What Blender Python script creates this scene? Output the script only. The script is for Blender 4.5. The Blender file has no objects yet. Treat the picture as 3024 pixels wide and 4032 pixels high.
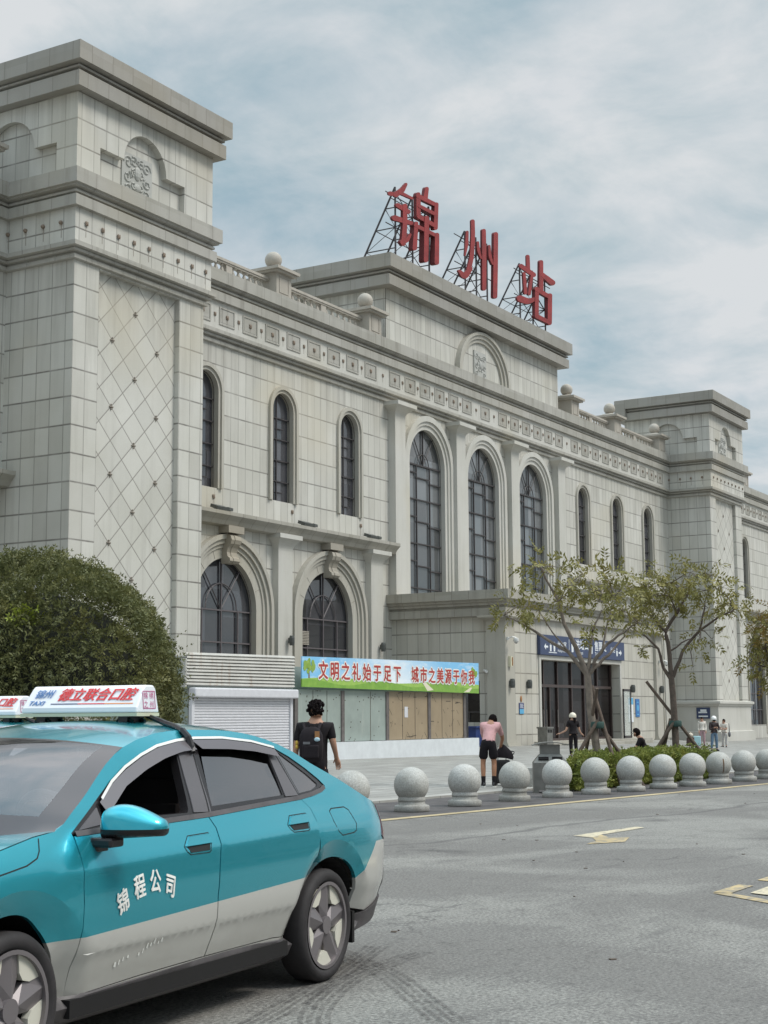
import bpy, bmesh, math, random
from math import sin, cos, pi, radians, sqrt, atan2
from mathutils import Vector, Matrix, noise
from mathutils.geometry import delaunay_2d_cdt

S = bpy.context.scene
COL = S.collection
random.seed(7)

# ---------------------------------------------------------------- camera
cam = bpy.data.cameras.new('camera')
cam.sensor_fit = 'VERTICAL'
cam.sensor_height = 36.0
cam.lens = 5945.4 / 4032 * 36.0
cam.clip_start, cam.clip_end = 0.1, 5000
camo = bpy.data.objects.new('camera', cam)
COL.objects.link(camo)
YAW, PIT, ROL = 0.537404, 0.135268, 0.0063853
_f = Vector((cos(YAW)*cos(PIT), sin(YAW)*cos(PIT), sin(PIT)))
_r0 = Vector((sin(YAW), -cos(YAW), 0))
_d0 = _f.cross(_r0)
_r = _r0*cos(ROL) + _d0*sin(ROL)
_u = -(_d0*cos(ROL) - _r0*sin(ROL))
camo.matrix_world = Matrix(((_r.x, _u.x, -_f.x, 0), (_r.y, _u.y, -_f.y, 0), (_r.z, _u.z, -_f.z, 1.55), (0, 0, 0, 1)))
S.camera = camo

# ---------------------------------------------------------------- light
S.view_settings.view_transform = 'Standard'
S.view_settings.look = 'None'
S.view_settings.gamma = 1.0
S.view_settings.exposure = 0.56
SUN_EL, SUN_AZ = radians(52), radians(-68)      # azimuth of the sun as a world angle from +x
sl = bpy.data.lights.new('sun', 'SUN')
sl.energy = 1.5
sl.angle = radians(20)
sl.color = (1.0, 0.95, 0.87)
so = bpy.data.objects.new('sun', sl)
COL.objects.link(so)
sdir = Vector((cos(SUN_EL)*cos(SUN_AZ), cos(SUN_EL)*sin(SUN_AZ), sin(SUN_EL)))
so.rotation_euler = sdir.to_track_quat('Z', 'Y').to_euler()

W = bpy.data.worlds.new('World')
S.world = W
W.use_nodes = True
wn, wl = W.node_tree.nodes, W.node_tree.links
wn.clear()
def WN(t, **k):
    n = wn.new(t)
    for a, b in k.items(): setattr(n, a, b)
    return n
def Mx(op, a, b=None, nodes=None, links=None):
    n = nodes.new('ShaderNodeMath'); n.operation = op
    for i, v in enumerate((a, b)):
        if v is None: continue
        if isinstance(v, (int, float)): n.inputs[i].default_value = v
        else: links.new(v, n.inputs[i])
    return n.outputs[0]
wm = lambda op, a, b=None: Mx(op, a, b, wn, wl)
out = WN('ShaderNodeOutputWorld'); bg = WN('ShaderNodeBackground'); bg.inputs[1].default_value = 0.1
sky = WN('ShaderNodeTexSky', sky_type='NISHITA', sun_disc=False)
sky.sun_elevation = SUN_EL
sky.sun_rotation = radians(90) - SUN_AZ
sky.air_density = 1.0; sky.dust_density = 2.0; sky.ozone_density = 1.5
tc = WN('ShaderNodeTexCoord'); sep = WN('ShaderNodeSeparateXYZ')
wl.new(tc.outputs['Generated'], sep.inputs[0])
zz = wm('MAXIMUM', sep.outputs[2], 0.0)
den = wm('ADD', zz, 0.20)
cx, cy = wm('DIVIDE', sep.outputs[0], den), wm('DIVIDE', sep.outputs[1], den)
comb = WN('ShaderNodeCombineXYZ'); wl.new(cx, comb.inputs[0]); wl.new(cy, comb.inputs[1]); comb.inputs[2].default_value = 3.4
mp = WN('ShaderNodeMapping'); mp.inputs['Rotation'].default_value = (0, 0, radians(-28)); mp.inputs['Scale'].default_value = (1.5, 0.85, 1)
wl.new(comb.outputs[0], mp.inputs[0])
n1 = WN('ShaderNodeTexNoise'); n1.inputs['Scale'].default_value = 1.55; n1.inputs['Detail'].default_value = 7; n1.inputs['Roughness'].default_value = 0.50; n1.inputs['Distortion'].default_value = 0.25
wl.new(mp.outputs[0], n1.inputs['Vector'])
n2 = WN('ShaderNodeTexNoise'); n2.inputs['Scale'].default_value = 4.2; n2.inputs['Detail'].default_value = 8; n2.inputs['Roughness'].default_value = 0.60; n2.inputs['Distortion'].default_value = 0.3
mp2 = WN('ShaderNodeMapping'); mp2.inputs['Location'].default_value = (3.1, 1.7, 5); wl.new(comb.outputs[0], mp2.inputs[0]); wl.new(mp2.outputs[0], n2.inputs['Vector'])
cover = WN('ShaderNodeValToRGB'); cover.color_ramp.elements[0].position = 0.36; cover.color_ramp.elements[1].position = 0.60
cover.color_ramp.elements[0].color = (0.86, 0.86, 0.86, 1); cover.color_ramp.elements[1].color = (1, 1, 1, 1)
wl.new(n1.outputs['Fac'], cover.inputs[0])
ccol = WN('ShaderNodeValToRGB')
ccol.color_ramp.elements[0].position = 0.41; ccol.color_ramp.elements[0].color = (2.45, 3.3, 3.7, 1)
ccol.color_ramp.elements[1].position = 0.585; ccol.color_ramp.elements[1].color = (4.7, 4.9, 5.05, 1)
mixn = wm('ADD', wm('MULTIPLY', n1.outputs['Fac'], 0.56), wm('MULTIPLY', n2.outputs['Fac'], 0.44))
wl.new(mixn, ccol.inputs[0])
# overcast sky: the zenith is brighter than the horizon
gain = WN('ShaderNodeMapRange'); gain.inputs[1].default_value = 0.47; gain.inputs[2].default_value = 0.85; gain.inputs[3].default_value = 1.0; gain.inputs[4].default_value = 3.3
wl.new(zz, gain.inputs[0])
cm = WN('ShaderNodeMixRGB'); wl.new(cover.outputs[0], cm.inputs[0]); wl.new(sky.outputs[0], cm.inputs[1]); wl.new(ccol.outputs[0], cm.inputs[2])
gm = WN('ShaderNodeMixRGB', blend_type='MULTIPLY'); gm.inputs[0].default_value = 1
wl.new(cm.outputs[0], gm.inputs[1]); wl.new(gain.outputs[0], gm.inputs[2])
wl.new(gm.outputs[0], bg.inputs[0]); wl.new(bg.outputs[0], out.inputs[0])

# ---------------------------------------------------------------- object helpers
def link(name, me, parent=None, mat=None, smooth=False, angle=None):
    o = bpy.data.objects.new(name, me)
    COL.objects.link(o)
    if parent: o.parent = parent
    if mat is not None:
        for m in (mat if isinstance(mat, (list, tuple)) else [mat]): me.materials.append(m)
    if smooth:
        me.shade_smooth()
        if angle: me.set_sharp_from_angle(angle=radians(angle))
    return o
def tag(o, label, cat=None, group=None, kind=None):
    if label: o['label'] = label
    if cat: o['category'] = cat
    if group: o['group'] = group
    if kind: o['kind'] = kind
    return o
def thing(name, label, cat, loc=(0, 0, 0), group=None, rot=0):
    o = bpy.data.objects.new(name, None)
    o.empty_display_size = 0.3
    COL.objects.link(o)
    o.location = loc
    o.rotation_euler = (0, 0, rot)
    return tag(o, label, cat, group)
def kids(o): return [c for c in COL.objects if c.parent == o]
def copy_tree(o, parent=None):
    c = o.copy(); COL.objects.link(c); c.parent = parent
    for ch in list(o.children): copy_tree(ch, c)
    return c

class MB:
    """collects shapes into one mesh"""
    def __init__(s): s.v = []; s.f = []; s.m = []
    def add(s, vs, fs, mi=0):
        b = len(s.v); s.v += [tuple(v) for v in vs]
        s.f += [tuple(i+b for i in f) for f in fs]; s.m += [mi]*len(fs)
    def box(s, x0, x1, y0, y1, z0, z1, mi=0):
        s.add([(x0,y0,z0),(x1,y0,z0),(x1,y1,z0),(x0,y1,z0),(x0,y0,z1),(x1,y0,z1),(x1,y1,z1),(x0,y1,z1)],
              [(0,3,2,1),(4,5,6,7),(0,1,5,4),(1,2,6,5),(2,3,7,6),(3,0,4,7)], mi)
    def rbox(s, c, half, rotz=0, mi=0, rx=0):
        M = Matrix.Translation(c) @ Matrix.Rotation(rotz,4,'Z') @ Matrix.Rotation(rx,4,'X')
        a,b,d = half
        vs = [M @ Vector(p) for p in ((-a,-b,-d),(a,-b,-d),(a,b,-d),(-a,b,-d),(-a,-b,d),(a,-b,d),(a,b,d),(-a,b,d))]
        s.add(vs,[(0,3,2,1),(4,5,6,7),(0,1,5,4),(1,2,6,5),(2,3,7,6),(3,0,4,7)],mi)
    def tube(s, pts, r, n=6, mi=0, cap=True):
        pts = [Vector(p) for p in pts]
        rs = r if isinstance(r,(list,tuple)) else [r]*len(pts)
        rings = []
        up = Vector((0,0,1))
        for i,p in enumerate(pts):
            t = (pts[min(i+1,len(pts)-1)]-pts[max(i-1,0)])
            if t.length < 1e-9: t = Vector((0,0,1))
            t.normalize()
            a = t.cross(up if abs(t.z) < .95 else Vector((1,0,0))).normalized(); b = t.cross(a)
            rings.append([p+(a*cos(2*pi*k/n)+b*sin(2*pi*k/n))*rs[i] for k in range(n)])
        vs = [v for R in rings for v in R]; fs = []
        for i in range(len(pts)-1):
            for k in range(n):
                fs.append((i*n+k,(i)*n+(k+1)%n,(i+1)*n+(k+1)%n,(i+1)*n+k))
        if cap: fs += [tuple(range(n))[::-1], tuple((len(pts)-1)*n+k for k in range(n))]
        s.add(vs,fs,mi)
    def lathe(s, prof, n=24, c=(0,0,0), mi=0):
        vs=[]; fs=[]
        for r,z in prof:
            for k in range(n): vs.append((c[0]+r*cos(2*pi*k/n), c[1]+r*sin(2*pi*k/n), c[2]+z))
        for i in range(len(prof)-1):
            for k in range(n): fs.append((i*n+k, i*n+(k+1)%n, (i+1)*n+(k+1)%n, (i+1)*n+k))
        fs += [tuple(range(n))[::-1], tuple((len(prof)-1)*n+k for k in range(n))]
        s.add(vs,fs,mi)
    def sphere(s, c, r, n=16, m=10, sc=(1,1,1), mi=0):
        prof=[]
        vs=[]; fs=[]
        for i in range(m+1):
            th=pi*i/m
            for k in range(n): vs.append((c[0]+r*sc[0]*sin(th)*cos(2*pi*k/n), c[1]+r*sc[1]*sin(th)*sin(2*pi*k/n), c[2]-r*sc[2]*cos(th)))
        for i in range(m):
            for k in range(n): fs.append((i*n+k, i*n+(k+1)%n, (i+1)*n+(k+1)%n, (i+1)*n+k))
        s.add(vs,fs,mi)
    def prism(s, poly, fn, d0, d1, mi=0):
        """2D polygon extruded between depths; fn(u,v,d)->xyz"""
        n=len(poly)
        vs=[fn(u,v,d0) for u,v in poly]+[fn(u,v,d1) for u,v in poly]
        fs=[tuple(range(n)),tuple(range(2*n-1,n-1,-1))]+[(i,i+n,(i+1)%n+n,(i+1)%n) for i in range(n)]
        s.add(vs,fs,mi)
    def plate(s, outer, holes, fn, d0, d1, mi=0, back=False, edge=True, rmi=None):
        """sheet with holes at depth d0, its reveals running to d1"""
        P=[Vector(p) for p in outer]; E=[]; F=[list(range(len(outer)))]
        for h in holes:
            b=len(P); P+=[Vector(p) for p in h]; F.append(list(range(b,b+len(h))))
        v2,_,f2,_,_,_ = delaunay_2d_cdt(P,E,F,2,1e-5)
        s.add([fn(p.x,p.y,d0) for p in v2],[tuple(f) for f in f2],mi)
        if back: s.add([fn(p.x,p.y,d1) for p in v2],[tuple(f)[::-1] for f in f2],mi)
        for h in list(holes)+([outer] if edge else []):
            n=len(h)
            s.add([fn(u,v,d0) for u,v in h]+[fn(u,v,d1) for u,v in h],[(i,(i+1)%n,(i+1)%n+n,i+n) for i in range(n)],mi if rmi is None else rmi)
    def sweep(s, path, prof, closed=False, mi=0):
        """profile (p outward, z) swept along an xy path; outward is right of the path's direction"""
        n=len(path); dirs=[]
        for i in range(n-1):
            d=Vector((path[i+1][0]-path[i][0], path[i+1][1]-path[i][1])).normalized(); dirs.append(Vector((d.y,-d.x)))
        vs=[]; m=len(prof)
        for i in range(n):
            if i==0: o=dirs[0]
            elif i==n-1: o=dirs[-1]
            else:
                o=dirs[i-1]+dirs[i]; o=o/ (o.dot(dirs[i]))
            for p,z in prof: vs.append((path[i][0]+o.x*p, path[i][1]+o.y*p, z))
        fs=[]
        for i in range(n-1):
            for k in range(m-1): fs.append((i*m+k,(i+1)*m+k,(i+1)*m+k+1,i*m+k+1))
        fs += [tuple(range(m)), tuple((n-1)*m+k for k in range(m))[::-1]]
        s.add(vs,fs,mi)
    def obj(s, name, mat, parent=None, smooth=False, angle=35, fix=True):
        me=bpy.data.meshes.new(name)
        me.from_pydata(s.v,[],s.f)
        if any(s.m):
            me.polygons.foreach_set('material_index', s.m)
        if fix:
            bm=bmesh.new(); bm.from_mesh(me); bmesh.ops.remove_doubles(bm,verts=bm.verts,dist=1e-5); bmesh.ops.recalc_face_normals(bm,faces=bm.faces); bm.to_mesh(me); bm.free()
        return link(name,me,parent,mat,smooth,angle if smooth else None)

FX = lambda y0: (lambda u,v,d: (u, y0+d, v))       # facade plane seen from -y, depth into the building
SX = lambda x0: (lambda u,v,d: (x0+d, u, v))       # side plane seen from -x
def arc(cx, cz, r, a0, a1, n):
    return [(cx+r*cos(a0+(a1-a0)*i/n), cz+r*sin(a0+(a1-a0)*i/n)) for i in range(n+1)]
def arch_poly(cx, z0, zs, hw, n=20, rise=None):
    r = [(cx+hw*cos(pi*i/n), zs+(rise or hw)*sin(pi*i/n)) for i in range(n+1)]
    return [(cx-hw,z0),(cx+hw,z0)]+r

# ---------------------------------------------------------------- materials
def mat(name):
    m=bpy.data.materials.new(name); m.use_nodes=True
    nt=m.node_tree; b=nt.nodes['Principled BSDF']
    return m,nt,b
def plain(name, col, rough=.6, metal=0, spec=.5, coat=0, var=0.0, vscale=6, bump=0, bscale=80):
    m,nt,b=mat(name)
    b.inputs['Base Color'].default_value=(*col,1); b.inputs['Roughness'].default_value=rough
    b.inputs['Metallic'].default_value=metal; b.inputs['Specular IOR Level'].default_value=spec
    b.inputs['Coat Weight'].default_value=coat
    if coat: b.inputs['Coat Roughness'].default_value=.03
    if var or bump: 
        tcn=nt.nodes.new('ShaderNodeTexCoord')
    if var:
        no=nt.nodes.new('ShaderNodeTexNoise'); no.inputs['Scale'].default_value=vscale; no.inputs['Detail'].default_value=6; no.inputs['Roughness'].default_value=.65
        nt.links.new(tcn.outputs['Object'],no.inputs['Vector'])
        mr=nt.nodes.new('ShaderNodeMapRange'); mr.inputs[1].default_value=.3; mr.inputs[2].default_value=.7; mr.inputs[3].default_value=1-var; mr.inputs[4].default_value=1+var
        nt.links.new(no.outputs['Fac'],mr.inputs[0])
        mx=nt.nodes.new('ShaderNodeMixRGB'); mx.blend_type='MULTIPLY'; mx.inputs[0].default_value=1; mx.inputs[1].default_value=(*col,1)
        nt.links.new(mr.outputs[0],mx.inputs[2]); nt.links.new(mx.outputs[0],b.inputs['Base Color'])
    if bump:
        no=nt.nodes.new('ShaderNodeTexNoise'); no.inputs['Scale'].default_value=bscale; no.inputs['Detail'].default_value=4
        nt.links.new(tcn.outputs['Object'],no.inputs['Vector'])
        bp=nt.nodes.new('ShaderNodeBump'); bp.inputs['Strength'].default_value=bump; bp.inputs['Distance'].default_value=.01
        nt.links.new(no.outputs['Fac'],bp.inputs['Height']); nt.links.new(bp.outputs[0],b.inputs['Normal'])
    return m

class NT:
    """shorthand for building node graphs"""
    def __init__(s,nt): s.nt=nt
    def n(s,t,**k):
        o=s.nt.nodes.new(t)
        for a,b in k.items(): setattr(o,a,b)
        return o
    def set(s,sock,v):
        if isinstance(v,bpy.types.NodeSocket): s.nt.links.new(v,sock)
        else: sock.default_value=v
    def m(s,op,a,b=0.0,c=None,clamp=False):
        o=s.n('ShaderNodeMath',operation=op,use_clamp=clamp); s.set(o.inputs[0],a); s.set(o.inputs[1],b)
        if c is not None: s.set(o.inputs[2],c)
        return o.outputs[0]
    def noise(s,vec,scale,detail=5,rough=.55,dist=0,col=False):
        o=s.n('ShaderNodeTexNoise'); s.set(o.inputs['Vector'],vec); o.inputs['Scale'].default_value=scale; o.inputs['Detail'].default_value=detail; o.inputs['Roughness'].default_value=rough; o.inputs['Distortion'].default_value=dist
        return o.outputs['Color' if col else 'Fac']
    def rng(s,v,a,b,c,d):
        o=s.n('ShaderNodeMapRange'); s.set(o.inputs[0],v)
        for i,x in enumerate((a,b,c,d)): s.set(o.inputs[i+1],x)
        return o.outputs[0]
    def mix(s,f,a,b,mode='MIX'):
        o=s.n('ShaderNodeMixRGB',blend_type=mode); s.set(o.inputs[0],f); s.set(o.inputs[1],a if isinstance(a,bpy.types.NodeSocket) else (*a,1)); s.set(o.inputs[2],b if isinstance(b,bpy.types.NodeSocket) else (*b,1))
        return o.outputs[0]
    def vec(s,x,y,z):
        o=s.n('ShaderNodeCombineXYZ'); s.set(o.inputs[0],x); s.set(o.inputs[1],y); s.set(o.inputs[2],z); return o.outputs[0]
    def pos(s):
        g=s.n('ShaderNodeNewGeometry'); p=s.n('ShaderNodeSeparateXYZ'); s.nt.links.new(g.outputs['Position'],p.inputs[0])
        q=s.n('ShaderNodeSeparateXYZ'); s.nt.links.new(g.outputs['True Normal'],q.inputs[0])
        return g.outputs['Position'],p.outputs,q.outputs
    def bump(s,h,st=.5,d=.02):
        b=s.n('ShaderNodeBump'); b.inputs['Strength'].default_value=st; b.inputs['Distance'].default_value=d; s.set(b.inputs['Height'],h); return b.outputs[0]

def stone(name, base=(.54,.527,.492), under=(17.62,23.72), joints='grid', dx=.55, dz=1.07, z0=15.66, x0=0.0, dirt=.38, vstr=.50, hstr=.72, dia=None):
    """granite cladding: per-panel tone, joints, rain streaks, soot"""
    m,nt,b=mat(name); N=NT(nt)
    P,p,nn=N.pos()
    side=N.m('GREATER_THAN',N.m('ABSOLUTE',nn[0]),.6)
    u=N.m('ADD',N.m('MULTIPLY',p[1],side),N.m('MULTIPLY',p[0],N.m('SUBTRACT',1.0,side)))
    z=p[2]
    col=N.mix(N.rng(N.noise(P,.35,4),.3,.7,0,1),(base[0]*.93,base[1]*.93,base[2]*.90),(base[0]*1.06,base[1]*1.06,base[2]*1.06))
    fine=N.noise(P,28,4,.7)
    col=N.mix(.16,col,N.mix(fine,(.15,.15,.15),(.85,.85,.85)),'OVERLAY')
    h=None
    if joints=='grid':
        uu=N.m('DIVIDE',N.m('SUBTRACT',u,x0),dx); zz=N.m('DIVIDE',N.m('SUBTRACT',z,z0),dz)
        w=N.n('ShaderNodeTexWhiteNoise',noise_dimensions='3D'); N.set(w.inputs[0],N.vec(N.m('FLOOR',uu),N.m('FLOOR',zz),side))
        col=N.mix(1.0,col,N.mix(w.outputs[0],(.88,.875,.86),(1.05,1.05,1.04)),'MULTIPLY')
        fu=N.m('ABSOLUTE',N.m('SUBTRACT',N.m('FRACT',uu),.5)); fz=N.m('ABSOLUTE',N.m('SUBTRACT',N.m('FRACT',zz),.5))
        ju=N.rng(fu,.5-.030/dx,.5-.010/dx,0.0,vstr); jz=N.rng(fz,.5-.042/dz,.5-.014/dz,0.0,hstr)
        # joints are dirtier in places
        j=N.m('MULTIPLY',N.m('MAXIMUM',ju,jz),N.rng(N.noise(P,1.3,3),.3,.65,.55,1.0))
        col=N.mix(j,col,(.065,.055,.048)); h=N.m('SUBTRACT',1.0,j)
    elif joints=='vert':
        uu=N.m('DIVIDE',N.m('SUBTRACT',u,x0),dx)
        w=N.n('ShaderNodeTexWhiteNoise',noise_dimensions='3D'); N.set(w.inputs[0],N.vec(N.m('FLOOR',uu),N.m('FLOOR',N.m('MULTIPLY',z,1.6)),side))
        col=N.mix(1.0,col,N.mix(w.outputs[0],(.92,.92,.90),(1.05,1.05,1.05)),'MULTIPLY')
        fu=N.m('ABSOLUTE',N.m('SUBTRACT',N.m('FRACT',uu),.5))
        j=N.rng(fu,.5-.02/dx,.5-.008/dx,0.0,.55); col=N.mix(j,col,(.12,.105,.09)); h=N.m('SUBTRACT',1.0,j)
    elif joints=='diamond':
        a=N.m('DIVIDE',N.m('SUBTRACT',p[0],dia[0]),dia[2]); c=N.m('DIVIDE',N.m('SUBTRACT',z,dia[1]),dia[3])
        s1=N.m('ADD',a,c); s2=N.m('SUBTRACT',a,c)
        f1=N.m('ABSOLUTE',N.m('SUBTRACT',N.m('FRACT',N.m('ADD',s1,.5)),.5)); f2=N.m('ABSOLUTE',N.m('SUBTRACT',N.m('FRACT',N.m('ADD',s2,.5)),.5))
        w=N.n('ShaderNodeTexWhiteNoise',noise_dimensions='3D'); N.set(w.inputs[0],N.vec(N.m('FLOOR',s1),N.m('FLOOR',s2),1.0))
        col=N.mix(1.0,col,N.mix(w.outputs[0],(.93,.93,.92),(1.05,1.05,1.04)),'MULTIPLY')
        j=N.rng(N.m('MINIMUM',f1,f2),.012,.030,.70,0.0); col=N.mix(j,col,(.13,.115,.10)); h=N.m('SUBTRACT',1.0,j)
    # rain streaks and soot: stretched noise
    st=N.noise(N.vec(N.m('MULTIPLY',u,2.2),N.m('MULTIPLY',z,.16),N.m('MULTIPLY',side,7.0)),1.0,6,.62)
    big=N.noise(N.vec(N.m('MULTIPLY',u,.22),N.m('MULTIPLY',z,.22),side),1.0,4,.6)
    ds=N.m('MULTIPLY',N.rng(st,.50,.80,0.0,dirt),N.rng(big,.35,.6,.2,1.0))
    col=N.mix(ds,col,(.17,.155,.13))
    # darker runs where rain drips off each cornice
    if under and joints:
        for zc in under:
            t=N.m('SUBTRACT',zc,z)
            k=N.m('MULTIPLY',N.rng(t,0.0,2.6,.9,0.0),N.m('GREATER_THAN',t,0.0))
            s2=N.noise(N.vec(N.m('MULTIPLY',u,3.1),N.m('MULTIPLY',z,.10),N.m('ADD',side,zc)),1.0,5,.6)
            col=N.mix(N.m('MULTIPLY',k,N.rng(s2,.45,.70,0.0,.55)),col,(.20,.185,.16))
    warm=N.rng(N.noise(P,.16,2),.56,.74,0.0,.45)
    col=N.mix(warm,col,(base[0]*.98,base[1]*.90,base[2]*.74))
    nt.links.new(col,b.inputs['Base Color'])
    b.inputs['Roughness'].default_value=.62; b.inputs['Specular IOR Level'].default_value=.35
    hh=N.m('MULTIPLY',fine,.12) if h is None else N.m('ADD',h,N.m('MULTIPLY',fine,.12))
    nt.links.new(N.bump(hh,.5,.012),b.inputs['Normal'])
    return m

M={}
M['wall']=stone('wall_stone')
M['towerwall']=stone('tower_stone',dx=.66,dz=1.0,z0=15.7,x0=38.64,hstr=.78,vstr=.52)
M['sidewall']=M['towerwall']
M['diamond']=stone('diamond_stone',joints='diamond',dia=(42.22,16.44,1.265,1.235))
M['diamond2']=stone('diamond_stone_far',joints='diamond',dia=(42.22+67.96,16.44,1.265,1.235))
M['portal']=stone('portal_stone',base=(.52,.50,.455),dx=.62,dz=1.0,z0=3.67,x0=65.9)
M['shaded_reveal']=stone('shaded_reveal_stone',base=(.26,.235,.21),joints=None,dirt=.4)  # brownish stone, darkened: the shade of the window recess is put into its colour
M['smooth']=stone('smooth_stone',base=(.52,.507,.472),joints=None,dirt=.35)
M['trim']=stone('trim_stone',base=(.375,.36,.33),joints='vert',dx=1.35,dirt=.9)
M['crown']=stone('crown_stone',base=(.30,.285,.262),joints='vert',dx=1.1,dirt=.6)
M['ledge']=stone('ledge_stone',base=(.37,.352,.315),joints='vert',dx=.95,dirt=.95)
M['arch']=stone('arch_stone',base=(.43,.41,.365),joints=None,dirt=.5)
M['baluster']=stone('baluster_stone',base=(.42,.385,.34),joints=None,dirt=.6)
M['key']=stone('scroll_stone',base=(.35,.32,.275),joints=None,dirt=.5)
M['rosette']=plain('rosette_iron',(.20,.15,.11),.6,var=.25)
M['drip']=plain('rust_drip',(.27,.24,.205),.8)
M['relief']=stone('relief_stone',base=(.42,.42,.40),joints=None,dirt=.4)
M['frame']=plain('window_frame_metal',(.050,.044,.045),.6)
M['framelight']=plain('lower_frame_metal',(.115,.10,.105),.6)
def glass(name, tint=(.055,.055,.062), rough=.05, spec=.9):
    m,nt,b=mat(name); N=NT(nt)
    P,p,nn=N.pos()
    b.inputs['Base Color'].default_value=(*tint,1); b.inputs['Roughness'].default_value=rough; b.inputs['Specular IOR Level'].default_value=spec
    b.inputs['IOR'].default_value=1.6
    w=N.n('ShaderNodeTexWhiteNoise',noise_dimensions='3D'); N.set(w.inputs[0],N.vec(N.m('FLOOR',N.m('MULTIPLY',N.m('ADD',p[0],.3),.78)),N.m('FLOOR',N.m('MULTIPLY',p[2],.85)),N.m('FLOOR',N.m('MULTIPLY',p[1],.5))))
    nt.links.new(N.mix(w.outputs[0],tuple(x*.55 for x in tint),tuple(x*1.5 for x in tint)),b.inputs['Base Color'])
    g=N.n('ShaderNodeNewGeometry'); va=N.n('ShaderNodeVectorMath',operation='SCALE'); vs_=N.n('ShaderNodeVectorMath',operation='SUBTRACT'); vs_.inputs[1].default_value=(.5,.5,.5); nt.links.new(w.outputs['Color'],vs_.inputs[0]); nt.links.new(vs_.outputs[0],va.inputs[0]); va.inputs['Scale'].default_value=.05
    vb=N.n('ShaderNodeVectorMath',operation='ADD'); nt.links.new(g.outputs['Normal'],vb.inputs[0]); nt.links.new(va.outputs[0],vb.inputs[1]); vn=N.n('ShaderNodeVectorMath',operation='NORMALIZE'); nt.links.new(vb.outputs[0],vn.inputs[0])
    bp=N.n('ShaderNodeBump'); bp.inputs['Strength'].default_value=.06; bp.inputs['Distance'].default_value=.05; nt.links.new(N.noise(P,.9,2),bp.inputs['Height']); nt.links.new(vn.outputs[0],bp.inputs['Normal']); nt.links.new(bp.outputs[0],b.inputs['Normal'])
    nt.links.new(N.rng(N.noise(P,2.5,5,.7),.3,.7,rough*.6,rough*2.2),b.inputs['Roughness'])
    return m
M['glass']=glass('facade_glass')
M['blackglass']=glass('dark_glass',(.016,.014,.016),.08,.35)
M['skyglass']=glass('sky_tinted_glass',(.125,.13,.135),.06,1.0)  # tall panes: paler tint, the sky's reflection put into the base colour
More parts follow.
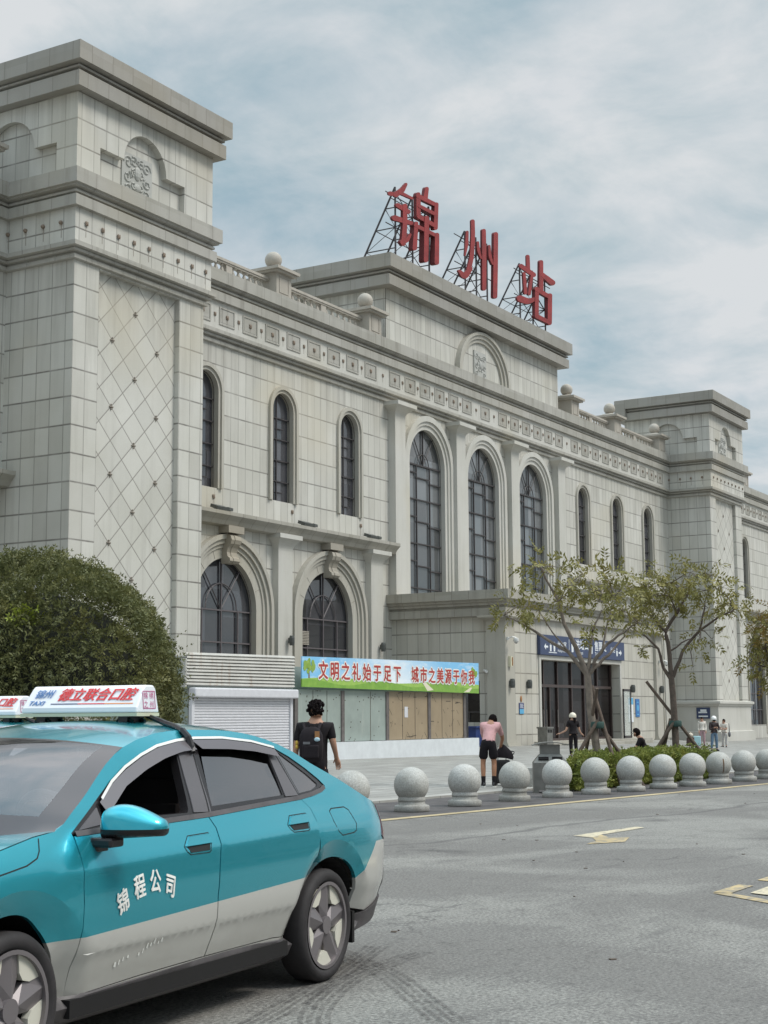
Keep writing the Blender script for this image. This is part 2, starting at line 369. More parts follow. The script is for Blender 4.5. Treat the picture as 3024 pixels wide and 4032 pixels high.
# ================================================================ station building
YM, YT, YP = 38.9, 35.65, 32.2
XC = 76.38
TL0, TL1 = 38.64, 46.05            # left tower
TR0, TR1 = 106.6, 114.02          # right tower
def build_station():
    B = thing('station_building', 'long grey granite railway station with corner towers and arched windows', 'building', (XC, YM, 0))
    B.location = (0, 0, 0)
    Y = FX(YM)
    small = [XC+d for d in (-25.9,-20.15,-14.42,14.25,20.05,25.87)] + [TR1+4.9, TR1+10.7, TL0-5.0, TL0-10.8]
    big = [XC-6.6, XC, XC+6.6]
    low = [52.0, 60.0, 92.76, 100.76, TR1+5.0, TR1+13.0, TL0-5, TL0-13]
    # ---- the long main wall, with its openings
    w = MB()
    holes = [arch_poly(c, 11.33, 15.55, .84, 16) for c in small] + [arch_poly(c, 7.75, 14.9, 1.95, 24) for c in big] + [arch_poly(c, .75, 6.2, 2.2, 24) for c in low]
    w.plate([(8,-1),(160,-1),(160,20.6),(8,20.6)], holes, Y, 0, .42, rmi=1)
    w.box(8,160,YM+.5,YM+16,20.3,20.55)                     # roof slab
    w.box(8,160,YM+15,YM+16,-1,20.3)
    w.obj('wall', [M['wall'],M['shaded_reveal']], B)
    # ---- small upper windows
    def window(cx, z0, zs, hw, rw, pj, kind, dep):
        f = MB()
        ring_o = arch_poly(cx, z0, zs, hw+rw, 20); ring_i = arch_poly(cx, z0-.001, zs, hw, 20)
        # stepped surround: two bands
        s = MB()
        if kind != 'low':
            s.plate([(p[0],p[1]) for p in arch_poly(cx,z0,zs,hw+rw,20)], [], Y, 0,0) if 0 else None
            def band(r0, r1, p):
                po = arch_poly(cx, z0, zs, r1, 22)[2:]; pi_ = arch_poly(cx, z0, zs, r0, 22)[2:]
                o = [(cx+r1, z0)]+po+[(cx-r1, z0)]; i = [(cx+r0, z0)]+pi_+[(cx-r0, z0)]
                n = len(o)
                vs = [Y(u,v,-p) for u,v in o]+[Y(u,v,-p) for u,v in i]+[Y(u,v,.02) for u,v in o]+[Y(u,v,.3) for u,v in i]
                fs = []
                for k in range(n-1):
                    fs += [(k,k+1,n+k+1,n+k),(k,2*n+k,2*n+k+1,k+1),(n+k,n+k+1,3*n+k+1,3*n+k)]
                fs += [(0,n,3*n,2*n),(n-1,3*n-1,4*n-1,2*n-1)]
                s.add(vs,fs)
            if kind == 'small':
                band(hw-.02, hw+.13, .05); band(hw+.13, hw+rw, .13)
            else:
                band(hw-.02, hw+.22, .05); band(hw+.22, hw+.42, .13); band(hw+.42, hw+rw, .22)
        W_ = None
        # frame
        dy = dep-.06
        def bar(x0,x1,za,zb,t=.0): f.box(x0,x1,YM+dy-.05+t,YM+dy+.02,za,zb)
        bt = .022 if kind=='small' else .030
        pts_o = [(cx+hw,z0)]+arch_poly(cx,z0,zs,hw,24)[2:]+[(cx-hw,z0)]
        pts_i = [(cx+hw-.07,z0)]+arch_poly(cx,z0,zs,hw-.07,24)[2:]+[(cx-hw+.07,z0)]
        n=len(pts_o)
        f.add([Y(u,v,dy-.05) for u,v in pts_o]+[Y(u,v,dy-.05) for u,v in pts_i],[(k,k+1,n+k+1,n+k) for k in range(n-1)])
        if kind=='small':
            bar(cx-.2-bt,cx-.2+bt,z0,zs+.78)
            z=z0+.95; k=0
            while z<zs+.4:
                bar(cx-hw,cx+hw,z-bt,z+bt,.005); z+=.98
            for z in (z0+.45,z0+3.4,z0+1.9): bar(cx-.2,cx+.35,z-bt*.7,z+bt*.7,.008)
        elif kind=='big':
            for xx in (-.72,.72): bar(cx+xx-bt,cx+xx+bt,z0,zs)
            bar(cx-hw,cx+hw,zs-.06,zs+.02,.004)
            bar(cx-bt,cx+bt,zs,zs+hw-.03)
            z=z0+.55
            k=0
            while z<zs-.6:
                if k%2==0: bar(cx-hw,cx+hw,z-bt,z+bt,.004)
                else:
                    bar(cx-hw,cx-.72,z-bt+.25,z+bt+.25,.004); bar(cx+.72,cx+hw,z-bt-.2,z+bt-.2,.004); bar(cx-.72,cx+.72,z-bt,z+bt,.004)
                z+=1.18; k+=1
            for a in (radians(55),radians(125)):
                f.tube([Y(cx,zs,dy-.02),Y(cx+(hw-.05)*cos(a),zs+(hw-.05)*sin(a),dy-.02)],.030,4)
            f.tube([Y(u,v,dy-.02) for u,v in arc(cx,zs,.62,0,pi,14)],.028,4,cap=False)
        else:
            for xx in (-1.35,0,1.2): bar(cx+xx-bt,cx+xx+bt,z0,zs)
            for zz_ in (zs-.05,zs-1.42,zs-2.85,zs-4.2): bar(cx-hw,cx+hw,zz_-bt,zz_+bt,.004)
            bar(cx-bt,cx+bt,zs,zs+hw-.03)
            for a in (radians(52),radians(128)):
                f.tube([Y(cx,zs,dy-.02),Y(cx+(hw-.05)*cos(a),zs+(hw-.05)*sin(a),dy-.02)],.035,4)
            f.tube([Y(u,v,dy-.02) for u,v in arc(cx,zs,1.1,0,pi,18)],.035,4,cap=False)
        root = f.obj('window', M['framelight' if kind=='low' else 'frame'], B)
        g=MB(); g.plate(arch_poly(cx,z0,zs,hw,24),[],Y,dep,dep+.02,edge=False); g.obj('glass',M['skyglass' if kind=='big' else 'glass'],root)
        if s.v: s.obj('surround',M['arch' if kind=='small' else 'smooth'],root)
        return root
    for c in small: window(c,11.33,15.55,.84,.30,.1,'small',.30)
    for c in big: window(c,7.75,14.9,1.95,.72,.2,'big',.32)
    for c in low:
        r=window(c,.75,6.2,2.2,1,.2,'low',.34)
        s=MB()
        # flat archivolt ring with joints, then three mouldings
        def ring(r0,r1,p,p0=0):
            o=[(c+r1,.0)]+arch_poly(c,0,6.2,r1,28)[2:]+[(c-r1,.0)]; i=[(c+r0,.0)]+arch_poly(c,0,6.2,r0,28)[2:]+[(c-r0,.0)]
            n=len(o); vs=[Y(u,v,-p) for u,v in o]+[Y(u,v,-p) for u,v in i]+[Y(u,v,.02) for u,v in o]+[Y(u,v,p0) for u,v in i]; fs=[]
            for k in range(n-1): fs+=[(k,k+1,n+k+1,n+k),(k,2*n+k,2*n+k+1,k+1),(n+k,n+k+1,3*n+k+1,3*n+k)]
            s.add(vs,fs)
        ring(2.18,2.62,.04,.3); ring(2.62,2.80,.10); ring(2.80,3.0,.2); ring(3.0,3.2,.30)
        s.obj('surround',M['arch'],r)
        j=MB()
        for k in range(1,8):
            a=pi*k/8
            j.tube([Y(c+2.25*cos(a),6.2+2.25*sin(a),-.042),Y(c+2.6*cos(a),6.2+2.6*sin(a),-.042)],.012,4)
        j.obj('arch_joint',M['drip'],r)
        # keystone scroll
        k=MB()
        k.box(c-.56,c+.56,YM-.55,YM-.002,9.42,9.73)
        prof=[(.30,9.4),(.50,9.3),(.56,9.12),(.50,8.95),(.36,8.8),(.30,8.6),(.34,8.42),(.46,8.34),(.48,8.22),(.38,8.12),(.0,8.12),(.0,9.4)]
        for x0,x1,e in ((-.36,-.12,0),(-.12,.12,.03),(.12,.36,0)):
            n=len(prof); vs=[(c+x0,YM-p-e,z) for p,z in prof]+[(c+x1,YM-p-e,z) for p,z in prof]
            k.add(vs,[tuple(range(n)),tuple(range(2*n-1,n-1,-1))]+[(a,(a+1)%n,(a+1)%n+n,a+n) for a in range(n)])
        k.obj('keystone',M['key'],r)
    bl=MB()
    for k in range(9): bl.box(57.95,58.72,YM+.20,YM+.215,4.92+.072*k,4.97+.072*k)
    bl.obj('window_blind',M['key'],B)
    # ---- lower pilasters, caps and string course
    def pilaster(cx, w_, z0, z1, p, mname, flare=.42, caph=.72):
        s=MB(); s.box(cx-w_/2,cx+w_/2,YM-p,YM+.01,z0,z1-caph)
        # flaring cap
        za=z1-caph; zb=z1-.2; a=w_/2; b=w_/2+flare
        vs=[]
        for t in range(6):
            q=t/5; e=flare*q*q
            vs+=[(cx-a-e,YM,za+(zb-za)*q),(cx-a-e,YM-p-e,za+(zb-za)*q),(cx+a+e,YM-p-e,za+(zb-za)*q),(cx+a+e,YM,za+(zb-za)*q)]
        fs=[]
        for t in range(5):
            for k in range(3): fs.append((t*4+k,t*4+k+1,t*4+k+5,t*4+k+4))
        s.add(vs,fs)
        s.box(cx-b-.03,cx+b+.03,YM-p-flare-.03,YM,zb,z1)
        s.obj('pilaster',mname,B)
    for cx in (56.0,64.0,88.76,96.76,104.6): pilaster(cx,1.12,0,9.76,.34,M['smooth'],.30)
    for cx in (XC-10.1,XC-3.42,XC+3.42,XC+10.1): pilaster(cx,1.05,7.6,17.62,.42,M['smooth'],.42,.62)
    led=MB()
    for x0,x1 in ((TL1,XC-10.7),(XC+10.7,TR0),(TR1,160),(8,TL0)):
        led=MB(); led.sweep([(x0,YM),(x1,YM)],[(0,9.70),(.42,9.74),(.52,9.92),(.72,10.12),(.72,10.27),(0,10.31)]); led.obj('string_course',M['ledge'],B)
    # ---- frieze and cornices
    LOWM=[(0,17.60),(.12,17.64),(.12,17.78),(.05,17.79),(.05,17.86),(.22,17.88),(.22,17.97),(.14,17.98),(.36,18.03),(.36,18.19),(.20,18.2)]
    CORN=[(.20,19.45),(.36,19.47),(.36,19.86),(.20,19.87),(.20,19.95),(.30,19.97),(.30,20.05),(.22,20.06),(.22,20.12),(.42,20.16),(.42,20.22),(.52,20.24),(.52,20.78),(.0,20.82)]
    def entab(path, parent, name='cornice'):
        a=MB(); a.sweep(path,LOWM); a.obj('moulding',M['trim'],parent)
        b=MB(); b.sweep(path,CORN); b.obj(name,M['trim'],parent)
    fr=MB()
    for x0,x1 in ((TL1,TR0),(TR1,160),(8,TL0)):
        fr.box(x0,x1,YM-.2,YM+.01,18.19,19.46)
    F=fr.obj('frieze',M['smooth'],B)
    for x0,x1 in ((TL1,TR0),(TR1,160),(8,TL0)): entab([(x0,YM),(x1,YM)],B)
    pm=MB()
    for x0,x1,z0,z1 in ((-.56,.56,-.40,-.33),(-.56,.56,.33,.40),(-.56,-.49,-.33,.33),(.49,.56,-.33,.33)):
        pm.box(x0,x1,-.035,.01,z0,z1)
    pm.box(-.44,.44,-.012,.01,-.285,.285)
    pme=None
    xs=[47.64+1.722*i+.56 for i in range(10)]+[65.54+1.605*i+.56 for i in range(6)]+[XC]
    xs+= [2*XC-x for x in xs[:-1]]
    xs+= [TR1+1.2+1.72*i for i in range(14)]+[TL0-1.2-1.72*i for i in range(6)]
    ros=MB()
    def rosette(mb,x,y,z,r=.085):
        mb.sphere((x,y,z),r,8,5,(1,.6,1))
        for k in range(4): mb.sphere((x+r*.8*cos(k*pi/2+.78),y,z+r*.8*sin(k*pi/2+.78)),r*.6,6,4,(1,.6,1))
    drp=MB()
    for i,x in enumerate(xs):
        if pme is None:
            o=pm.obj('frieze_panel',M['trim'],F); pme=o.data
        else: o=link('frieze_panel',pme,F)
        o.location=(x,YM-.2,18.87)
        rosette(ros,x,YM-.23,18.87)
        drp.box(x-.018,x+.018,YM-.2165,YM-.2135,18.60,18.80)
    allx=sorted(xs)
    for a,b in zip(allx,allx[1:]):
        if b-a<3: rosette(ros,(a+b)/2,YM-.22,18.87,.075); drp.box((a+b)/2-.016,(a+b)/2+.016,YM-.2035,YM-.201,18.52,18.8)
    for x in (51.05,57.0,63.0): rosette(ros,x,YM-.03,10.95-.0,.08); drp.box(x-.016,x+.016,YM-.004,YM-.001,10.45,10.9)
    ros.obj('rosettes',M['rosette'],F,True); drp.obj('rust_streaks',M['drip'],F)
    # ---- towers
    def tower(x0,x1,dm,dxo):
        t=MB()
        zb=-1
        # front with sunk diamond panel
        fy=FX(YT)
        t.plate([(x0,zb),(x1,zb),(x1,17.75),(x0,17.75)],[[(x0+1.32,2.6),(x1-1.5,2.6),(x1-1.5,17.55),(x0+1.32,17.55)]],fy,0,.24,edge=False)
        t.add([(x0,YT,zb),(x0,YM+1,zb),(x0,YM+1,17.75),(x0,YT,17.75)],[(0,1,2,3)])
        t.add([(x1,YT,zb),(x1,YM+1,zb),(x1,YM+1,17.75),(x1,YT,17.75)],[(0,1,2,3)])
        # frieze stage
        t.box(x0-.2,x1+.2,YT-.2,YT+6.6,18.19,19.46)
        t.box(x0+.02,x1-.02,YT+.3,YT+6.0,17.0,18.19)
        T=t.obj('tower',M['towerwall'],B)
        d=MB(); d.add([(x0+1.3,YT+.22,2.5),(x1-1.48,YT+.22,2.5),(x1-1.48,YT+.22,17.6),(x0+1.3,YT+.22,17.6)],[(0,1,2,3)]); d.obj('diamond_panel',dm,T)
        r=MB()
        for a in range(-3,4):
            for b in range(-12,3):
                if (a+b)%2==0:
                    xx=x0-TL0+42.22+1.265*a; zz_=16.44+1.235*b
                    if x0+1.5<xx<x1-1.7 and 3<zz_<17.2:
                        r.sphere((xx,YT+.195,zz_),.045,8,5)
                        for k in range(4): r.sphere((xx+.08*cos(k*pi/2),YT+.20,zz_+.08*sin(k*pi/2)),.036,6,4)
        r.obj('star_bosses',M['boss'],T,True)
        r=MB(); dr=MB()
        for i in range(9):
            xx=x0+.35+.86*i; rosette(r,xx,YT-.24,18.95,.075); dr.box(xx-.016,xx+.016,YT-.2035,YT-.201,18.45,18.88)
        for i in range(5):
            yy=YT+.45+.85*i
            r.sphere((x0-.24,yy,18.95),.08,8,5); dr.box(x0-.2035,x0-.201,yy-.016,yy+.016,18.4,18.88)
        r.obj('rosettes',M['rosette'],T,True); dr.obj('rust_streaks',M['drip'],T)
        path=[(x0,YM+3),(x0,YT),(x1,YT),(x1,YM+3)]
        path=[(x0,YT+6.6),(x0,YT),(x1,YT),(x1,YT+6.6)]
        entab([(x0,YM),(x0,YT),(x1,YT),(x1,YM)],T,'cornice')
        c2=MB(); c2.sweep([(x1,YM),(x1,YT+6.6),(x0,YT+6.6),(x0,YM)],CORN); c2.box(x0+.05,x1-.05,YM-.1,YT+6.5,17,20.8); c2.obj('cornice',M['trim'],T)
        # attic with arched niches
        p=.22
        a=MB()
        def niche(u0,u1,uc,hw):
            arcp=[(uc+hw*cos(pi*i/20),21.98+hw*1.0*sin(pi*i/20)) for i in range(21)]
            return [(u0,20.81),(u1,20.81),(u1,21.98)]+arcp+[(u0,21.98)]
        a.plate([(x0-p,20.8),(x1+p,20.8),(x1+p,23.75),(x0-p,23.75)],[niche(x0+1.0,x1-1.55,x0+3.52,1.22)],FX(YT-p),0,.26,edge=False)
        sd=lambda xx,s: (lambda u,v,d: (xx+d*s,u,v))
        for xx,s in ((x0-p,1),(x1+p,-1)):
            a.plate([(YT-p,20.8),(YT+6.4,20.8),(YT+6.4,23.75),(YT-p,23.75)],[niche(YT+.75,YT+5.4,YT+3.05,1.22)],sd(xx,s),0,.26,edge=False)
        a.add([(x0-p,YT+6.4,20.8),(x1+p,YT+6.4,20.8),(x1+p,YT+6.4,23.75),(x0-p,YT+6.4,23.75)],[(0,1,2,3)])
        A=a.obj('attic',M['towerwall'],T)
        b=MB(); e=.255
        b.box(x0-p+e,x1+p-e,YT-p+e,YT+6.3,20.7,23.72); b.obj('niche_back',M['towerwall'],T)
        # crown
        c=MB()
        CR=[(p,23.72),(.60,23.72),(.60,24.28),(.40,24.29),(.40,24.40),(.56,24.42),(.56,24.50),(.44,24.51),(.44,24.57),(.78,24.60),(.78,25.28),(.66,25.32)]
        c.sweep([(x0,YT+6.2),(x0,YT),(x1,YT),(x1,YT+6.2),(x0,YT+6.2),(x0,YT+6.0)][:4],CR)
        c.sweep([(x1,YT+6.2),(x0,YT+6.2)],CR)
        c.box(x0-.775,x1+.775,YT+6.1,YT+6.98,23.73,25.275)
        c.box(x0-.7,x1+.7,YT-.7,YT+6.9,25.1,25.30)
        c.obj('crown_cornice',M['crown'],T)
        # base plinth and ledge
        q=MB()
        q.sweep([(x0,YM),(x0,YT),(x1,YT),(x1,YM)],[(.0,2.62),(.34,2.56),(.34,2.40),(.24,2.34),(.2,2.22),(.12,2.2),(.12,.42),(.34,.38),(.34,-1.2)])
        q.obj('plinth',M['smooth'],T)
        # carved relief tablet
        rl=MB(); cx=x0+3.28; yy=YT-p+e
        rl.box(cx-.86,cx+.86,yy-.05,yy+.01,20.82,22.42)
        for sx in (-1,1):
            for (px,pz,rr,ph) in ((.52,22.05,.26,0),(.56,21.5,.24,2),(.5,21.05,.24,4),(.2,22.15,.2,1),(.2,21.25,.16,3),(.16,21.75,.18,5)):
                pts=[]
                for i in range(16):
                    aa=ph+i*.55; r0=rr*(1-i/18)
                    pts.append((cx+sx*(px+r0*cos(aa)),yy-.075,pz+r0*sin(aa)))
                rl.tube([(q[0],q[1]+.022,q[2]) for q in pts],.045,5)
        rl.sphere((cx,yy-.05,21.75),.2,10,6,(1,.5,1.4))
        rl.sphere((cx,yy-.05,21.2),.16,10,6,(1.4,.5,1))
        rl.obj('relief_tablet',M['relief'],T)
        return T
    tower(TL0,TL1,M['diamond'],0)
    tower(TR0,TR1,M['diamond2'],0)
    # ---- central attic block
    ax0,ax1=XC-10.76,XC+10.76
    a=MB()
    a.plate([(ax0,20.7),(ax1,20.7),(ax1,23.75),(ax0,23.75)],[],FX(YM+.02),0,.1,edge=False)
    a.box(ax0,ax1,YM+.06,YM+11,20.6,23.75)
    A=a.obj('attic_block',M['wall'],B)
    c=MB()
    CR=[(0,23.70),(.58,23.72),(.58,24.26),(.38,24.27),(.38,24.38),(.54,24.40),(.54,24.48),(.42,24.49),(.42,24.56),(.76,24.60),(.76,25.32),(.65,25.36)]
    c.sweep([(ax0,YM+11),(ax0,YM+.02),(ax1,YM+.02),(ax1,YM+11)],CR); c.box(ax0-.7,ax1+.7,YM-.6,YM+11,25.2,25.34)
    c.obj('attic_cornice',M['crown'],A)
    # lunette over the centre
    l=MB(); zc=20.95
    def lring(r0,r1,p):
        o=[(XC+r1,20.7)]+[(XC+r1*cos(pi*i/28),zc+r1*sin(pi*i/28)*.82) for i in range(29)]+[(XC-r1,20.7)]
        i_=[(XC+r0,20.7)]+[(XC+r0*cos(pi*i/28),zc+r0*sin(pi*i/28)*.82) for i in range(29)]+[(XC-r0,20.7)]
        n=len(o); vs=[Y(u,v,-p) for u,v in o]+[Y(u,v,-p) for u,v in i_]+[Y(u,v,.02) for u,v in o]+[Y(u,v,.02) for u,v in i_]; fs=[]
        for k in range(n-1): fs+=[(k,k+1,n+k+1,n+k),(k,2*n+k,2*n+k+1,k+1),(n+k,n+k+1,3*n+k+1,3*n+k)]
        l.add(vs,fs)
    lring(2.5,2.75,.10); lring(2.75,3.0,.2); lring(3.0,3.2,.30)
    l.obj('lunette',M['arch'],A)
    rl=MB(); cx=XC-.2; yy=YM
    rl.box(cx-.75,cx+.75,yy-.05,yy+.03,20.85,22.45)
    for sx in (-1,1):
        for (px,pz,rr,ph) in ((.48,22.1,.22,0),(.5,21.6,.2,2),(.46,21.15,.2,4),(.18,22.0,.18,1),(.16,21.45,.16,3)):
            pts=[]
            for i in range(16):
                aa=ph+i*.55; r0=rr*(1-i/18); pts.append((cx+sx*(px+r0*cos(aa)),yy-.07,pz+r0*sin(aa)))
            rl.tube([(q[0],q[1]+.02,q[2]) for q in pts],.04,5)
    rl.sphere((cx,yy-.05,21.7),.18,10,6,(1,.5,1.4))
    rl.obj('relief_tablet',M['relief'],A)
    # ---- roof balustrade
    ped=MB()
    ped.box(-.6,.6,-.6,.6,0,1.02); ped.box(-.8,.8,-.8,.8,1.02,1.12); ped.box(-.9,.9,-.9,.9,1.12,1.26)
    vs=[(-.72,-.72,1.26),(.72,-.72,1.26),(.72,.72,1.26),(-.72,.72,1.26),(-.3,-.3,1.46),(.3,-.3,1.46),(.3,.3,1.46),(-.3,.3,1.46)]
    ped.add(vs,[(0,1,5,4),(1,2,6,5),(2,3,7,6),(3,0,4,7),(4,5,6,7)])
    for a_,b_,c_,d_ in ((-.38,.38,.12,.16),(-.38,.38,.86,.9),(-.38,-.34,.16,.86),(.34,.38,.16,.86)): ped.box(a_,b_,-.625,-.59,c_,d_)
    ball=MB(); ball.sphere((0,0,1.82),.40,20,12); ball.lathe([(.28,1.44),(.22,1.5),(.24,1.55)],16)
    pd=bd=None
    zb=20.82; yb=YM+.25
    pos=[55.8,63.95,2*XC-63.95,2*XC-57.1+.6,104.9,TR1+3.4,TR1+11,TL0-1.6,TL0-9.5]
    pos[2]=89.05; pos[3]=96.3
    for x in pos:
        if pd is None: o=ped.obj('roof_pedestal',M['baluster'],B); pd=o.data; q=ball.obj('stone_ball',M['baluster'],o,True); bd=q.data
        else: o=link('roof_pedestal',pd,B); q=link('stone_ball',bd,o)
        o.location=(x,yb,zb)
    bal=MB(); prof=[(.10,0),(.10,.06),(.055,.1),(.10,.22),(.115,.30),(.06,.46),(.05,.5),(.08,.54),(.10,.56),(.10,.6)]
    bal.lathe([(r*.95,z) for r,z in prof],8)
    bm_=None
    def run(x0,x1):
        r=MB(); r.box(x0,x1,yb-.16,yb+.16,zb+.62,zb+.70); r.box(x0,x1,yb-.2,yb+.2,zb+.70,zb+.82); r.box(x0,x1,yb-.14,yb+.14,zb-.02,zb+.02)
        nseg=max(1,round((x1-x0)/3.3)); 
        for k in range(1,nseg): 
            xm=x0+(x1-x0)*k/nseg; r.box(xm-.22,xm+.22,yb-.13,yb+.13,zb,zb+.62)
        R=r.obj('balustrade',M['baluster'],B)
        bb=MB()
        for k in range(nseg):
            a_=x0+(x1-x0)*k/nseg; b_=x0+(x1-x0)*(k+1)/nseg
            n=6
            for i in range(n):
                x=a_+.4+(b_-a_-.8)*i/(n-1)
                bb.lathe([(rr,zz_) for rr,zz_ in prof],8,(x,yb,zb+.01))
        bb.obj('balusters',M['baluster'],R,True)
    run(TL1+.25,55.2); run(56.4,63.35); run(89.65,95.7); run(96.9,104.3); run(TR1+.3,TR1+2.8); run(TR1+4,TR1+10.4)
    e=MB(); e.box(49.2,49.5,yb-.13,yb+.13,zb,zb+.62); e.obj('balustrade_post',M['baluster'],B)
    # ---- entrance block
    px0,px1=65.85,2*XC-65.85
    pz=.14; Yp=32.5
    p=MB()
    dx0,dx1=70.05,80.55
    p.plate([(px0+.12,-.6),(px1-.12,-.6),(px1-.12,6.46),(px0+.12,6.46)],[[(dx0,.3),(dx1,.3),(dx1,4.42),(dx0,4.42)]],FX(Yp+.1),0,1.2,edge=False)
    p.plate([(Yp+.1,-.6),(YM,-.6),(YM,6.46),(Yp+.1,6.46)],[[(33.95,1.29),(37.3,1.29),(37.3,3.3),(33.95,3.3)]],SX(px0+.12),0,.25,edge=False)
    p.add([(px1-.12,Yp+.1,-.6),(px1-.12,YM,-.6),(px1-.12,YM,6.46),(px1-.12,Yp+.1,6.46)],[(0,1,2,3)])
    PB=p.obj('entrance_block',M['portal'],B)
    c=MB()
    LG=[(-.1,6.40),(.16,6.44),(.16,6.82),(.06,6.84),(.06,6.93),(.2,6.95),(.2,7.06),(.3,7.1),(.3,7.2),(.44,7.24),(.44,7.68),(.0,7.72)]
    c.sweep([(px0,YM),(px0,Yp),(px1,Yp),(px1,YM)],LG); c.box(px0-.1,px1+.1,Yp-.1,YM,7.5,7.7)
    c.obj('entrance_cornice',M['ledge'],PB)
    for x0,x1 in ((px0-.08,px0+.9),(px1-.9,px1+.08)):
        k=MB(); y0,y1=Yp-.08,Yp+.95
        k.box(x0,x1,y0,y1,.3,6.1)
        for q in range(5):
            e=.30*(q/4)**2; z0=6.1+.26*q/5
            k.box(x0-e,x1+e,y0-e,y1+e,z0,z0+.0525)
        k.box(x0-.33,x1+.33,y0-.33,y1+.33,6.36,6.435)
        for q in range(5):
            e=.34*((5-q)/5)**2; k.box(x0-e,x1+e,y0-e,y1+e,.0+.09*q if q else -.6,.09*(q+1))
        k.obj('corner_pier',M['arch'],PB)
    # side window
    g=MB(); g.box(px0+.35,px0+.38,33.9,37.4,1.25,3.35); G=g.obj('window',M['blackglass'],B)
    f=MB(); f.box(px0+.30,px0+.345,33.95,37.3,1.75,1.82); 
    for yy in (34.6,35.6,36.6): f.box(px0+.295,px0+.34,yy,yy+.06,1.29,1.76)
    f.obj('frame',M['frame'],G)
    # doors: frame surround, transom lights, leaves
    s=MB()
    def fr2(x0,x1,z0,z1,t,y0,y1):
        s.box(x0,x0+t,y0,y1,z0,z1); s.box(x1-t,x1,y0,y1,z0,z1); s.box(x0+t,x1-t,y0,y1,z1-t,z1)
    fr2(dx0-.22,dx1+.22,.14,4.64,.21,Yp+.03,Yp+.12); s.obj('door_surround',M['smooth'],PB)
    st=MB(); st.box(69.2,82.8,Yp-.95,Yp+.099,-.3,.30); st.box(70.2,81.2,Yp-1.6,Yp-.94,-.3,.2)
    st.obj('door_step',M['ledge'],PB)
    gl=MB(); yd=Yp+.62
    gl.box(dx0,dx1,yd+.03,yd+.05,.3,4.42)
    G=gl.obj('station_door',M['doordark'],B)
    f=MB()
    for x in (dx0,dx0+1.35,dx0+3.1,dx0+4.9,dx0+6.6,dx0+8.4,dx1-.1): f.box(x,x+.1,yd-.06,yd+.02,.3,4.42)
    f.box(dx0,dx1,yd-.08,yd+.01,3.05,3.2); f.box(dx0,dx1,yd-.07,yd+.012,.3,.42)
    for x in (dx0+.65,dx0+2.1): f.box(x,x+.08,yd-.055,yd+.015,.3,3.05)
    f.obj('frame',M['doorframe'],G)
    hnd=MB()
    for x in (dx0+1.2,dx0+1.55,dx0+2.95): hnd.tube([(x,yd-.12,1.0),(x,yd-.12,1.9)],.025,6)
    hnd.obj('door_handle',M['steel'],G)
    # open door leaf standing out to the right of the doors
    lf=MB(); 
    X0,X1,y0=dx1-.6,dx1+.55,Yp-.35
    for a_,b_,c_,d_ in ((X0,X0+.1,.32,3.05),(X1-.1,X1,.32,3.05),(X0,X1,.32,.46),(X0,X1,2.93,3.05)):
        lf.box(a_,b_,y0-.03,y0+.03,c_,d_)
    L_=lf.obj('door_leaf',M['frame'],B)
    gg=MB(); gg.box(X0+.1,X1-.1,y0-.008,y0+.008,.46,2.93); gg.obj('glass',M['doorglass'],L_)
    # right wing doorway
    dw=MB(); x0=TR1+.5
    dw.box(TR1+2.8,TR1+7.2,YM+.1,YM+.2,-.3,5.2); 
    D=dw.obj('wing_door',M['blackglass'],B)
    f=MB()
    for x in (TR1+2.8,TR1+4.2,TR1+5.6,TR1+7.1): f.box(x,x+.1,YM-.02,YM+.09,-.3,5.2)
    f.box(TR1+2.8,TR1+7.2,YM-.03,YM+.085,2.5,2.65); f.obj('frame',M['framelight'],D)
    return B
M['boss']=plain('weathered_boss',(.27,.235,.195),.7,var=.25)
M['doordark']=glass('door_dark_glass',(.018,.014,.014),.12,.18)
M['doorframe']=plain('bronze_door_frame',(.085,.06,.055),.4,metal=.4)
M['steel']=plain('brushed_steel',(.45,.44,.42),.35,metal=.9)
_m,_nt,_b=mat('door_leaf_glass'); _b.inputs['Base Color'].default_value=(.55,.6,.58,1); _b.inputs['Roughness'].default_value=.05; _b.inputs['Alpha'].default_value=.35; M['doorglass']=_m
station=build_station()
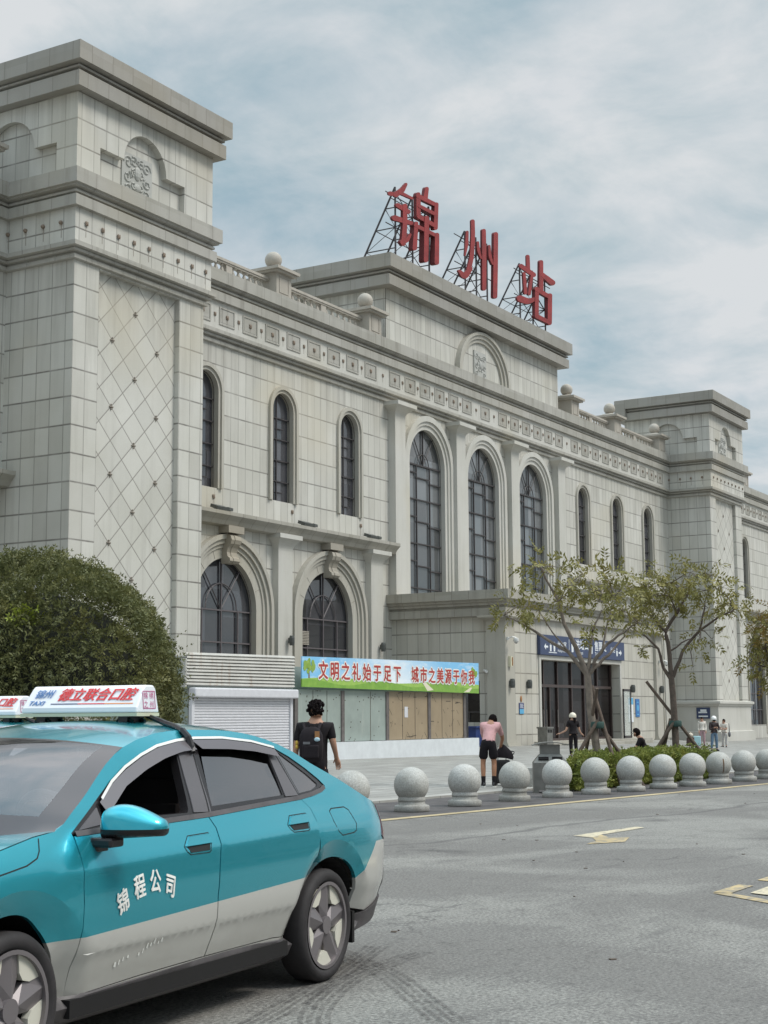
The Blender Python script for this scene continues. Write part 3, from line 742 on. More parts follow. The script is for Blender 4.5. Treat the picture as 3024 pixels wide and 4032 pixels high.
# ================================================================ ground
def lerp(v, xs, ys):
    if v<=xs[0]: return ys[0]
    for i in range(len(xs)-1):
        if v<=xs[i+1]: return ys[i]+(ys[i+1]-ys[i])*(v-xs[i])/(xs[i+1]-xs[i])
    return ys[-1]
def ss(t): t=min(1,max(0,t)); return t*t*(3-2*t)
def gz(x,y):
    return .03*min(1,max(0,(y-kerb_y(x)-.2)/.3)) + ss((y-15.)/7)*lerp(x,[20,45,55,65,97,125],[.09,.07,-.02,-.24,-.33,-.36]) + ss((y-28.)/3.6)*lerp(x,[30,45,55,62,66,86,91,97],[.02,.03,.08,.25,.36,.40,.22,0])
def kerb_y(x): return 14.35-.1*(x-25)*.85      # front edge of the raised plaza
M['asphalt']=None
def asphalt():
    m,nt,b=mat('worn_asphalt'); N=NT(nt); P,p,nn=N.pos()
    grain=N.noise(P,38,4,.8); mid=N.noise(P,7,6,.7); big=N.noise(P,.33,5,.6,.6)
    c=N.mix(N.rng(grain,.3,.72,0,1),(.060,.056,.053),(.27,.26,.242))
    c=N.mix(N.rng(N.m('ADD',big,N.m('MULTIPLY',N.m('SUBTRACT',grain,.5),.35)),.47,.62,0,.55),c,N.mix(N.rng(grain,.34,.62,0,1),(.12,.115,.105),(.40,.39,.355)))      # dusty pale patches
    c=N.mix(N.rng(mid,.54,.72,0,.55),c,(.055,.050,.050))
    # dark scrapes along the driving direction
    sv=N.vec(N.m('MULTIPLY',N.m('ADD',N.m('MULTIPLY',p[0],.99),N.m('MULTIPLY',p[1],-.1)),.55),N.m('MULTIPLY',N.m('ADD',N.m('MULTIPLY',p[1],.99),N.m('MULTIPLY',p[0],.1)),3.6),2.0)
    c=N.mix(N.rng(N.noise(sv,1.0,6,.6),.57,.76,0,.5),c,(.07,.066,.066))
    # tar seams
    w=N.m('ABSOLUTE',N.m('SUBTRACT',N.m('ADD',p[1],N.m('MULTIPLY',N.m('SUBTRACT',N.noise(P,.35,3),.5),1.4)),N.m('SUBTRACT',11.6,N.m('MULTIPLY',p[0],.13))))
    c=N.mix(N.rng(w,.02,.10,.55,0.0),c,(.06,.056,.056))
    vo=N.n('ShaderNodeTexVoronoi',feature='DISTANCE_TO_EDGE'); vo.inputs['Scale'].default_value=.30
    dv=N.n('ShaderNodeVectorMath',operation='ADD'); nt.links.new(P,dv.inputs[0]); nt.links.new(N.noise(P,.9,5,.65,0,True),dv.inputs[1]); nt.links.new(dv.outputs[0],vo.inputs['Vector'])
    cr=N.m('MULTIPLY',N.rng(vo.outputs['Distance'],.002,.006,.45,0.0),N.rng(N.noise(P,.22,2),.48,.58,0,1))
    c=N.mix(cr,c,(.035,.032,.032))
    c=N.mix(N.rng(N.noise(P,.75,3,.5,.4),.66,.78,0,.5),c,(.06,.056,.055))          # oil stains
    nt.links.new(c,b.inputs['Base Color'])
    nt.links.new(N.rng(big,.3,.7,.86,.62),b.inputs['Roughness'])
    b.inputs['Specular IOR Level'].default_value=.28
    nt.links.new(N.bump(N.m('ADD',grain,N.m('MULTIPLY',mid,.6)),.7,.012),b.inputs['Normal'])
    return m
M['asphalt']=asphalt()
def paving():
    m,nt,b=mat('plaza_paving'); N=NT(nt); P,p,nn=N.pos()
    br=N.n('ShaderNodeTexBrick'); br.offset=.5
    N.set(br.inputs['Vector'],P); br.inputs['Scale'].default_value=1; br.inputs['Brick Width'].default_value=.9; br.inputs['Row Height'].default_value=.45; br.inputs['Mortar Size'].default_value=.02
    br.inputs['Color1'].default_value=(.245,.238,.22,1); br.inputs['Color2'].default_value=(.36,.352,.33,1); br.inputs['Mortar'].default_value=(.10,.092,.08,1); br.inputs['Bias'].default_value=0
    c=N.mix(N.rng(N.noise(P,.5,6,.65),.38,.68,0,.6),br.outputs[0],(.22,.215,.20))
    c=N.mix(N.rng(N.noise(N.vec(N.m('MULTIPLY',p[0],.5),N.m('MULTIPLY',p[1],2.2),0.0),1.0,6,.6),.55,.75,0,.5),c,(.17,.165,.155))
    c=N.mix(.35,c,N.mix(N.noise(P,24,3,.7),(.2,.2,.2),(.8,.8,.8)),'OVERLAY')
    nt.links.new(c,b.inputs['Base Color']); b.inputs['Roughness'].default_value=.62; b.inputs['Specular IOR Level'].default_value=.35
    nt.links.new(N.bump(br.outputs['Fac'],-.4,.006),b.inputs['Normal'])
    return m
M['paving']=paving()
M['kerb']=stone('kerb_granite',base=(.36,.35,.33),joints='vert',dx=1.0,dirt=.6)
M['margin']=plain('dark_margin_asphalt',(.070,.064,.064),.8,var=.45,vscale=2.5,bump=.5,bscale=60)
def worn_paint(name,col,under=(.17,.165,.155),thr=.5):
    m,nt,b=mat(name); N=NT(nt); P,p,nn=N.pos()
    c=N.mix(N.rng(N.noise(P,1.5,4,.6),.35,.7,0,.75),col,tuple(x*.55 for x in col))
    c=N.mix(N.rng(N.noise(P,9,6,.75),thr,thr+.13,0,.9),c,under)
    nt.links.new(c,b.inputs['Base Color']); b.inputs['Roughness'].default_value=.7
    return m
M['yellow']=worn_paint('worn_yellow_paint',(.50,.40,.23),thr=.56)
M['white_paint']=worn_paint('worn_white_paint',(.62,.54,.38),thr=.50)
M['yellow_worn']=worn_paint('ochre_road_paint',(.52,.40,.21),thr=.47)
M['tyremark']=None

def ground():
    g=MB()
    # one sheet reaching the horizon: fine where it is seen, coarse beyond
    xs=[-1500,-400,-100,-30]+[-10+2*i for i in range(75)]+[160,220,400,900,2500]
    ys=[-1500,-400,-100,-30]+[-10+2*i for i in range(10)]+[12+1*i for i in range(32)]+[60,120,400,900,2500]
    def h(x,y):
        return min(-.012, gz(x,y)-.30) if y>9 else -.012
    vs=[(x,y,h(x,y) if -10<=x<=150 and y<=44 else -.6 if y>44 else -.012) for y in ys for x in xs]
    n=len(xs); fs=[(j*n+i,j*n+i+1,(j+1)*n+i+1,(j+1)*n+i) for j in range(len(ys)-1) for i in range(n-1)]
    g.add(vs,fs); o=g.obj('ground',M['asphalt'],None); tag(o,None,kind='structure')
    # road: fine asphalt sheet in front of the plaza
    r=MB(); 
    xs=[-20+2*i for i in range(71)]
    vs=[]
    for x in xs: vs+=[(x,-14,0),(x,kerb_y(x)+.02,0)]
    r.add(vs,[(2*i,2*i+2,2*i+3,2*i+1) for i in range(len(xs)-1)])
    tag(r.obj('road',M['asphalt']),None,kind='structure')
    # plaza
    p=MB(); vs=[]; cols=[0,.3,.6,1.2,2,3,4.5,6,8,10,12,14,16,18,20,22,24,27,30]
    xs=[-20+2*i for i in range(91)]
    for x in xs:
        k=kerb_y(x)+.3
        for c in cols: vs.append((x,k+c,gz(x,k+c)))
    n=len(cols); p.add(vs,[(i*n+j,(i+1)*n+j,(i+1)*n+j+1,i*n+j+1) for i in range(len(xs)-1) for j in range(n-1)])
    tag(p.obj('plaza_pavement',M['paving'],smooth=True,angle=60),None,kind='structure')
    k=MB(); vs=[]
    for x in xs:
        y=kerb_y(x); vs+=[(x,y,-.05),(x,y,.045),(x,y+.30,.048),(x,y+.30,-.05)]
    k.add(vs,[(4*i+a,4*i+4+a,4*i+5+a,4*i+1+a) for i in range(len(xs)-1) for a in range(3)])
    tag(k.obj('kerb',M['kerb']),None,kind='structure')
    # dark margin strip the stone balls stand on, and the yellow edge line
    d=MB(); vs=[]
    def yl(x): return 11.97-.1145*(x-20.5)
    for x in xs: vs+=[(x,yl(x)+.02,.004),(x,kerb_y(x)+.001,.004)]
    d.add(vs,[(2*i,2*i+2,2*i+3,2*i+1) for i in range(len(xs)-1)]); tag(d.obj('road_margin',M['margin']),None,kind='structure')
    d=MB(); vs=[]
    for x in xs: vs+=[(x,yl(x)-.13,.008),(x,yl(x)+.09,.008)]
    d.add(vs,[(2*i,2*i+2,2*i+3,2*i+1) for i in range(len(xs)-1)]); tag(d.obj('road_line_marking',M['yellow']),None,kind='structure')
    def flat(name,polys,mm,z):
        b=MB()
        for q in polys: b.add([(x,y,z) for x,y in q],[tuple(range(len(q)))])
        tag(b.obj(name,mm),None,kind='structure')
    return flat
flat_mark=ground()
# ================================================================ taxi
CAR_O, CAR_A = Vector((7.63, 5.90, 0)), pi + radians(5.6)
WXR, WXF, WZ = -0.05, 2.86, .328
def interp(v, xs, ys):
    """smooth monotone interpolation"""
    if v <= xs[0]: return ys[0]
    if v >= xs[-1]: return ys[-1]
    for i in range(len(xs)-1):
        if v <= xs[i+1]:
            h=xs[i+1]-xs[i]; t=(v-xs[i])/h
            def slope(k):
                if k==0: return (ys[1]-ys[0])/(xs[1]-xs[0])
                if k==len(xs)-1: return (ys[-1]-ys[-2])/(xs[-1]-xs[-2])
                a=(ys[k]-ys[k-1])/(xs[k]-xs[k-1]); b=(ys[k+1]-ys[k])/(xs[k+1]-xs[k])
                return 0 if a*b<=0 else 2*a*b/(a+b)
            m0,m1=slope(i),slope(i+1)
            return (2*t**3-3*t*t+1)*ys[i]+(t**3-2*t*t+t)*h*m0+(-2*t**3+3*t*t)*ys[i+1]+(t**3-t*t)*h*m1
HZ=[.10,.20,.30,.40,.497,.50,.60,.72,.80,.875,.90,.96,1.04,1.12,1.2,1.3,1.40,1.47,1.55]
HY=[.805,.822,.846,.880,.915,.918,.930,.934,.928,.912,.905,.880,.838,.800,.756,.702,.648,.60,.52]
TX=[-1.02,-.96,-.90,-.80,-.62,-.2,.3,2.4,2.9,3.2,3.4,3.55,3.68,3.76]
TY=[.21,.130,.088,.050,.020,.004,0,0,.012,.04,.085,.16,.28,.46]
def arch_r(x,z):
    xc = WXR if x<1.4 else WXF
    return sqrt(((x-xc)/.405)**2+(max(0,z-.30)/.415)**2)
def half(x,z):
    y=interp(z,HZ,HY)-interp(x,TX,TY)
    if z>.28:
        r=arch_r(x,z)
        if r<1.27: y-=.062*(1.27-max(r,.95))/.27
    # soft rising swage over the doors
    if .1<x<2.6: y+=.007*math.exp(-((z-(.865+.02*(2.4-x)))/.03)**2)
    return y
RX=[-.95,-.88,-.68,-.38,-.13,.02,.28,.5,.8,1.1,1.4,1.75,1.96,2.19,2.38,2.54,2.7,3.0,3.3,3.55,3.7]
RZ=[.965,.995,1.055,1.18,1.275,1.345,1.425,1.465,1.487,1.49,1.475,1.41,1.33,1.21,1.12,1.05,1.035,.985,.90,.80,.70]
def rail(x): 
    z=interp(x,RX,RZ)
    return half(x,z), z
def car_side(name, outer, holes, mats, parent, off=0.0, sp=.045, edges=(), thick=.022, sides=(1,-1), flange=True, smooth=True, mi=None):
    """panel traced in side view and laid on the body's side surface, with a turned-in edge"""
    P=[]; E=[]; F=[]
    def poly(q):
        # resample long edges so that they follow the surface
        r=[]
        for a,b in zip(q,q[1:]+q[:1]):
            n=max(1,int(math.hypot(b[0]-a[0],b[1]-a[1])/(sp*1.3)))
            r+=[(a[0]+(b[0]-a[0])*i/n,a[1]+(b[1]-a[1])*i/n) for i in range(n)]
        return r
    loops=[poly(outer)]+[poly(h) for h in holes]
    for L in loops:
        b=len(P); P+=[Vector(p) for p in L]; F.append(list(range(b,len(P))))
    for e in edges:
        b=len(P); P+=[Vector(p) for p in e]; E+=[(b+i,b+i+1) for i in range(len(e)-1)]
    xs=[p[0] for p in outer]; zs=[p[1] for p in outer]
    rnd=random.Random(3)
    x=min(xs)
    k=0
    while x<max(xs):
        z=min(zs)+(sp*.43 if k%2 else 0)
        while z<max(zs):
            q=(x+rnd.uniform(-.002,.002),z)
            near=min(min((q[0]-p[0])**2+(q[1]-p[1])**2 for p in L) for L in loops)
            if near>(sp*.5)**2: P.append(Vector(q))
            z+=sp*.86
        x+=sp; k+=1
    v2,_,f2,_,_,_=delaunay_2d_cdt(P,E,F,2,1e-5)
    objs=[]
    for s in sides:
        mb=MB()
        mb.add([(p.x,s*(half(p.x,p.y)+off),p.y) for p in v2],[tuple(f) if s>0 else tuple(f)[::-1] for f in f2])
        if flange:
            for L in loops:
                n=len(L)
                mb.add([(u,s*(half(u,v)+off),v) for u,v in L]+[(u,s*(half(u,v)+off-thick),v) for u,v in L],[(i,(i+1)%n,(i+1)%n+n,i+n) for i in range(n)])
        o=mb.obj(name,mats,parent,smooth,28)
        objs.append(o)
    return objs
def loft(rows, close=False):
    mb=MB(); n=len(rows[0]); vs=[v for r in rows for v in r]
    mb.add(vs,[(i*n+k,i*n+k+1,(i+1)*n+k+1,(i+1)*n+k) for i in range(len(rows)-1) for k in range(n-1)])
    return mb
def strip(path, w, off, sides=(1,)):
    """narrow ribbon lying on the body side along a path"""
    mb=MB()
    pts=[]
    for a,b in zip(path,path[1:]):
        n=max(1,int(math.hypot(b[0]-a[0],b[1]-a[1])/.04)); pts+=[(a[0]+(b[0]-a[0])*i/n,a[1]+(b[1]-a[1])*i/n) for i in range(n)]
    pts.append(path[-1])
    for s in sides:
        vs=[]
        for i,p in enumerate(pts):
            a=pts[max(i-1,0)]; b=pts[min(i+1,len(pts)-1)]
            t=Vector((b[0]-a[0],b[1]-a[1])); t.normalize(); nx,nz=-t.y,t.x
            for e in (-w/2,w/2):
                x,z=p[0]+nx*e,p[1]+nz*e; vs.append((x,s*(half(x,z)+off),z))
        mb.add(vs,[(2*i,2*i+1,2*i+3,2*i+2) for i in range(len(pts)-1)])
    return mb
def text_mesh(body, size, bold=0.0, align='CENTER', shear=0.0, spacing=1.0):
    cu=bpy.data.curves.new('lettering','FONT'); cu.body=body; cu.size=size; cu.align_x=align; cu.offset=bold; cu.shear=shear; cu.space_character=spacing; cu.resolution_u=2
    o=bpy.data.objects.new('lettering',cu); COL.objects.link(o)
    dg=bpy.context.evaluated_depsgraph_get()
    me=bpy.data.meshes.new_from_object(o.evaluated_get(dg))
    bpy.data.objects.remove(o); bpy.data.curves.remove(cu)
    vs=[tuple(v.co) for v in me.vertices]; fs=[tuple(p.vertices) for p in me.polygons]
    bpy.data.meshes.remove(me)
    return vs,fs
def lettering(name, items, mp, m, parent, nrm=(1,0,.5)):
    """items: (text,size,bold,align,x,y,shear,rot); mp maps (u,v)->xyz"""
    mb=MB()
    for t in items:
        body,size,bold,al,x,y,sh,ro=t[:8]
        sx=t[8] if len(t)>8 else 1.0
        vs,fs=text_mesh(body,size,0,al,sh)
        c,s_=cos(ro),sin(ro)
        for k,(du,dv) in enumerate(((0,0),(bold,0),(-bold,0),(0,bold*.7),(0,-bold*.7)) if bold else ((0,0),)):
            pts=[Vector(mp(x+(v[0]*c-v[1]*s_)*sx+du, y+v[0]*s_+v[1]*c+dv)) for v in vs]
            mb.add([p+Vector(nrm)*.0005*k for p in pts],fs)
    return mb.obj(name,m,parent,fix=False)

# paint: teal over white, the line rising towards the tail
def paint():
    m,nt,b=mat('teal_white_car_paint'); N=NT(nt)
    tcn=N.n('ShaderNodeTexCoord'); sp=N.n('ShaderNodeSeparateXYZ'); nt.links.new(tcn.outputs['Object'],sp.inputs[0])
    x,z=sp.outputs[0],sp.outputs[2]
    line=N.m('ADD',N.m('MULTIPLY',x,-.031),.653)
    low=N.m('LESS_THAN',z,line)
    rear=N.m('MULTIPLY',N.m('LESS_THAN',x,-.40),N.m('LESS_THAN',z,N.m('MINIMUM',.775,N.m('ADD',.575,N.m('MULTIPLY',N.m('SUBTRACT',-.42,x),.85)))))
    low=N.m('MULTIPLY',low,N.m('GREATER_THAN',x,-.02))
    w=N.m('MAXIMUM',low,rear)
    c=N.mix(w,(.030,.42,.52),(.52,.51,.475))
    # dust low down on the sills and doors
    d=N.m('MULTIPLY',N.rng(z,.25,.60,.40,0.0),N.rng(N.noise(tcn.outputs['Object'],4,6,.65),.35,.7,.2,1))
    c=N.mix(d,c,(.30,.28,.235))
    nt.links.new(c,b.inputs['Base Color']); nt.links.new(N.rng(w,0,1,.72,.15),b.inputs['Metallic']); b.inputs['Roughness'].default_value=.24; b.inputs['Specular IOR Level'].default_value=.5
    b.inputs['Coat Weight'].default_value=.9; b.inputs['Coat Roughness'].default_value=.05
    nt.links.new(N.rng(N.noise(tcn.outputs['Object'],3,5,.6),.35,.7,.03,.12),b.inputs['Coat Roughness'])
    return m
M['paint']=paint()
M['cladding']=plain('black_plastic_cladding',(.072,.065,.067),.5,var=.35,vscale=5,bump=.1,bscale=120)
M['black']=plain('gloss_black_trim',(.018,.016,.017),.25)
M['rubber']=plain('tyre_rubber',(.024,.021,.022),.75,var=.3,vscale=9)
M['seam']=plain('panel_gap',(.006,.008,.009),.8)
M['chrome']=plain('chrome_strip',(.85,.83,.79),.3,metal=.35)
M['rimgrey']=plain('dark_wheel_cover',(.20,.18,.185),.36,metal=.4)
M['rimwhite']=plain('pale_wheel_insert',(.58,.56,.48),.4)
M['interior']=plain('dark_interior',(.020,.017,.018),.8)
M['seat']=plain('seat_fabric',(.045,.037,.037),.85)
M['pillarcover']=plain('satin_pillar_film',(.10,.092,.098),.25,spec=.7)
M['frit']=plain('windscreen_frit',(.055,.048,.052),.2,spec=.6)
M['liner']=plain('wheel_well_liner',(.008,.007,.007),.95)
M['taillight']=plain('red_lamp_lens',(.16,.012,.012),.12,coat=1)
M['lightbox']=plain('white_acrylic',(.80,.79,.82),.22,coat=.3)
M['cream']=plain('cream_plastic',(.60,.57,.42),.5)
M['red_ink']=plain('red_print',(.74,.055,.06),.5)
M['blue_ink']=plain('blue_print',(.10,.24,.52),.5)
M['navy_ink']=plain('navy_print',(.06,.07,.17),.5)
M['orange_ink']=plain('orange_print',(.85,.30,.10),.5)
M['purple_ink']=plain('plum_print',(.50,.08,.22),.5)
M['white_ink']=plain('white_vinyl',(.80,.80,.76),.5)
def seethrough(name, tint, refl, rough=.04, base=(.5,.5,.52), alpha=None):
    m,nt,b=mat(name); N=NT(nt)
    tr=N.n('ShaderNodeBsdfTransparent'); tr.inputs[0].default_value=(*tint,1)
    gl=N.n('ShaderNodeBsdfGlossy'); gl.inputs['Roughness'].default_value=rough; gl.inputs[0].default_value=(.9,.9,.92,1)
    fr=N.n('ShaderNodeFresnel'); fr.inputs[0].default_value=1.5
    f=N.m('ADD',N.m('MULTIPLY',fr.outputs[0],.9),refl,clamp=True)
    mx=N.n('ShaderNodeMixShader'); nt.links.new(f,mx.inputs[0]); nt.links.new(tr.outputs[0],mx.inputs[1]); nt.links.new(gl.outputs[0],mx.inputs[2])
    last=mx.outputs[0]
    if alpha:
        df=N.n('ShaderNodeBsdfDiffuse'); df.inputs[0].default_value=(*base,1)
        m2=N.n('ShaderNodeMixShader'); m2.inputs[0].default_value=alpha; nt.links.new(last,m2.inputs[1]); nt.links.new(df.outputs[0],m2.inputs[2]); last=m2.outputs[0]
    o=nt.nodes['Material Output']; nt.links.new(last,o.inputs[0])
    return m
M['windscreen']=seethrough('windscreen_glass',(.60,.61,.63),.12,.03,(.30,.29,.31),.05)
M['sideglass']=seethrough('tinted_side_glass',(.16,.15,.16),.20,.06,(.25,.24,.25),.22)
M['visor']=seethrough('smoked_rain_visor',(.10,.09,.10),.12,.18,(.20,.18,.19),.55)

def wheel(parent, x, y, name='wheel'):
    s=1 if y>0 else -1
    R=.327; r_in=.248; w=.19
    t=MB()
    prof=[(r_in,-w/2+.01),(R-.035,-w/2),(R-.012,-w/2+.012),(R,-w/2+.035),(R,w/2-.035),(R-.012,w/2-.012),(R-.035,w/2),(r_in+.02,w/2-.004),(r_in,w/2-.022)]
    n=56
    vs=[(r*cos(2*pi*k/n),-a,r*sin(2*pi*k/n)) for r,a in prof for k in range(n)]
    fs=[(i*n+k,i*n+(k+1)%n,(i+1)*n+(k+1)%n,(i+1)*n+k) for i in range(len(prof)-1) for k in range(n)]
    t.add([(a,-b*s if s<0 else -b*1,c) for a,b,c in vs] if 0 else [(a,(-b) if s>0 else b,c) for a,b,c in vs],fs)
    W=bpy.data.objects.new(name,None); COL.objects.link(W); W.parent=parent; W.location=(x,y,.327)
    t.obj('tyre',M['rubber'],W,True,40)
    # barrel, hub, star and inserts, all on the outer face
    f=lambda u,v,d: (u, s*d, v)
    b=MB()
    circ=lambda r,n=48: [(r*cos(2*pi*k/n),r*sin(2*pi*k/n)) for k in range(n)]
    b.prism(circ(r_in),f,-.05,.02); b.obj('rim_barrel',M['liner'],W)
    b=MB(); o=circ(r_in+.004); i=circ(r_in-.016); n=len(o)
    b.add([f(u,v,.088) for u,v in o]+[f(u,v,.088) for u,v in i]+[f(u,v,.02) for u,v in i],[(k,(k+1)%n,(k+1)%n+n,k+n) for k in range(n)]+[(k+n,(k+1)%n+n,(k+1)%n+2*n,k+2*n) for k in range(n)])
    b.obj('rim',M['rimgrey'],W,True)
    st=MB(); ins=MB()
    ph=radians(22)
    pol=lambda r,a: (r*cos(a+ph),r*sin(a+ph))
    for k in range(5):
        a=2*pi*k/5
        # arm of the star: twisted blade with a fold
        A=pol(.05,a-.75); B_=pol(.06,a+.75); C_=pol(.160,a+.42); D=pol(.236,a+.17); E_=pol(.236,a-.24); G=pol(.148,a-.50)
        ridge0=pol(.05,a); ridge1=pol(.236,a-.05)
        vs=[f(*A,.055),f(*G,.055),f(*E_,.066),f(*ridge1,.078),f(*D,.066),f(*C_,.055),f(*B_,.055),f(*ridge0,.082)]
        st.add(vs,[(0,1,7),(1,2,3,7),(3,4,5,7),(5,6,7)])
        st.add([f(*q,.055 if j not in(2,4) else .066) for j,q in enumerate((A,G,E_,ridge1,D,C_,B_))]+[f(*q,.022) for q in (A,G,E_,ridge1,D,C_,B_)],[(j,j+1,j+8,j+7) for j in range(6)])
        # wide pale insert between the arms near the edge
        m_=a+pi/5
        q=[pol(.233,m_-.43),pol(.236,m_-.2),pol(.236,m_+.05),pol(.233,m_+.37),pol(.172,m_+.25),pol(.146,m_+.0),pol(.162,m_-.24)]
        ins.prism(q,f,.03,.068)
    st.prism(circ(.052,20),f,.03,.084)
    st.obj('star_spokes',M['rimgrey'],W); ins.obj('rim_inserts',M['rimwhite'],W)
    return W

def make_taxi():
    T=thing('taxi','teal and white fastback taxi nearest the camera, with a rooftop lightbox','taxi',CAR_O)
    T.rotation_euler=(0,0,CAR_A)
    archR=[(.355,.26),(.35,.43),(.30,.53),(.20,.635),(.06,.70),(-.10,.722),(-.26,.69),(-.38,.61),(-.44,.50),(-.455,.38),(-.44,.26)]
    archF=[(2.515,.26),(2.52,.42),(2.57,.52),(2.65,.62),(2.76,.70),(2.88,.725),(3.02,.70),(3.13,.62),(3.21,.50),(3.23,.38),(3.24,.26)]
    def rounded(q):
        r=[]
        for i in range(len(q)-1):
            a=q[max(i-1,0)];b=q[i];c=q[i+1];d=q[min(i+2,len(q)-1)]
            for k in range(3):
                t=k/3; r.append(tuple(.5*(2*b[j]+(c[j]-a[j])*t+(2*a[j]-5*b[j]+4*c[j]-d[j])*t*t+(3*b[j]-a[j]-3*c[j]+d[j])*t**3) for j in (0,1)))
        return r+[q[-1]]
    archR=rounded(archR[:-1]); archF=rounded(archF)
    top=[(2.43,1.035),(2.12,1.185),(1.98,1.25),(1.82,1.315),(1.64,1.37),(1.46,1.412),(1.25,1.437),(1.06,1.447),(.78,1.445),(.48,1.42),(.25,1.38),(.10,1.32),(-.03,1.25),(-.13,1.185),(-.18,1.14)]
    bot=[(-.17,1.128),(-.10,1.108),(.03,1.092),(.20,1.078),(1.24,1.04),(2.38,1.022)]
    dlo=top+bot
    flR=[(WXR+.405*1.27*cos(a),.30+.415*1.27*sin(a)) for a in [pi*k/22 for k in range(1,22)]]
    flF=[(WXF+.405*1.27*cos(a),.30+.415*1.27*sin(a)) for a in [pi*k/22 for k in range(1,22)]]
    sillz=lambda x: .30+.03*math.exp(-((x-.9)/.5)**2)
    dFr=[(2.42,1.02),(2.425,.93),(2.445,.80),(2.45,.62),(2.44,.44),(2.425,.305)]
    dMd=[(1.245,1.037),(1.22,.98),(1.235,.90),(1.275,.78),(1.295,.64),(1.285,.48),(1.305,.318)]
    dRr=[(.185,1.075),(.12,1.02),(.115,.95),(.13,.84),(.16,.75),(.24,.665),(.315,.54),(.36,.44),(.39,.31)]
    # ---- body shell: fender, roof rail, quarter; doors and windows left out
    railp=[(x,interp(x,RX,RZ)) for x in [2.54,2.46,2.38,2.28,2.19,2.08,1.96,1.85,1.75,1.6,1.4,1.25,1.1,.95,.8,.65,.5,.39,.28,.15,.02,-.13,-.25,-.38,-.53,-.68,-.78,-.88,-.95]]
    frontrail=[(3.70,.70),(3.55,.80),(3.3,.90),(3.0,.985),(2.7,1.035)]
    tail=[(-.965,.90),(-.955,.80),(-.95,.72),(-.955,.60),(-.965,.48),(-.965,.43),(-.80,.388),(-.60,.352)]
    outer=frontrail+railp+tail+archR[::-1][:]
    outer+= [(.365,.30)]+[(.40,.30)]
    # under the doors the shell ends at the sill
    outer+=[(.40,.29),(1.3,.31),(2.40,.29)]+archF+[(3.55,.26),(3.70,.36),(3.74,.5),(3.73,.62)]
    doors_hole=[(2.418,1.012)]+dFr[1:]+[(2.30,.312),(1.305,.332),(.42,.325)]+dRr[::-1]
    hole=[(p[0],p[1]) for p in top]+[bot[0],bot[1],bot[2]]
    # one hole: windows plus both doors
    full=top+bot[:3]+[(.188,1.078)]+dRr[1:-1]+[(.385,.318),(.6,.332),(1.305,.332),(1.9,.325),(2.30,.312),(2.42,.305)]+dFr[::-1][1:-1]+[(2.425,1.02)]
    sh=car_side('body_side',outer,[full],M['paint'],T,0,.05,edges=[flR[4:-3],flF])
    body=sh[0]; 
    # ---- doors
    fd=dFr+[(2.30,.312),(1.9,.325),(1.31,.333)]+dMd[::-1][1:]
    sc=lambda q,cx,cz,e: [(x-(e if x>cx else -e),z-(e if z>cz else -e)) for x,z in q]
    g=.0045
    fd=[(x-g,z) for x,z in dFr]+[(2.30,.317),(1.9,.330),(1.31,.338)]+[(x+g,z) for x,z in dMd[::-1][1:]]
    rd=[(x-g,z) for x,z in dMd[:-1]]+[(1.298,.338),(.6,.337),(.39,.322)]+[(x+g,z) for x,z in dRr[::-1][1:]]
    line5=lambda x0,x1: [(x0+(x1-x0)*i/14,.50) for i in range(15)]
    D1=car_side('door',fd,[],M['paint'],T,0,.04,edges=[line5(1.33,2.41)])
    D2=car_side('door',rd,[],M['paint'],T,0,.04,edges=[line5(.40,1.26),[p for p in flR if p[0]>.375 ][:0] or [(.42,.5),(.41,.52)]])
    # handles: outline, flap, dark pocket
    for D,(hx,hz) in ((D1,(1.44,.915)),(D2,(.335,.95))):
        q=[(.14,-.005),(.075,.045),(-.125,.048),(-.135,.03),(-.095,-.04),(-.075,-.048),(.10,-.045),(.125,-.03)]
        q=[(hx+a,hz+b) for a,b in q]
        for k,s in enumerate((1,-1)):
            st=strip(q+q[:1],.0042,.0015,(s,)); h=st.obj('door_handle',M['seam'],D[k])
            pk=[(hx+.115,hz-.006),(hx-.105,hz-.004),(hx-.085,hz-.036),(hx+.095,hz-.036)]
            o=car_side('handle_pocket',pk,[],M['seam'],T,.002,.03,sides=(s,),flange=False)[0]; o.parent=D[k]
            fl=[(hx+.128,hz-.002),(hx+.075,hz+.04),(hx-.118,hz+.043),(hx-.122,hz+.0)]
            o=car_side('handle_flap',fl,[],M['paint'],T,.012,.03,sides=(s,),thick=.014)[0]; o.parent=D[k]
    # charge flap seam on the quarter, hood cut
    cap=[(-.095,.99),(-.13,1.005),(-.31,1.005),(-.355,.985),(-.395,.90),(-.375,.862),(-.33,.85),(-.17,.845),(-.13,.87),(-.10,.93)]
    strip(cap+cap[:1],.006,.001,(1,)).obj('charge_flap',M['seam'],T)
    for s_ in (1,-1): strip([(2.665,1.03),(2.69,.98),(2.72,.95),(2.80,.925),(2.98,.90),(3.3,.84)],.006,.0012,(s_,)).obj('hood_seam',M['seam'],T)
    # lettering on the front door
    mp=lambda u,v: (u,half(u,v)+.004,v)
    its=[]
    for ch,x,z,ro in (('锦',2.15,.705,.32),('程',2.013,.76,.12),('公',1.88,.772,-.05),('司',1.75,.738,-.22)): its.append((ch,x,z,ro))
    lm=MB()
    for ch,x,z,ro in its:
        vs,fs=text_mesh(ch,.118,0,'CENTER')
        c,s_=cos(ro),sin(ro)
        for k,(du,dv) in enumerate(((0,0),(.0035,0),(-.0035,0),(0,.0025),(0,-.0025))):
            lm.add([(q[0],q[1]+.0006*k,q[2]) for q in (mp(x-((v[0])*c-(v[1]-.042)*s_)*.80+du, z+(v[0]*s_+(v[1]-.042)*c)+dv) for v in vs)],fs)
    lm.obj('door_lettering',M['white_ink'],D1[0],fix=False)
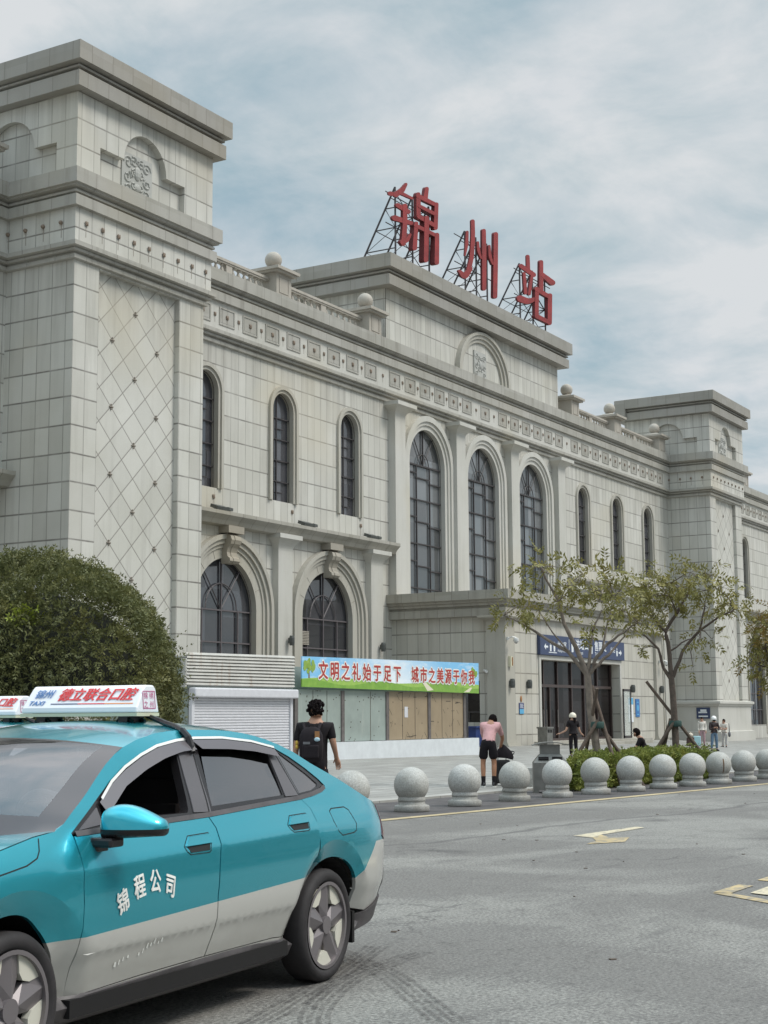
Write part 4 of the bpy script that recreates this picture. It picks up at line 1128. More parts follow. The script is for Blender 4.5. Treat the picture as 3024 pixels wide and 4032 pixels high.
    rs=MB(); rr=random.Random(11)
    for i in range(13):
        u=2.14-.03*i+rr.uniform(-.006,.006); v=.415+.006*i+rr.uniform(-.012,.012)
        if i in (4,5): continue
        a_,b_=rr.uniform(.004,.010),rr.uniform(.008,.02)
        rs.add([mp(u-a_,v-b_),mp(u+a_,v-b_*.6),mp(u+a_*.7,v+b_),mp(u-a_*.6,v+b_*.7)],[(0,1,2,3)])
    rs.obj('sticker_residue',M['white_ink'],D1[0])
    # ---- sill cladding and lower bumper
    for s in (1,-1):
        sl=MB(); rows=[]
        for x in [.345+.05*i for i in range(44)]+[2.535]:
            zt=.31+.025*math.exp(-((x-1.1)/.8)**2)
            if x<.7: zt=.305+.02*(x-.345)/.355
            rows.append([(x,s*(half(x,.32)-.012),zt+.012),(x,s*(half(x,.3)+.010),zt-.006),(x,s*(half(x,.26)+.012),.268),(x,s*(half(x,.22)-.005),.21),(x,s*(half(x,.2)-.05),.178),(x,s*.70,.172)])
        n=len(rows[0]); b0=[v for r in rows for v in r]
        sl.add(b0,[(i*n+k,i*n+k+1,(i+1)*n+k+1,(i+1)*n+k) for i in range(len(rows)-1) for k in range(n-1)])
        sl.add(rows[0],[tuple(range(n))]); sl.add(rows[-1],[tuple(range(n))])
        sl.obj('sill_cladding',M['cladding'],T,True,50)
    # ---- roof, rear glass and tail, hood, nose: across from rail to rail
    NT_=17
    ts=[-1+2*k/(NT_-1) for k in range(NT_)]
    def across(x_side,x_c,crown,inset=0,dz=0):
        row=[]
        y,z=rail(x_side)
        for t in ts:
            q=1-t*t
            row.append((x_side+(x_c-x_side)*q, (y-inset)*t, z+crown*(1-abs(t)**2.3)+dz))
        return row
    roofs=[(1.75,1.93,.050),(1.6,1.72,.055),(1.4,1.47,.058),(1.1,1.12,.055),(.8,.78,.053),(.5,.46,.050),(.28,.2,.055)]
    loft([across(a,b,c) for a,b,c in roofs]).obj('roof',M['paint'],T,True,60)
    loft([across(a,b,c) for a,b,c in [(.28,.2,.055),(.02,-.08,.05),(-.13,-.25,.045),(-.38,-.5,.035),(-.68,-.80,.02)]]).obj('tailgate_glass',M['black'],T,True,60)
    loft([across(a,b,c) for a,b,c in [(-.68,-.80,.02),(-.82,-.93,.015),(-.90,-1.02,.02),(-.95,-1.08,.0)]]).obj('tailgate',M['paint'],T,True,60)
    # windscreen with its black border
    wss=[(1.75,1.93,.050),(1.85,2.08,.06),(1.96,2.24,.07),(2.08,2.40,.075),(2.19,2.54,.07),(2.30,2.67,.06),(2.38,2.76,.05),(2.46,2.84,.03),(2.54,2.90,-.02)]
    ws_rows=[across(a,b,c) for a,b,c in wss]
    full_=loft(ws_rows)
    def sub(rows,fsel,name,m,dz=0):
        mb=MB(); n=NT_
        vs=[(p[0],p[1],p[2]+dz) for r in rows for p in r]
        fs=[(i*n+k,i*n+k+1,(i+1)*n+k+1,(i+1)*n+k) for i in range(len(rows)-1) for k in range(n-1) if fsel(i,k)]
        mb.add(vs,fs); return mb.obj(name,m,T,True,60)
    # refine rows for a tidy border
    def rowat(u):
        i=min(int(u),len(wss)-2); f=u-i
        a=[wss[i][j]*(1-f)+wss[i+1][j]*f for j in range(3)]; return across(*a)
    us=[0,.28,.6,1,2,3,4,5,6,6.45,6.9,7.5,8]
    rows=[rowat(u) for u in us]
    # border columns: narrow first and last strips
    ts2=[-1,-.93,-.88]+[-.8+.1*k for k in range(17)]+[.88,.93,1]
    ts[:]=ts2; NT_=len(ts)
    rows=[rowat(u) for u in us]
    rim_=lambda i,k: k<2 or k>=NT_-3 or i<1 or i>=len(us)-4
    g1=sub(rows,lambda i,k: not rim_(i,k),'windscreen',M['windscreen'])
    b1=sub(rows,rim_,'windscreen_border',M['frit'])
    ts[:]=[-1+2*k/16 for k in range(17)]; NT_=17
    # hood
    hd=[(2.54,2.92,-.03),(2.7,3.02,.02),(3.0,3.25,.05),(3.3,3.50,.06),(3.55,3.72,.05),(3.70,3.86,.02)]
    loft([across(a,b,c,0,.004) for a,b,c in hd]).obj('hood',M['paint'],T,True,60)
    # nose and tail faces
    def endface(sign,zs,name,m,bulge,xb):
        rows=[]
        for z in zs:
            y=half(xb(z),z); rows.append([(xb(z)+sign*bulge*(1-t*t),y*t,z) for t in ts])
        return loft(rows).obj(name,m,T,True,60)
    endface(1,[.2,.36,.5,.62,.70],'bumper',M['paint'],.16,lambda z: interp(z,[.2,.36,.5,.62,.7],[3.60,3.70,3.74,3.73,3.70]))
    xbt=lambda z: interp(z,[.22,.24,.38,.48,.60,.72,.80,.90,.965],[-.80,-.86,-.97,-.965,-.955,-.95,-.955,-.965,-.95])
    endface(-1,[.43,.48,.60,.72],'bumper',M['paint'],.13,xbt)
    endface(-1,[.72,.80,.90,.965],'tailgate_panel',M['paint'],.13,xbt)
    endface(-1,[.25,.33,.425],'bumper_lip',M['cladding'],.14,lambda z: -.975)
    car_side('bumper_lip_end',[(-.455,.328),(-.60,.346),(-.80,.382),(-.975,.425),(-.985,.36),(-.93,.30),(-.75,.262),(-.46,.235)],[],M['cladding'],T,.014,.04,thick=.03)
    mf=MB()
    for sy in (1,-1): mf.box(-.475,-.445,sy*.84 if sy<0 else .60,sy*.60 if sy<0 else .84,.17,.36)
    mf.obj('mud_flaps',M['liner'],T)
    car_side('tail_lamp',[(-.945,.975),(-.895,.985),(-.86,.90),(-.80,.80),(-.84,.772),(-.945,.775),(-.955,.88)],[],M['taillight'],T,.006,.03,thick=.01)
    car_side('bumper_corner',[(-.83,.41),(-.865,.50),(-.94,.62),(-.955,.44)],[],M['cladding'],T,.002,.03,flange=False)
    # ---- windows: black frame, open front pane, half lowered rear pane, quarter light
    wF=[(2.155,1.075),(2.12,1.165),(1.96,1.235),(1.80,1.30),(1.62,1.355),(1.45,1.392),(1.30,1.41),(1.275,1.40),(1.40,1.085),(1.42,1.068)]
    wR=[(1.165,1.088),(1.06,1.395),(1.03,1.415),(.78,1.418),(.50,1.395),(.355,1.365),(.345,1.33),(.36,1.20),(.375,1.108)]
    wQ=[(.185,1.108),(.235,1.34),(.20,1.345),(.09,1.28),(-.02,1.215),(-.10,1.155),(-.085,1.14),(-.0,1.12)]
    inset=lambda q: q
    car_side('window_frame',[(x,z) for x,z in dlo],[wF,wR,wQ],M['black'],T,-.006,.05,thick=.05)
    # pale satin pillar covers
    pb=[(1.405,1.075),(1.285,1.395),(1.225,1.40),(1.262,1.36),(1.36,1.06)]
    car_side('pillar_cover',[(1.365,1.068),(1.275,1.375),(1.125,1.385),(1.20,1.062)],[],M['pillarcover'],T,.0,.05,thick=.012)
    for s_ in (1,-1): strip([(1.225,1.055),(1.125,1.40)],.008,.002,(s_,)).obj('pillar_seam',M['seam'],T)
    car_side('mirror_triangle',[(2.36,1.045),(2.17,1.135),(2.17,1.06)],[],M['pillarcover'],T,.0,.05,thick=.012)
    car_side('window_pane',[(1.165,1.085),(1.045,1.345),(.76,1.335),(.55,1.312),(.375,1.285),(.375,1.105)],[],M['sideglass'],T,-.014,.06,flange=False)
    car_side('window_pane',wQ,[],M['sideglass'],T,-.012,.06,flange=False)
    car_side('quarter_post',[(.355,1.10),(.335,1.335),(.265,1.345),(.205,1.10)],[],M['pillarcover'],T,.0,.05,thick=.012)
    for s_ in (1,-1): strip([(.235,1.345),(.185,1.09)],.007,.002,(s_,)).obj('quarter_seam',M['seam'],T)
    car_side('window_pane',[(x,z) for x,z in wF],[],M['blackglass'],T,-.014,.08,flange=False,sides=(-1,))
    # waist moulding and bright roof strip
    for s_ in (1,-1): strip([(2.40,1.032),(1.24,1.050),(.20,1.087),(.03,1.10),(-.10,1.117),(-.165,1.135)],.024,.004,(s_,)).obj('waist_moulding',M['cladding'],T)
    for s_ in (1,-1): strip([(2.115,1.175)]+top[2:11],.013,.012,(s_,)).obj('bright_strip',M['chrome'],T)
    # smoked rain visors
    def visor(up,lo):
        for s in (1,-1):
            n=24
            def at(q,u):
                L=[0]
                for a,b in zip(q,q[1:]): L.append(L[-1]+math.hypot(b[0]-a[0],b[1]-a[1]))
                d=u*L[-1]
                for i in range(len(q)-1):
                    if d<=L[i+1]+1e-9:
                        f=(d-L[i])/(L[i+1]-L[i]); return (q[i][0]+(q[i+1][0]-q[i][0])*f,q[i][1]+(q[i+1][1]-q[i][1])*f)
            rows=[]
            for k in range(n+1):
                a=at(up,k/n); b=at(lo,k/n); r=[]
                for j in range(5):
                    f=j/4; x=a[0]+(b[0]-a[0])*f; z=a[1]+(b[1]-a[1])*f
                    r.append((x,s*(half(x,z)+.010+.020*f),z))
                rows.append(r)
            loft(rows).obj('rain_visor',M['visor'],T,True,60)
    visor([(2.14,1.160),(1.98,1.24),(1.82,1.302),(1.64,1.358),(1.46,1.402),(1.25,1.428),(1.14,1.434)],[(2.135,1.105),(1.90,1.225),(1.67,1.297),(1.46,1.348),(1.27,1.378),(1.12,1.386)])
    visor([(1.10,1.436),(.78,1.434),(.48,1.408),(.25,1.368)],[(1.065,1.388),(.77,1.38),(.52,1.362),(.26,1.325)])
    # ---- dark inner shell, floor, wheel wells
    inn=MB()
    inn.box(-.86,3.55,-.66,.66,.20,.30)
    inn.box(.42,2.44,-.86,.86,.22,.30)
    inn.obj('underbody',M['liner'],T)
    for s in (1,-1):
        pass
    ins=car_side('door_lining',[(2.44,1.0),(2.45,.34),(.36,.34),(.10,.9),(.15,1.04)],[],M['interior'],T,-.045,.12,flange=False)
    for xc in (WXR,WXF):
        for s in (1,-1):
            wl_=MB(); n=20; r=.43
            q=[(xc+r*cos(pi*k/n),.30+r*.98*sin(pi*k/n)) for k in range(n+1)]
            vs=[(x,s*(half(x,z)-.02),z) for x,z in q]+[(x,s*.60,z) for x,z in q]
            wl_.add(vs,[(k,k+1,k+n+2,k+n+1) for k in range(n)])
            wl_.add([(xc,s*.60,.25)]+[(x,s*.60,z) for x,z in q],[(0,k+1,k+2) for k in range(n)])
            wl_.obj('wheel_well',M['liner'],T)
    # deck under the windscreen, bulkheads, seats, steering wheel
    it=MB()
    it.box(2.25,2.75,-.74,.74,.70,.985); it.box(2.0,2.3,-.70,.70,.66,.93)
    it.box(-.45,.30,-.70,.70,.55,1.02)
    it.obj('dashboard',M['interior'],T)
    hl=loft([[(p[0],p[1]*.97,p[2]-.03) for p in across(a,b,c)] for a,b,c in roofs]); hl.obj('headlining',M['interior'],T,True)
    for sy in (.38,-.38):
        se=MB()
        def cush(c,h,rx): 
            b=MB(); 
        se.rbox((1.45,sy,.62),(.26,.24,.09))
        for k in range(5):
            z=.70+.13*k; x=1.20-.045*k; se.rbox((x,sy,z+.06),(.065,.23-.012*k,.075))
        se.rbox((.98,sy,1.36),(.05,.13,.09)); se.tube([(1.0,sy-.05,1.25),(.98,sy-.05,1.34)],.008); se.tube([(1.0,sy+.05,1.25),(.98,sy+.05,1.34)],.008)
        o=se.obj('seat',M['seat'],T)
        bv=o.modifiers.new('soft','BEVEL'); bv.width=.03; bv.segments=3
    se=MB(); se.rbox((.45,0,.62),(.28,.62,.1)); se.rbox((.18,0,.88),(.07,.62,.28)); o=se.obj('seat',M['seat'],T); bv=o.modifiers.new('soft','BEVEL'); bv.width=.04; bv.segments=3
    sw=MB(); c0=Vector((1.98,.38,1.03)); ax=Vector((-.9,0,.42)).normalized(); e1=Vector((0,1,0)); e2=ax.cross(e1)
    sw.tube([c0+(e1*cos(2*pi*k/28)+e2*sin(2*pi*k/28))*.185 for k in range(29)],.017,8,cap=False)
    for a in (0,pi,1.5*pi): sw.tube([c0,c0+(e1*cos(a)+e2*sin(a))*.18],.016,6)
    sw.sphere(tuple(c0),.055,10,8); sw.obj('steering_wheel',M['cladding'],T,True)
    hg=MB(); hg.box(2.10,2.12,.06,.16,1.23,1.33); hg.tube([(2.08,-.02,1.43),(2.1,.05,1.33)],.008); hg.rbox((2.05,0,1.36),(.02,.12,.035)); hg.obj('rear_view_mirror',M['black'],T)
    blt=MB(); blt.tube([(1.27,.62,1.36),(1.26,.70,1.10),(1.28,.74,.8)],.018,4); blt.obj('seat_belt',M['pillarcover'],T)
    # ---- wheels
    for x in (WXR,WXF):
        for s in (1,-1): wheel(T,x,s*.785)
    # ---- door mirrors
    for s in (1,-1):
        def shell(zlo,zhi,name,m,grow=0):
            mb=MB(); rows=[]
            nU,nV=18,12
            for i in range(nU+1):
                u=i/nU; y=.885+.285*u
                hgt=.118*(sin(pi*min(1,.12+u*.80))**.55)*(1-.58*u**1.6)+.010
                if i in (0,nU): hgt*=.35
                dep=.085*(sin(pi*(.10+.8*u))**.6)*(1 if 0<i<nU else .5)
                cx_=2.245-.10*u; r=[]
                for j in range(nV+1):
                    a=pi*j/nV
                    if name=='mirror_shell': zc=1.045+hgt*(sin(a)**.8); xx=cx_+dep*cos(a)
                    else: zc=1.045-(.050*(1-.35*u))*(sin(a)**.6)*(1 if 0<i<nU else .3); xx=cx_+dep*cos(a)*(.98)
                    r.append((xx,s*y,zc))
                rows.append(r)
            b=loft(rows)
            n=nV+1
            for i in (0,nU): b.add(rows[i],[tuple(range(n))])
            return b.obj(name,m,T,True,60)
        sh_=shell(0,0,'mirror_shell',M['paint']); lo_=shell(0,0,'mirror_housing',M['black']); lo_.parent=sh_
        ar=MB(); ar.rbox((2.255,s*.90,.985),(.055,.075,.022),0); ar.rbox((2.25,s*.855,.965),(.05,.035,.03)); o=ar.obj('mirror_arm',M['black'],sh_); bv=o.modifiers.new('soft','BEVEL'); bv.width=.012; bv.segments=2
    # ---- roof lightbox and its brackets
    zs0,zs1=1.585,1.738
    lb=MB(); 
    W0,W1=.348,.335
    prof=[(1.205,zs0),(1.20,zs0+.03),(1.125,zs1-.018),(1.105,zs1),(1.025,zs1),(1.005,zs1-.02),(.985,zs0)]
    n=len(prof)
    vs=[]
    for k,(yy,zadd) in enumerate(((-1,0),(1,0))):
        for x,z in prof:
            f=(z-zs0)/(zs1-zs0); vs.append((x,(W0+(W1-W0)*f) if yy>0 else -.445+.02*f,z))
    lb.add(vs,[tuple(range(n)),tuple(range(2*n-1,n-1,-1))]+[(i,(i+1)%n,(i+1)%n+n,i+n) for i in range(n)])
    X=lb.obj('lightbox',M['lightbox'],T); bv=X.modifiers.new('soft','BEVEL'); bv.width=.010; bv.segments=3; bv.limit_method='ANGLE'
    bs=MB(); bs.box(.985,1.205,-.446,.348,1.566,1.584); bs.obj('lightbox_base',M['cream'],X)
    ft=MB()
    for yy in (-.32,.24):
        for x in (1.04,1.16): ft.rbox((x,yy,1.552),(.022,.03,.016)); ft.tube([(x,yy-.05,1.536),(x,yy,1.56),(x,yy+.05,1.536)],.012,6)
    ft.obj('roof_bracket',M['black'],X)
    # front face mapping: u across from the viewer's left, v up the slope
    sx0,sz0=1.2035,zs0+.022; ex,ez=1.1275,zs1-.018
    fm=lambda u,v: (sx0+(ex-sx0)*v+.0025, .348-(.348-u)*1.14, sz0+(ez-sz0)*v+.0018)
    H_=math.hypot(ex-sx0,ez-sz0)
    fmm=lambda u,v: fm(u,v/H_)
    def put(name,items,m):
        return lettering(name,items,fmm,m,X)
    put('lightbox_name',[('德立联合口腔',.090,.0026,'LEFT',-.150,.062,.30,0,.84)],M['red_ink'])
    put('lightbox_town',[('锦州',.062,.0009,'LEFT',-.296,.078,.30,0,.90)],M['blue_ink'])
    put('lightbox_taxi',[('TAXI',.040,.0012,'LEFT',-.312,.026,.25,0,1.06)],M['blue_ink'])
    for a,b,m in ((-.175,-.012,'navy_ink'),(-.012,.148,'red_ink'),(.148,.315,'orange_ink')):
        q=MB(); q.add([fmm(a,.031),fmm(b,.031),fmm(b,.037),fmm(a,.037)],[(0,1,2,3)]); q.obj('lightbox_rule',M[m],X)
    # end face: red seal
    em=lambda u,v: (u, W0+(W1-W0)*(v-zs0)/(zs1-zs0)+.0028, v)
    q=MB()
    x0,x1,z0,z1=1.142,1.022,1.607,1.705
    for a,b,c,d in ((x0,x1,z0,z0+.004),(x0,x1,z1-.004,z1),(x0,x0-.005,z0,z1),(x1+.005,x1,z0,z1)):
        q.add([em(a,c),em(b,c),em(b,d),em(a,d)],[(0,1,2,3)])
    for ch,u,v in (('锦',1.112,1.664),('绣',1.056,1.664),('之',1.112,1.616),('州',1.056,1.616)):
        vs,fs=text_mesh(ch,.040,0,'CENTER'); q.add([em(u-v_[0]*1.05,v+v_[1]) for v_ in vs],fs)
    q.obj('lightbox_seal',M['purple_ink'],X)
    cb=MB()
    cb.tube([(1.06,.30,1.575),(1.08,.40,1.545),(1.10,.47,1.525),(1.13,.55,1.508),(1.145,.60,1.488)],[.012,.016,.017,.017,.016],6)
    cb.tube([(1.145,.60,1.490),(1.15,.645,1.45),(1.15,.668,1.40),(1.16,.68,1.37)],.020,6)
    cb.obj('roof_strap',M['black'],T)
    return T
taxi=make_taxi()
# ================================================================ rooftop characters
CHARS={
'c1':[
[(66.51,29.26),(66.64,29.28),(66.77,29.30),(66.89,29.32),(67.02,29.35),(67.15,29.37),(67.28,29.39),(67.36,29.40),(67.42,29.38),(67.45,29.34),(67.44,29.29),(67.38,29.23),(67.30,29.18),(67.20,29.15),(67.07,29.12),(66.94,29.08),(66.81,29.05),(66.68,29.02),(66.55,28.98),(66.42,28.95),(66.31,28.94),(66.23,28.96),(66.19,29.01),(66.21,29.08),(66.28,29.16),(66.39,29.22)],
[(66.89,29.33),(67.00,29.40),(67.11,29.47),(67.22,29.53),(67.32,29.60),(67.40,29.65),(67.47,29.70),(67.55,29.75),(67.64,29.82),(67.73,29.89),(67.82,29.98),(67.92,30.06),(68.02,30.14),(68.07,30.19),(68.15,30.23),(68.23,30.25),(68.30,30.25),(68.34,30.22),(68.35,30.18),(68.33,30.14),(68.28,30.05),(68.23,29.97),(68.17,29.89),(68.12,29.80),(68.05,29.70),(67.96,29.60),(67.83,29.50),(67.71,29.41),(67.59,29.34),(67.48,29.27),(67.37,29.20),(67.26,29.13),(67.11,29.05),(66.95,29.02),(66.82,29.02),(66.74,29.07),(66.72,29.14),(66.78,29.24)],
[(67.58,29.59),(67.79,29.60),(68.01,29.61),(68.23,29.62),(68.44,29.62),(68.66,29.63),(68.88,29.64),(68.94,29.63),(68.97,29.61),(68.97,29.57),(68.94,29.52),(68.88,29.48),(68.81,29.45),(68.74,29.44),(68.51,29.42),(68.28,29.40),(68.06,29.39),(67.84,29.37),(67.61,29.35),(67.39,29.34),(67.32,29.34),(67.28,29.38),(67.28,29.43),(67.32,29.48),(67.39,29.54),(67.49,29.58)],
[(67.37,28.85),(67.57,28.84),(67.77,28.84),(67.96,28.84),(68.16,28.84),(68.36,28.83),(68.56,28.83),(68.65,28.81),(68.69,28.76),(68.68,28.70),(68.61,28.62),(68.51,28.55),(68.38,28.51),(68.26,28.49),(68.07,28.50),(67.87,28.50),(67.67,28.50),(67.48,28.51),(67.28,28.51),(67.09,28.52),(67.00,28.53),(66.96,28.58),(66.97,28.65),(67.03,28.72),(67.14,28.79),(67.26,28.83)],
[(67.00,28.09),(67.29,28.11),(67.58,28.14),(67.87,28.17),(68.16,28.19),(68.45,28.22),(68.75,28.25),(68.84,28.24),(68.90,28.21),(68.92,28.16),(68.88,28.10),(68.81,28.03),(68.70,27.98),(68.59,27.95),(68.28,27.91),(67.98,27.86),(67.68,27.81),(67.38,27.77),(67.08,27.72),(66.79,27.67),(66.65,27.68),(66.56,27.72),(66.54,27.79),(66.59,27.89),(66.70,27.98),(66.85,28.05)],
[(68.30,28.96),(68.30,28.77),(68.29,28.58),(68.29,28.39),(68.29,28.21),(68.28,28.02),(68.26,27.83),(68.24,27.65),(68.22,27.47),(68.19,27.30),(68.16,27.12),(68.13,26.95),(68.10,26.78),(68.05,26.70),(67.95,26.62),(67.82,26.56),(67.69,26.53),(67.57,26.53),(67.49,26.57),(67.48,26.64),(67.51,26.81),(67.55,26.99),(67.58,27.16),(67.62,27.33),(67.65,27.50),(67.67,27.68),(67.68,27.86),(67.69,28.04),(67.69,28.22),(67.70,28.41),(67.70,28.59),(67.70,28.78),(67.73,28.86),(67.82,28.93),(67.94,29.00),(68.07,29.04),(68.19,29.04),(68.27,29.01)],
[(67.59,26.91),(67.67,26.94),(67.76,26.98),(67.84,27.01),(67.90,27.03),(67.95,27.05),(67.98,27.07),(68.03,27.09),(68.09,27.14),(68.16,27.20),(68.23,27.27),(68.30,27.34),(68.38,27.41),(68.43,27.45),(68.50,27.48),(68.57,27.50),(68.63,27.50),(68.68,27.48),(68.69,27.45),(68.67,27.41),(68.63,27.34),(68.59,27.27),(68.55,27.20),(68.50,27.13),(68.44,27.05),(68.36,26.96),(68.25,26.88),(68.13,26.81),(68.03,26.77),(67.95,26.72),(67.87,26.68),(67.79,26.64),(67.64,26.59),(67.51,26.58),(67.41,26.61),(67.36,26.67),(67.38,26.75),(67.46,26.84)],
[(70.68,30.63),(70.66,30.53),(70.64,30.44),(70.62,30.34),(70.60,30.24),(70.58,30.14),(70.56,30.05),(70.51,29.97),(70.42,29.89),(70.29,29.84),(70.16,29.80),(70.05,29.81),(69.98,29.84),(69.97,29.91),(70.00,30.01),(70.03,30.11),(70.07,30.21),(70.10,30.31),(70.13,30.41),(70.16,30.51),(70.20,30.57),(70.28,30.64),(70.39,30.69),(70.51,30.72),(70.61,30.72),(70.67,30.69)],
[(69.73,30.04),(69.74,29.82),(69.74,29.60),(69.74,29.38),(69.74,29.16),(69.74,28.95),(69.74,28.73),(69.71,28.66),(69.63,28.58),(69.52,28.52),(69.39,28.48),(69.27,28.48),(69.19,28.50),(69.16,28.56),(69.16,28.77),(69.16,28.99),(69.16,29.21),(69.16,29.42),(69.16,29.64),(69.15,29.86),(69.18,29.93),(69.26,30.01),(69.38,30.07),(69.51,30.11),(69.62,30.12),(69.70,30.09)],
[(69.54,30.02),(69.88,30.03),(70.22,30.05),(70.56,30.06),(70.91,30.07),(71.26,30.09),(71.61,30.10),(71.70,30.09),(71.75,30.05),(71.75,29.99),(71.70,29.92),(71.60,29.86),(71.48,29.81),(71.37,29.79),(71.01,29.77),(70.66,29.75),(70.31,29.73),(69.96,29.71),(69.62,29.70),(69.28,29.68),(69.18,29.69),(69.12,29.73),(69.13,29.80),(69.19,29.88),(69.29,29.95),(69.41,30.00)],
[(71.76,30.06),(71.74,29.83),(71.72,29.59),(71.70,29.36),(71.68,29.12),(71.66,28.88),(71.64,28.65),(71.60,28.58),(71.52,28.51),(71.40,28.45),(71.28,28.42),(71.17,28.41),(71.09,28.44),(71.07,28.50),(71.10,28.73),(71.12,28.97),(71.15,29.21),(71.17,29.44),(71.20,29.68),(71.22,29.91),(71.26,29.98),(71.34,30.05),(71.44,30.11),(71.56,30.14),(71.67,30.14),(71.74,30.12)],
[(69.64,29.43),(69.93,29.45),(70.23,29.46),(70.53,29.47),(70.83,29.48),(71.14,29.49),(71.44,29.50),(71.52,29.49),(71.56,29.45),(71.56,29.40),(71.51,29.34),(71.43,29.29),(71.33,29.25),(71.23,29.23),(70.92,29.22),(70.62,29.21),(70.32,29.20),(70.02,29.19),(69.72,29.18),(69.43,29.17),(69.35,29.18),(69.31,29.22),(69.32,29.27),(69.36,29.32),(69.44,29.38),(69.54,29.42)],
[(69.62,28.86),(69.92,28.86),(70.23,28.86),(70.55,28.85),(70.86,28.85),(71.17,28.85),(71.49,28.84),(71.58,28.83),(71.62,28.79),(71.61,28.72),(71.55,28.66),(71.45,28.59),(71.33,28.55),(71.22,28.54),(70.90,28.53),(70.58,28.53),(70.26,28.53),(69.95,28.53),(69.64,28.52),(69.32,28.52),(69.23,28.54),(69.18,28.59),(69.19,28.66),(69.26,28.73),(69.36,28.80),(69.49,28.85)],
[(69.39,28.27),(69.37,28.03),(69.34,27.79),(69.31,27.54),(69.28,27.30),(69.26,27.06),(69.23,26.82),(69.19,26.74),(69.10,26.66),(68.97,26.61),(68.84,26.57),(68.72,26.58),(68.65,26.61),(68.63,26.68),(68.67,26.92),(68.71,27.16),(68.76,27.41),(68.80,27.65),(68.84,27.90),(68.89,28.14),(68.92,28.21),(69.00,28.27),(69.10,28.33),(69.22,28.35),(69.31,28.35),(69.38,28.32)],
[(69.14,28.20),(69.54,28.22),(69.95,28.23),(70.36,28.25),(70.77,28.26),(71.18,28.27),(71.60,28.29),(71.68,28.27),(71.73,28.24),(71.73,28.18),(71.68,28.12),(71.59,28.06),(71.48,28.02),(71.37,28.00),(70.96,27.99),(70.55,27.98),(70.14,27.96),(69.73,27.95),(69.33,27.94),(68.93,27.93),(68.85,27.94),(68.81,27.98),(68.81,28.03),(68.85,28.09),(68.94,28.15),(69.04,28.19)],
[(71.75,28.29),(71.75,28.02),(71.74,27.74),(71.73,27.47),(71.72,27.20),(71.71,26.93),(71.70,26.66),(71.66,26.58),(71.57,26.51),(71.44,26.44),(71.30,26.41),(71.18,26.40),(71.09,26.44),(71.06,26.50),(71.08,26.77),(71.09,27.04),(71.11,27.31),(71.12,27.58),(71.14,27.85),(71.15,28.12),(71.18,28.20),(71.27,28.27),(71.39,28.33),(71.53,28.37),(71.65,28.37),(71.73,28.34)],
[(70.59,28.93),(70.57,28.52),(70.55,28.11),(70.52,27.70),(70.50,27.29),(70.48,26.88),(70.45,26.47),(70.42,26.40),(70.33,26.32),(70.20,26.26),(70.06,26.22),(69.94,26.22),(69.86,26.26),(69.83,26.32),(69.85,26.72),(69.88,27.13),(69.90,27.53),(69.92,27.94),(69.94,28.34),(69.97,28.75),(70.00,28.83),(70.09,28.91),(70.22,28.98),(70.36,29.02),(70.48,29.02),(70.56,28.99)],
],
'c2':[
[(75.48,29.50),(75.47,29.38),(75.47,29.25),(75.46,29.13),(75.45,29.00),(75.44,28.88),(75.42,28.75),(75.37,28.62),(75.31,28.49),(75.25,28.37),(75.19,28.24),(75.13,28.12),(75.07,27.99),(75.05,27.96),(75.01,27.94),(74.96,27.92),(74.91,27.91),(74.87,27.91),(74.85,27.93),(74.84,27.95),(74.86,28.07),(74.88,28.18),(74.89,28.30),(74.91,28.41),(74.92,28.52),(74.93,28.64),(74.96,28.76),(74.99,28.89),(75.02,29.02),(75.04,29.15),(75.07,29.28),(75.09,29.41),(75.12,29.45),(75.18,29.50),(75.25,29.54),(75.34,29.56),(75.42,29.56),(75.47,29.54)],
[(76.28,30.39),(76.28,30.22),(76.29,30.05),(76.29,29.88),(76.30,29.71),(76.29,29.53),(76.28,29.34),(76.26,29.14),(76.23,28.93),(76.20,28.73),(76.16,28.52),(76.12,28.31),(76.07,28.12),(76.01,27.95),(75.95,27.79),(75.88,27.65),(75.82,27.51),(75.75,27.37),(75.69,27.23),(75.62,27.15),(75.50,27.07),(75.36,27.02),(75.22,27.01),(75.11,27.02),(75.05,27.07),(75.06,27.14),(75.13,27.28),(75.20,27.42),(75.27,27.56),(75.33,27.70),(75.40,27.84),(75.46,28.00),(75.50,28.18),(75.54,28.37),(75.58,28.58),(75.61,28.78),(75.64,28.99),(75.66,29.18),(75.68,29.36),(75.68,29.53),(75.69,29.70),(75.69,29.87),(75.69,30.04),(75.69,30.21),(75.72,30.28),(75.80,30.35),(75.92,30.42),(76.05,30.45),(76.17,30.46),(76.25,30.44)],
[(75.86,27.31),(75.76,27.20),(75.66,27.08),(75.56,26.96),(75.44,26.84),(75.28,26.70),(74.97,26.54),(74.59,26.48),(74.41,26.52),(74.30,26.57),(74.22,26.63),(74.14,26.68),(74.06,26.73),(74.01,26.76),(74.01,26.81),(74.05,26.86),(74.13,26.91),(74.22,26.95),(74.32,26.97),(74.40,26.96),(74.54,26.95),(74.68,26.93),(74.81,26.92),(74.92,26.92),(74.95,26.93),(74.79,26.92),(74.71,26.87),(74.78,26.91),(74.89,27.01),(75.02,27.11),(75.15,27.23),(75.28,27.34),(75.39,27.42),(75.53,27.48),(75.69,27.51),(75.82,27.51),(75.90,27.46),(75.91,27.39)],
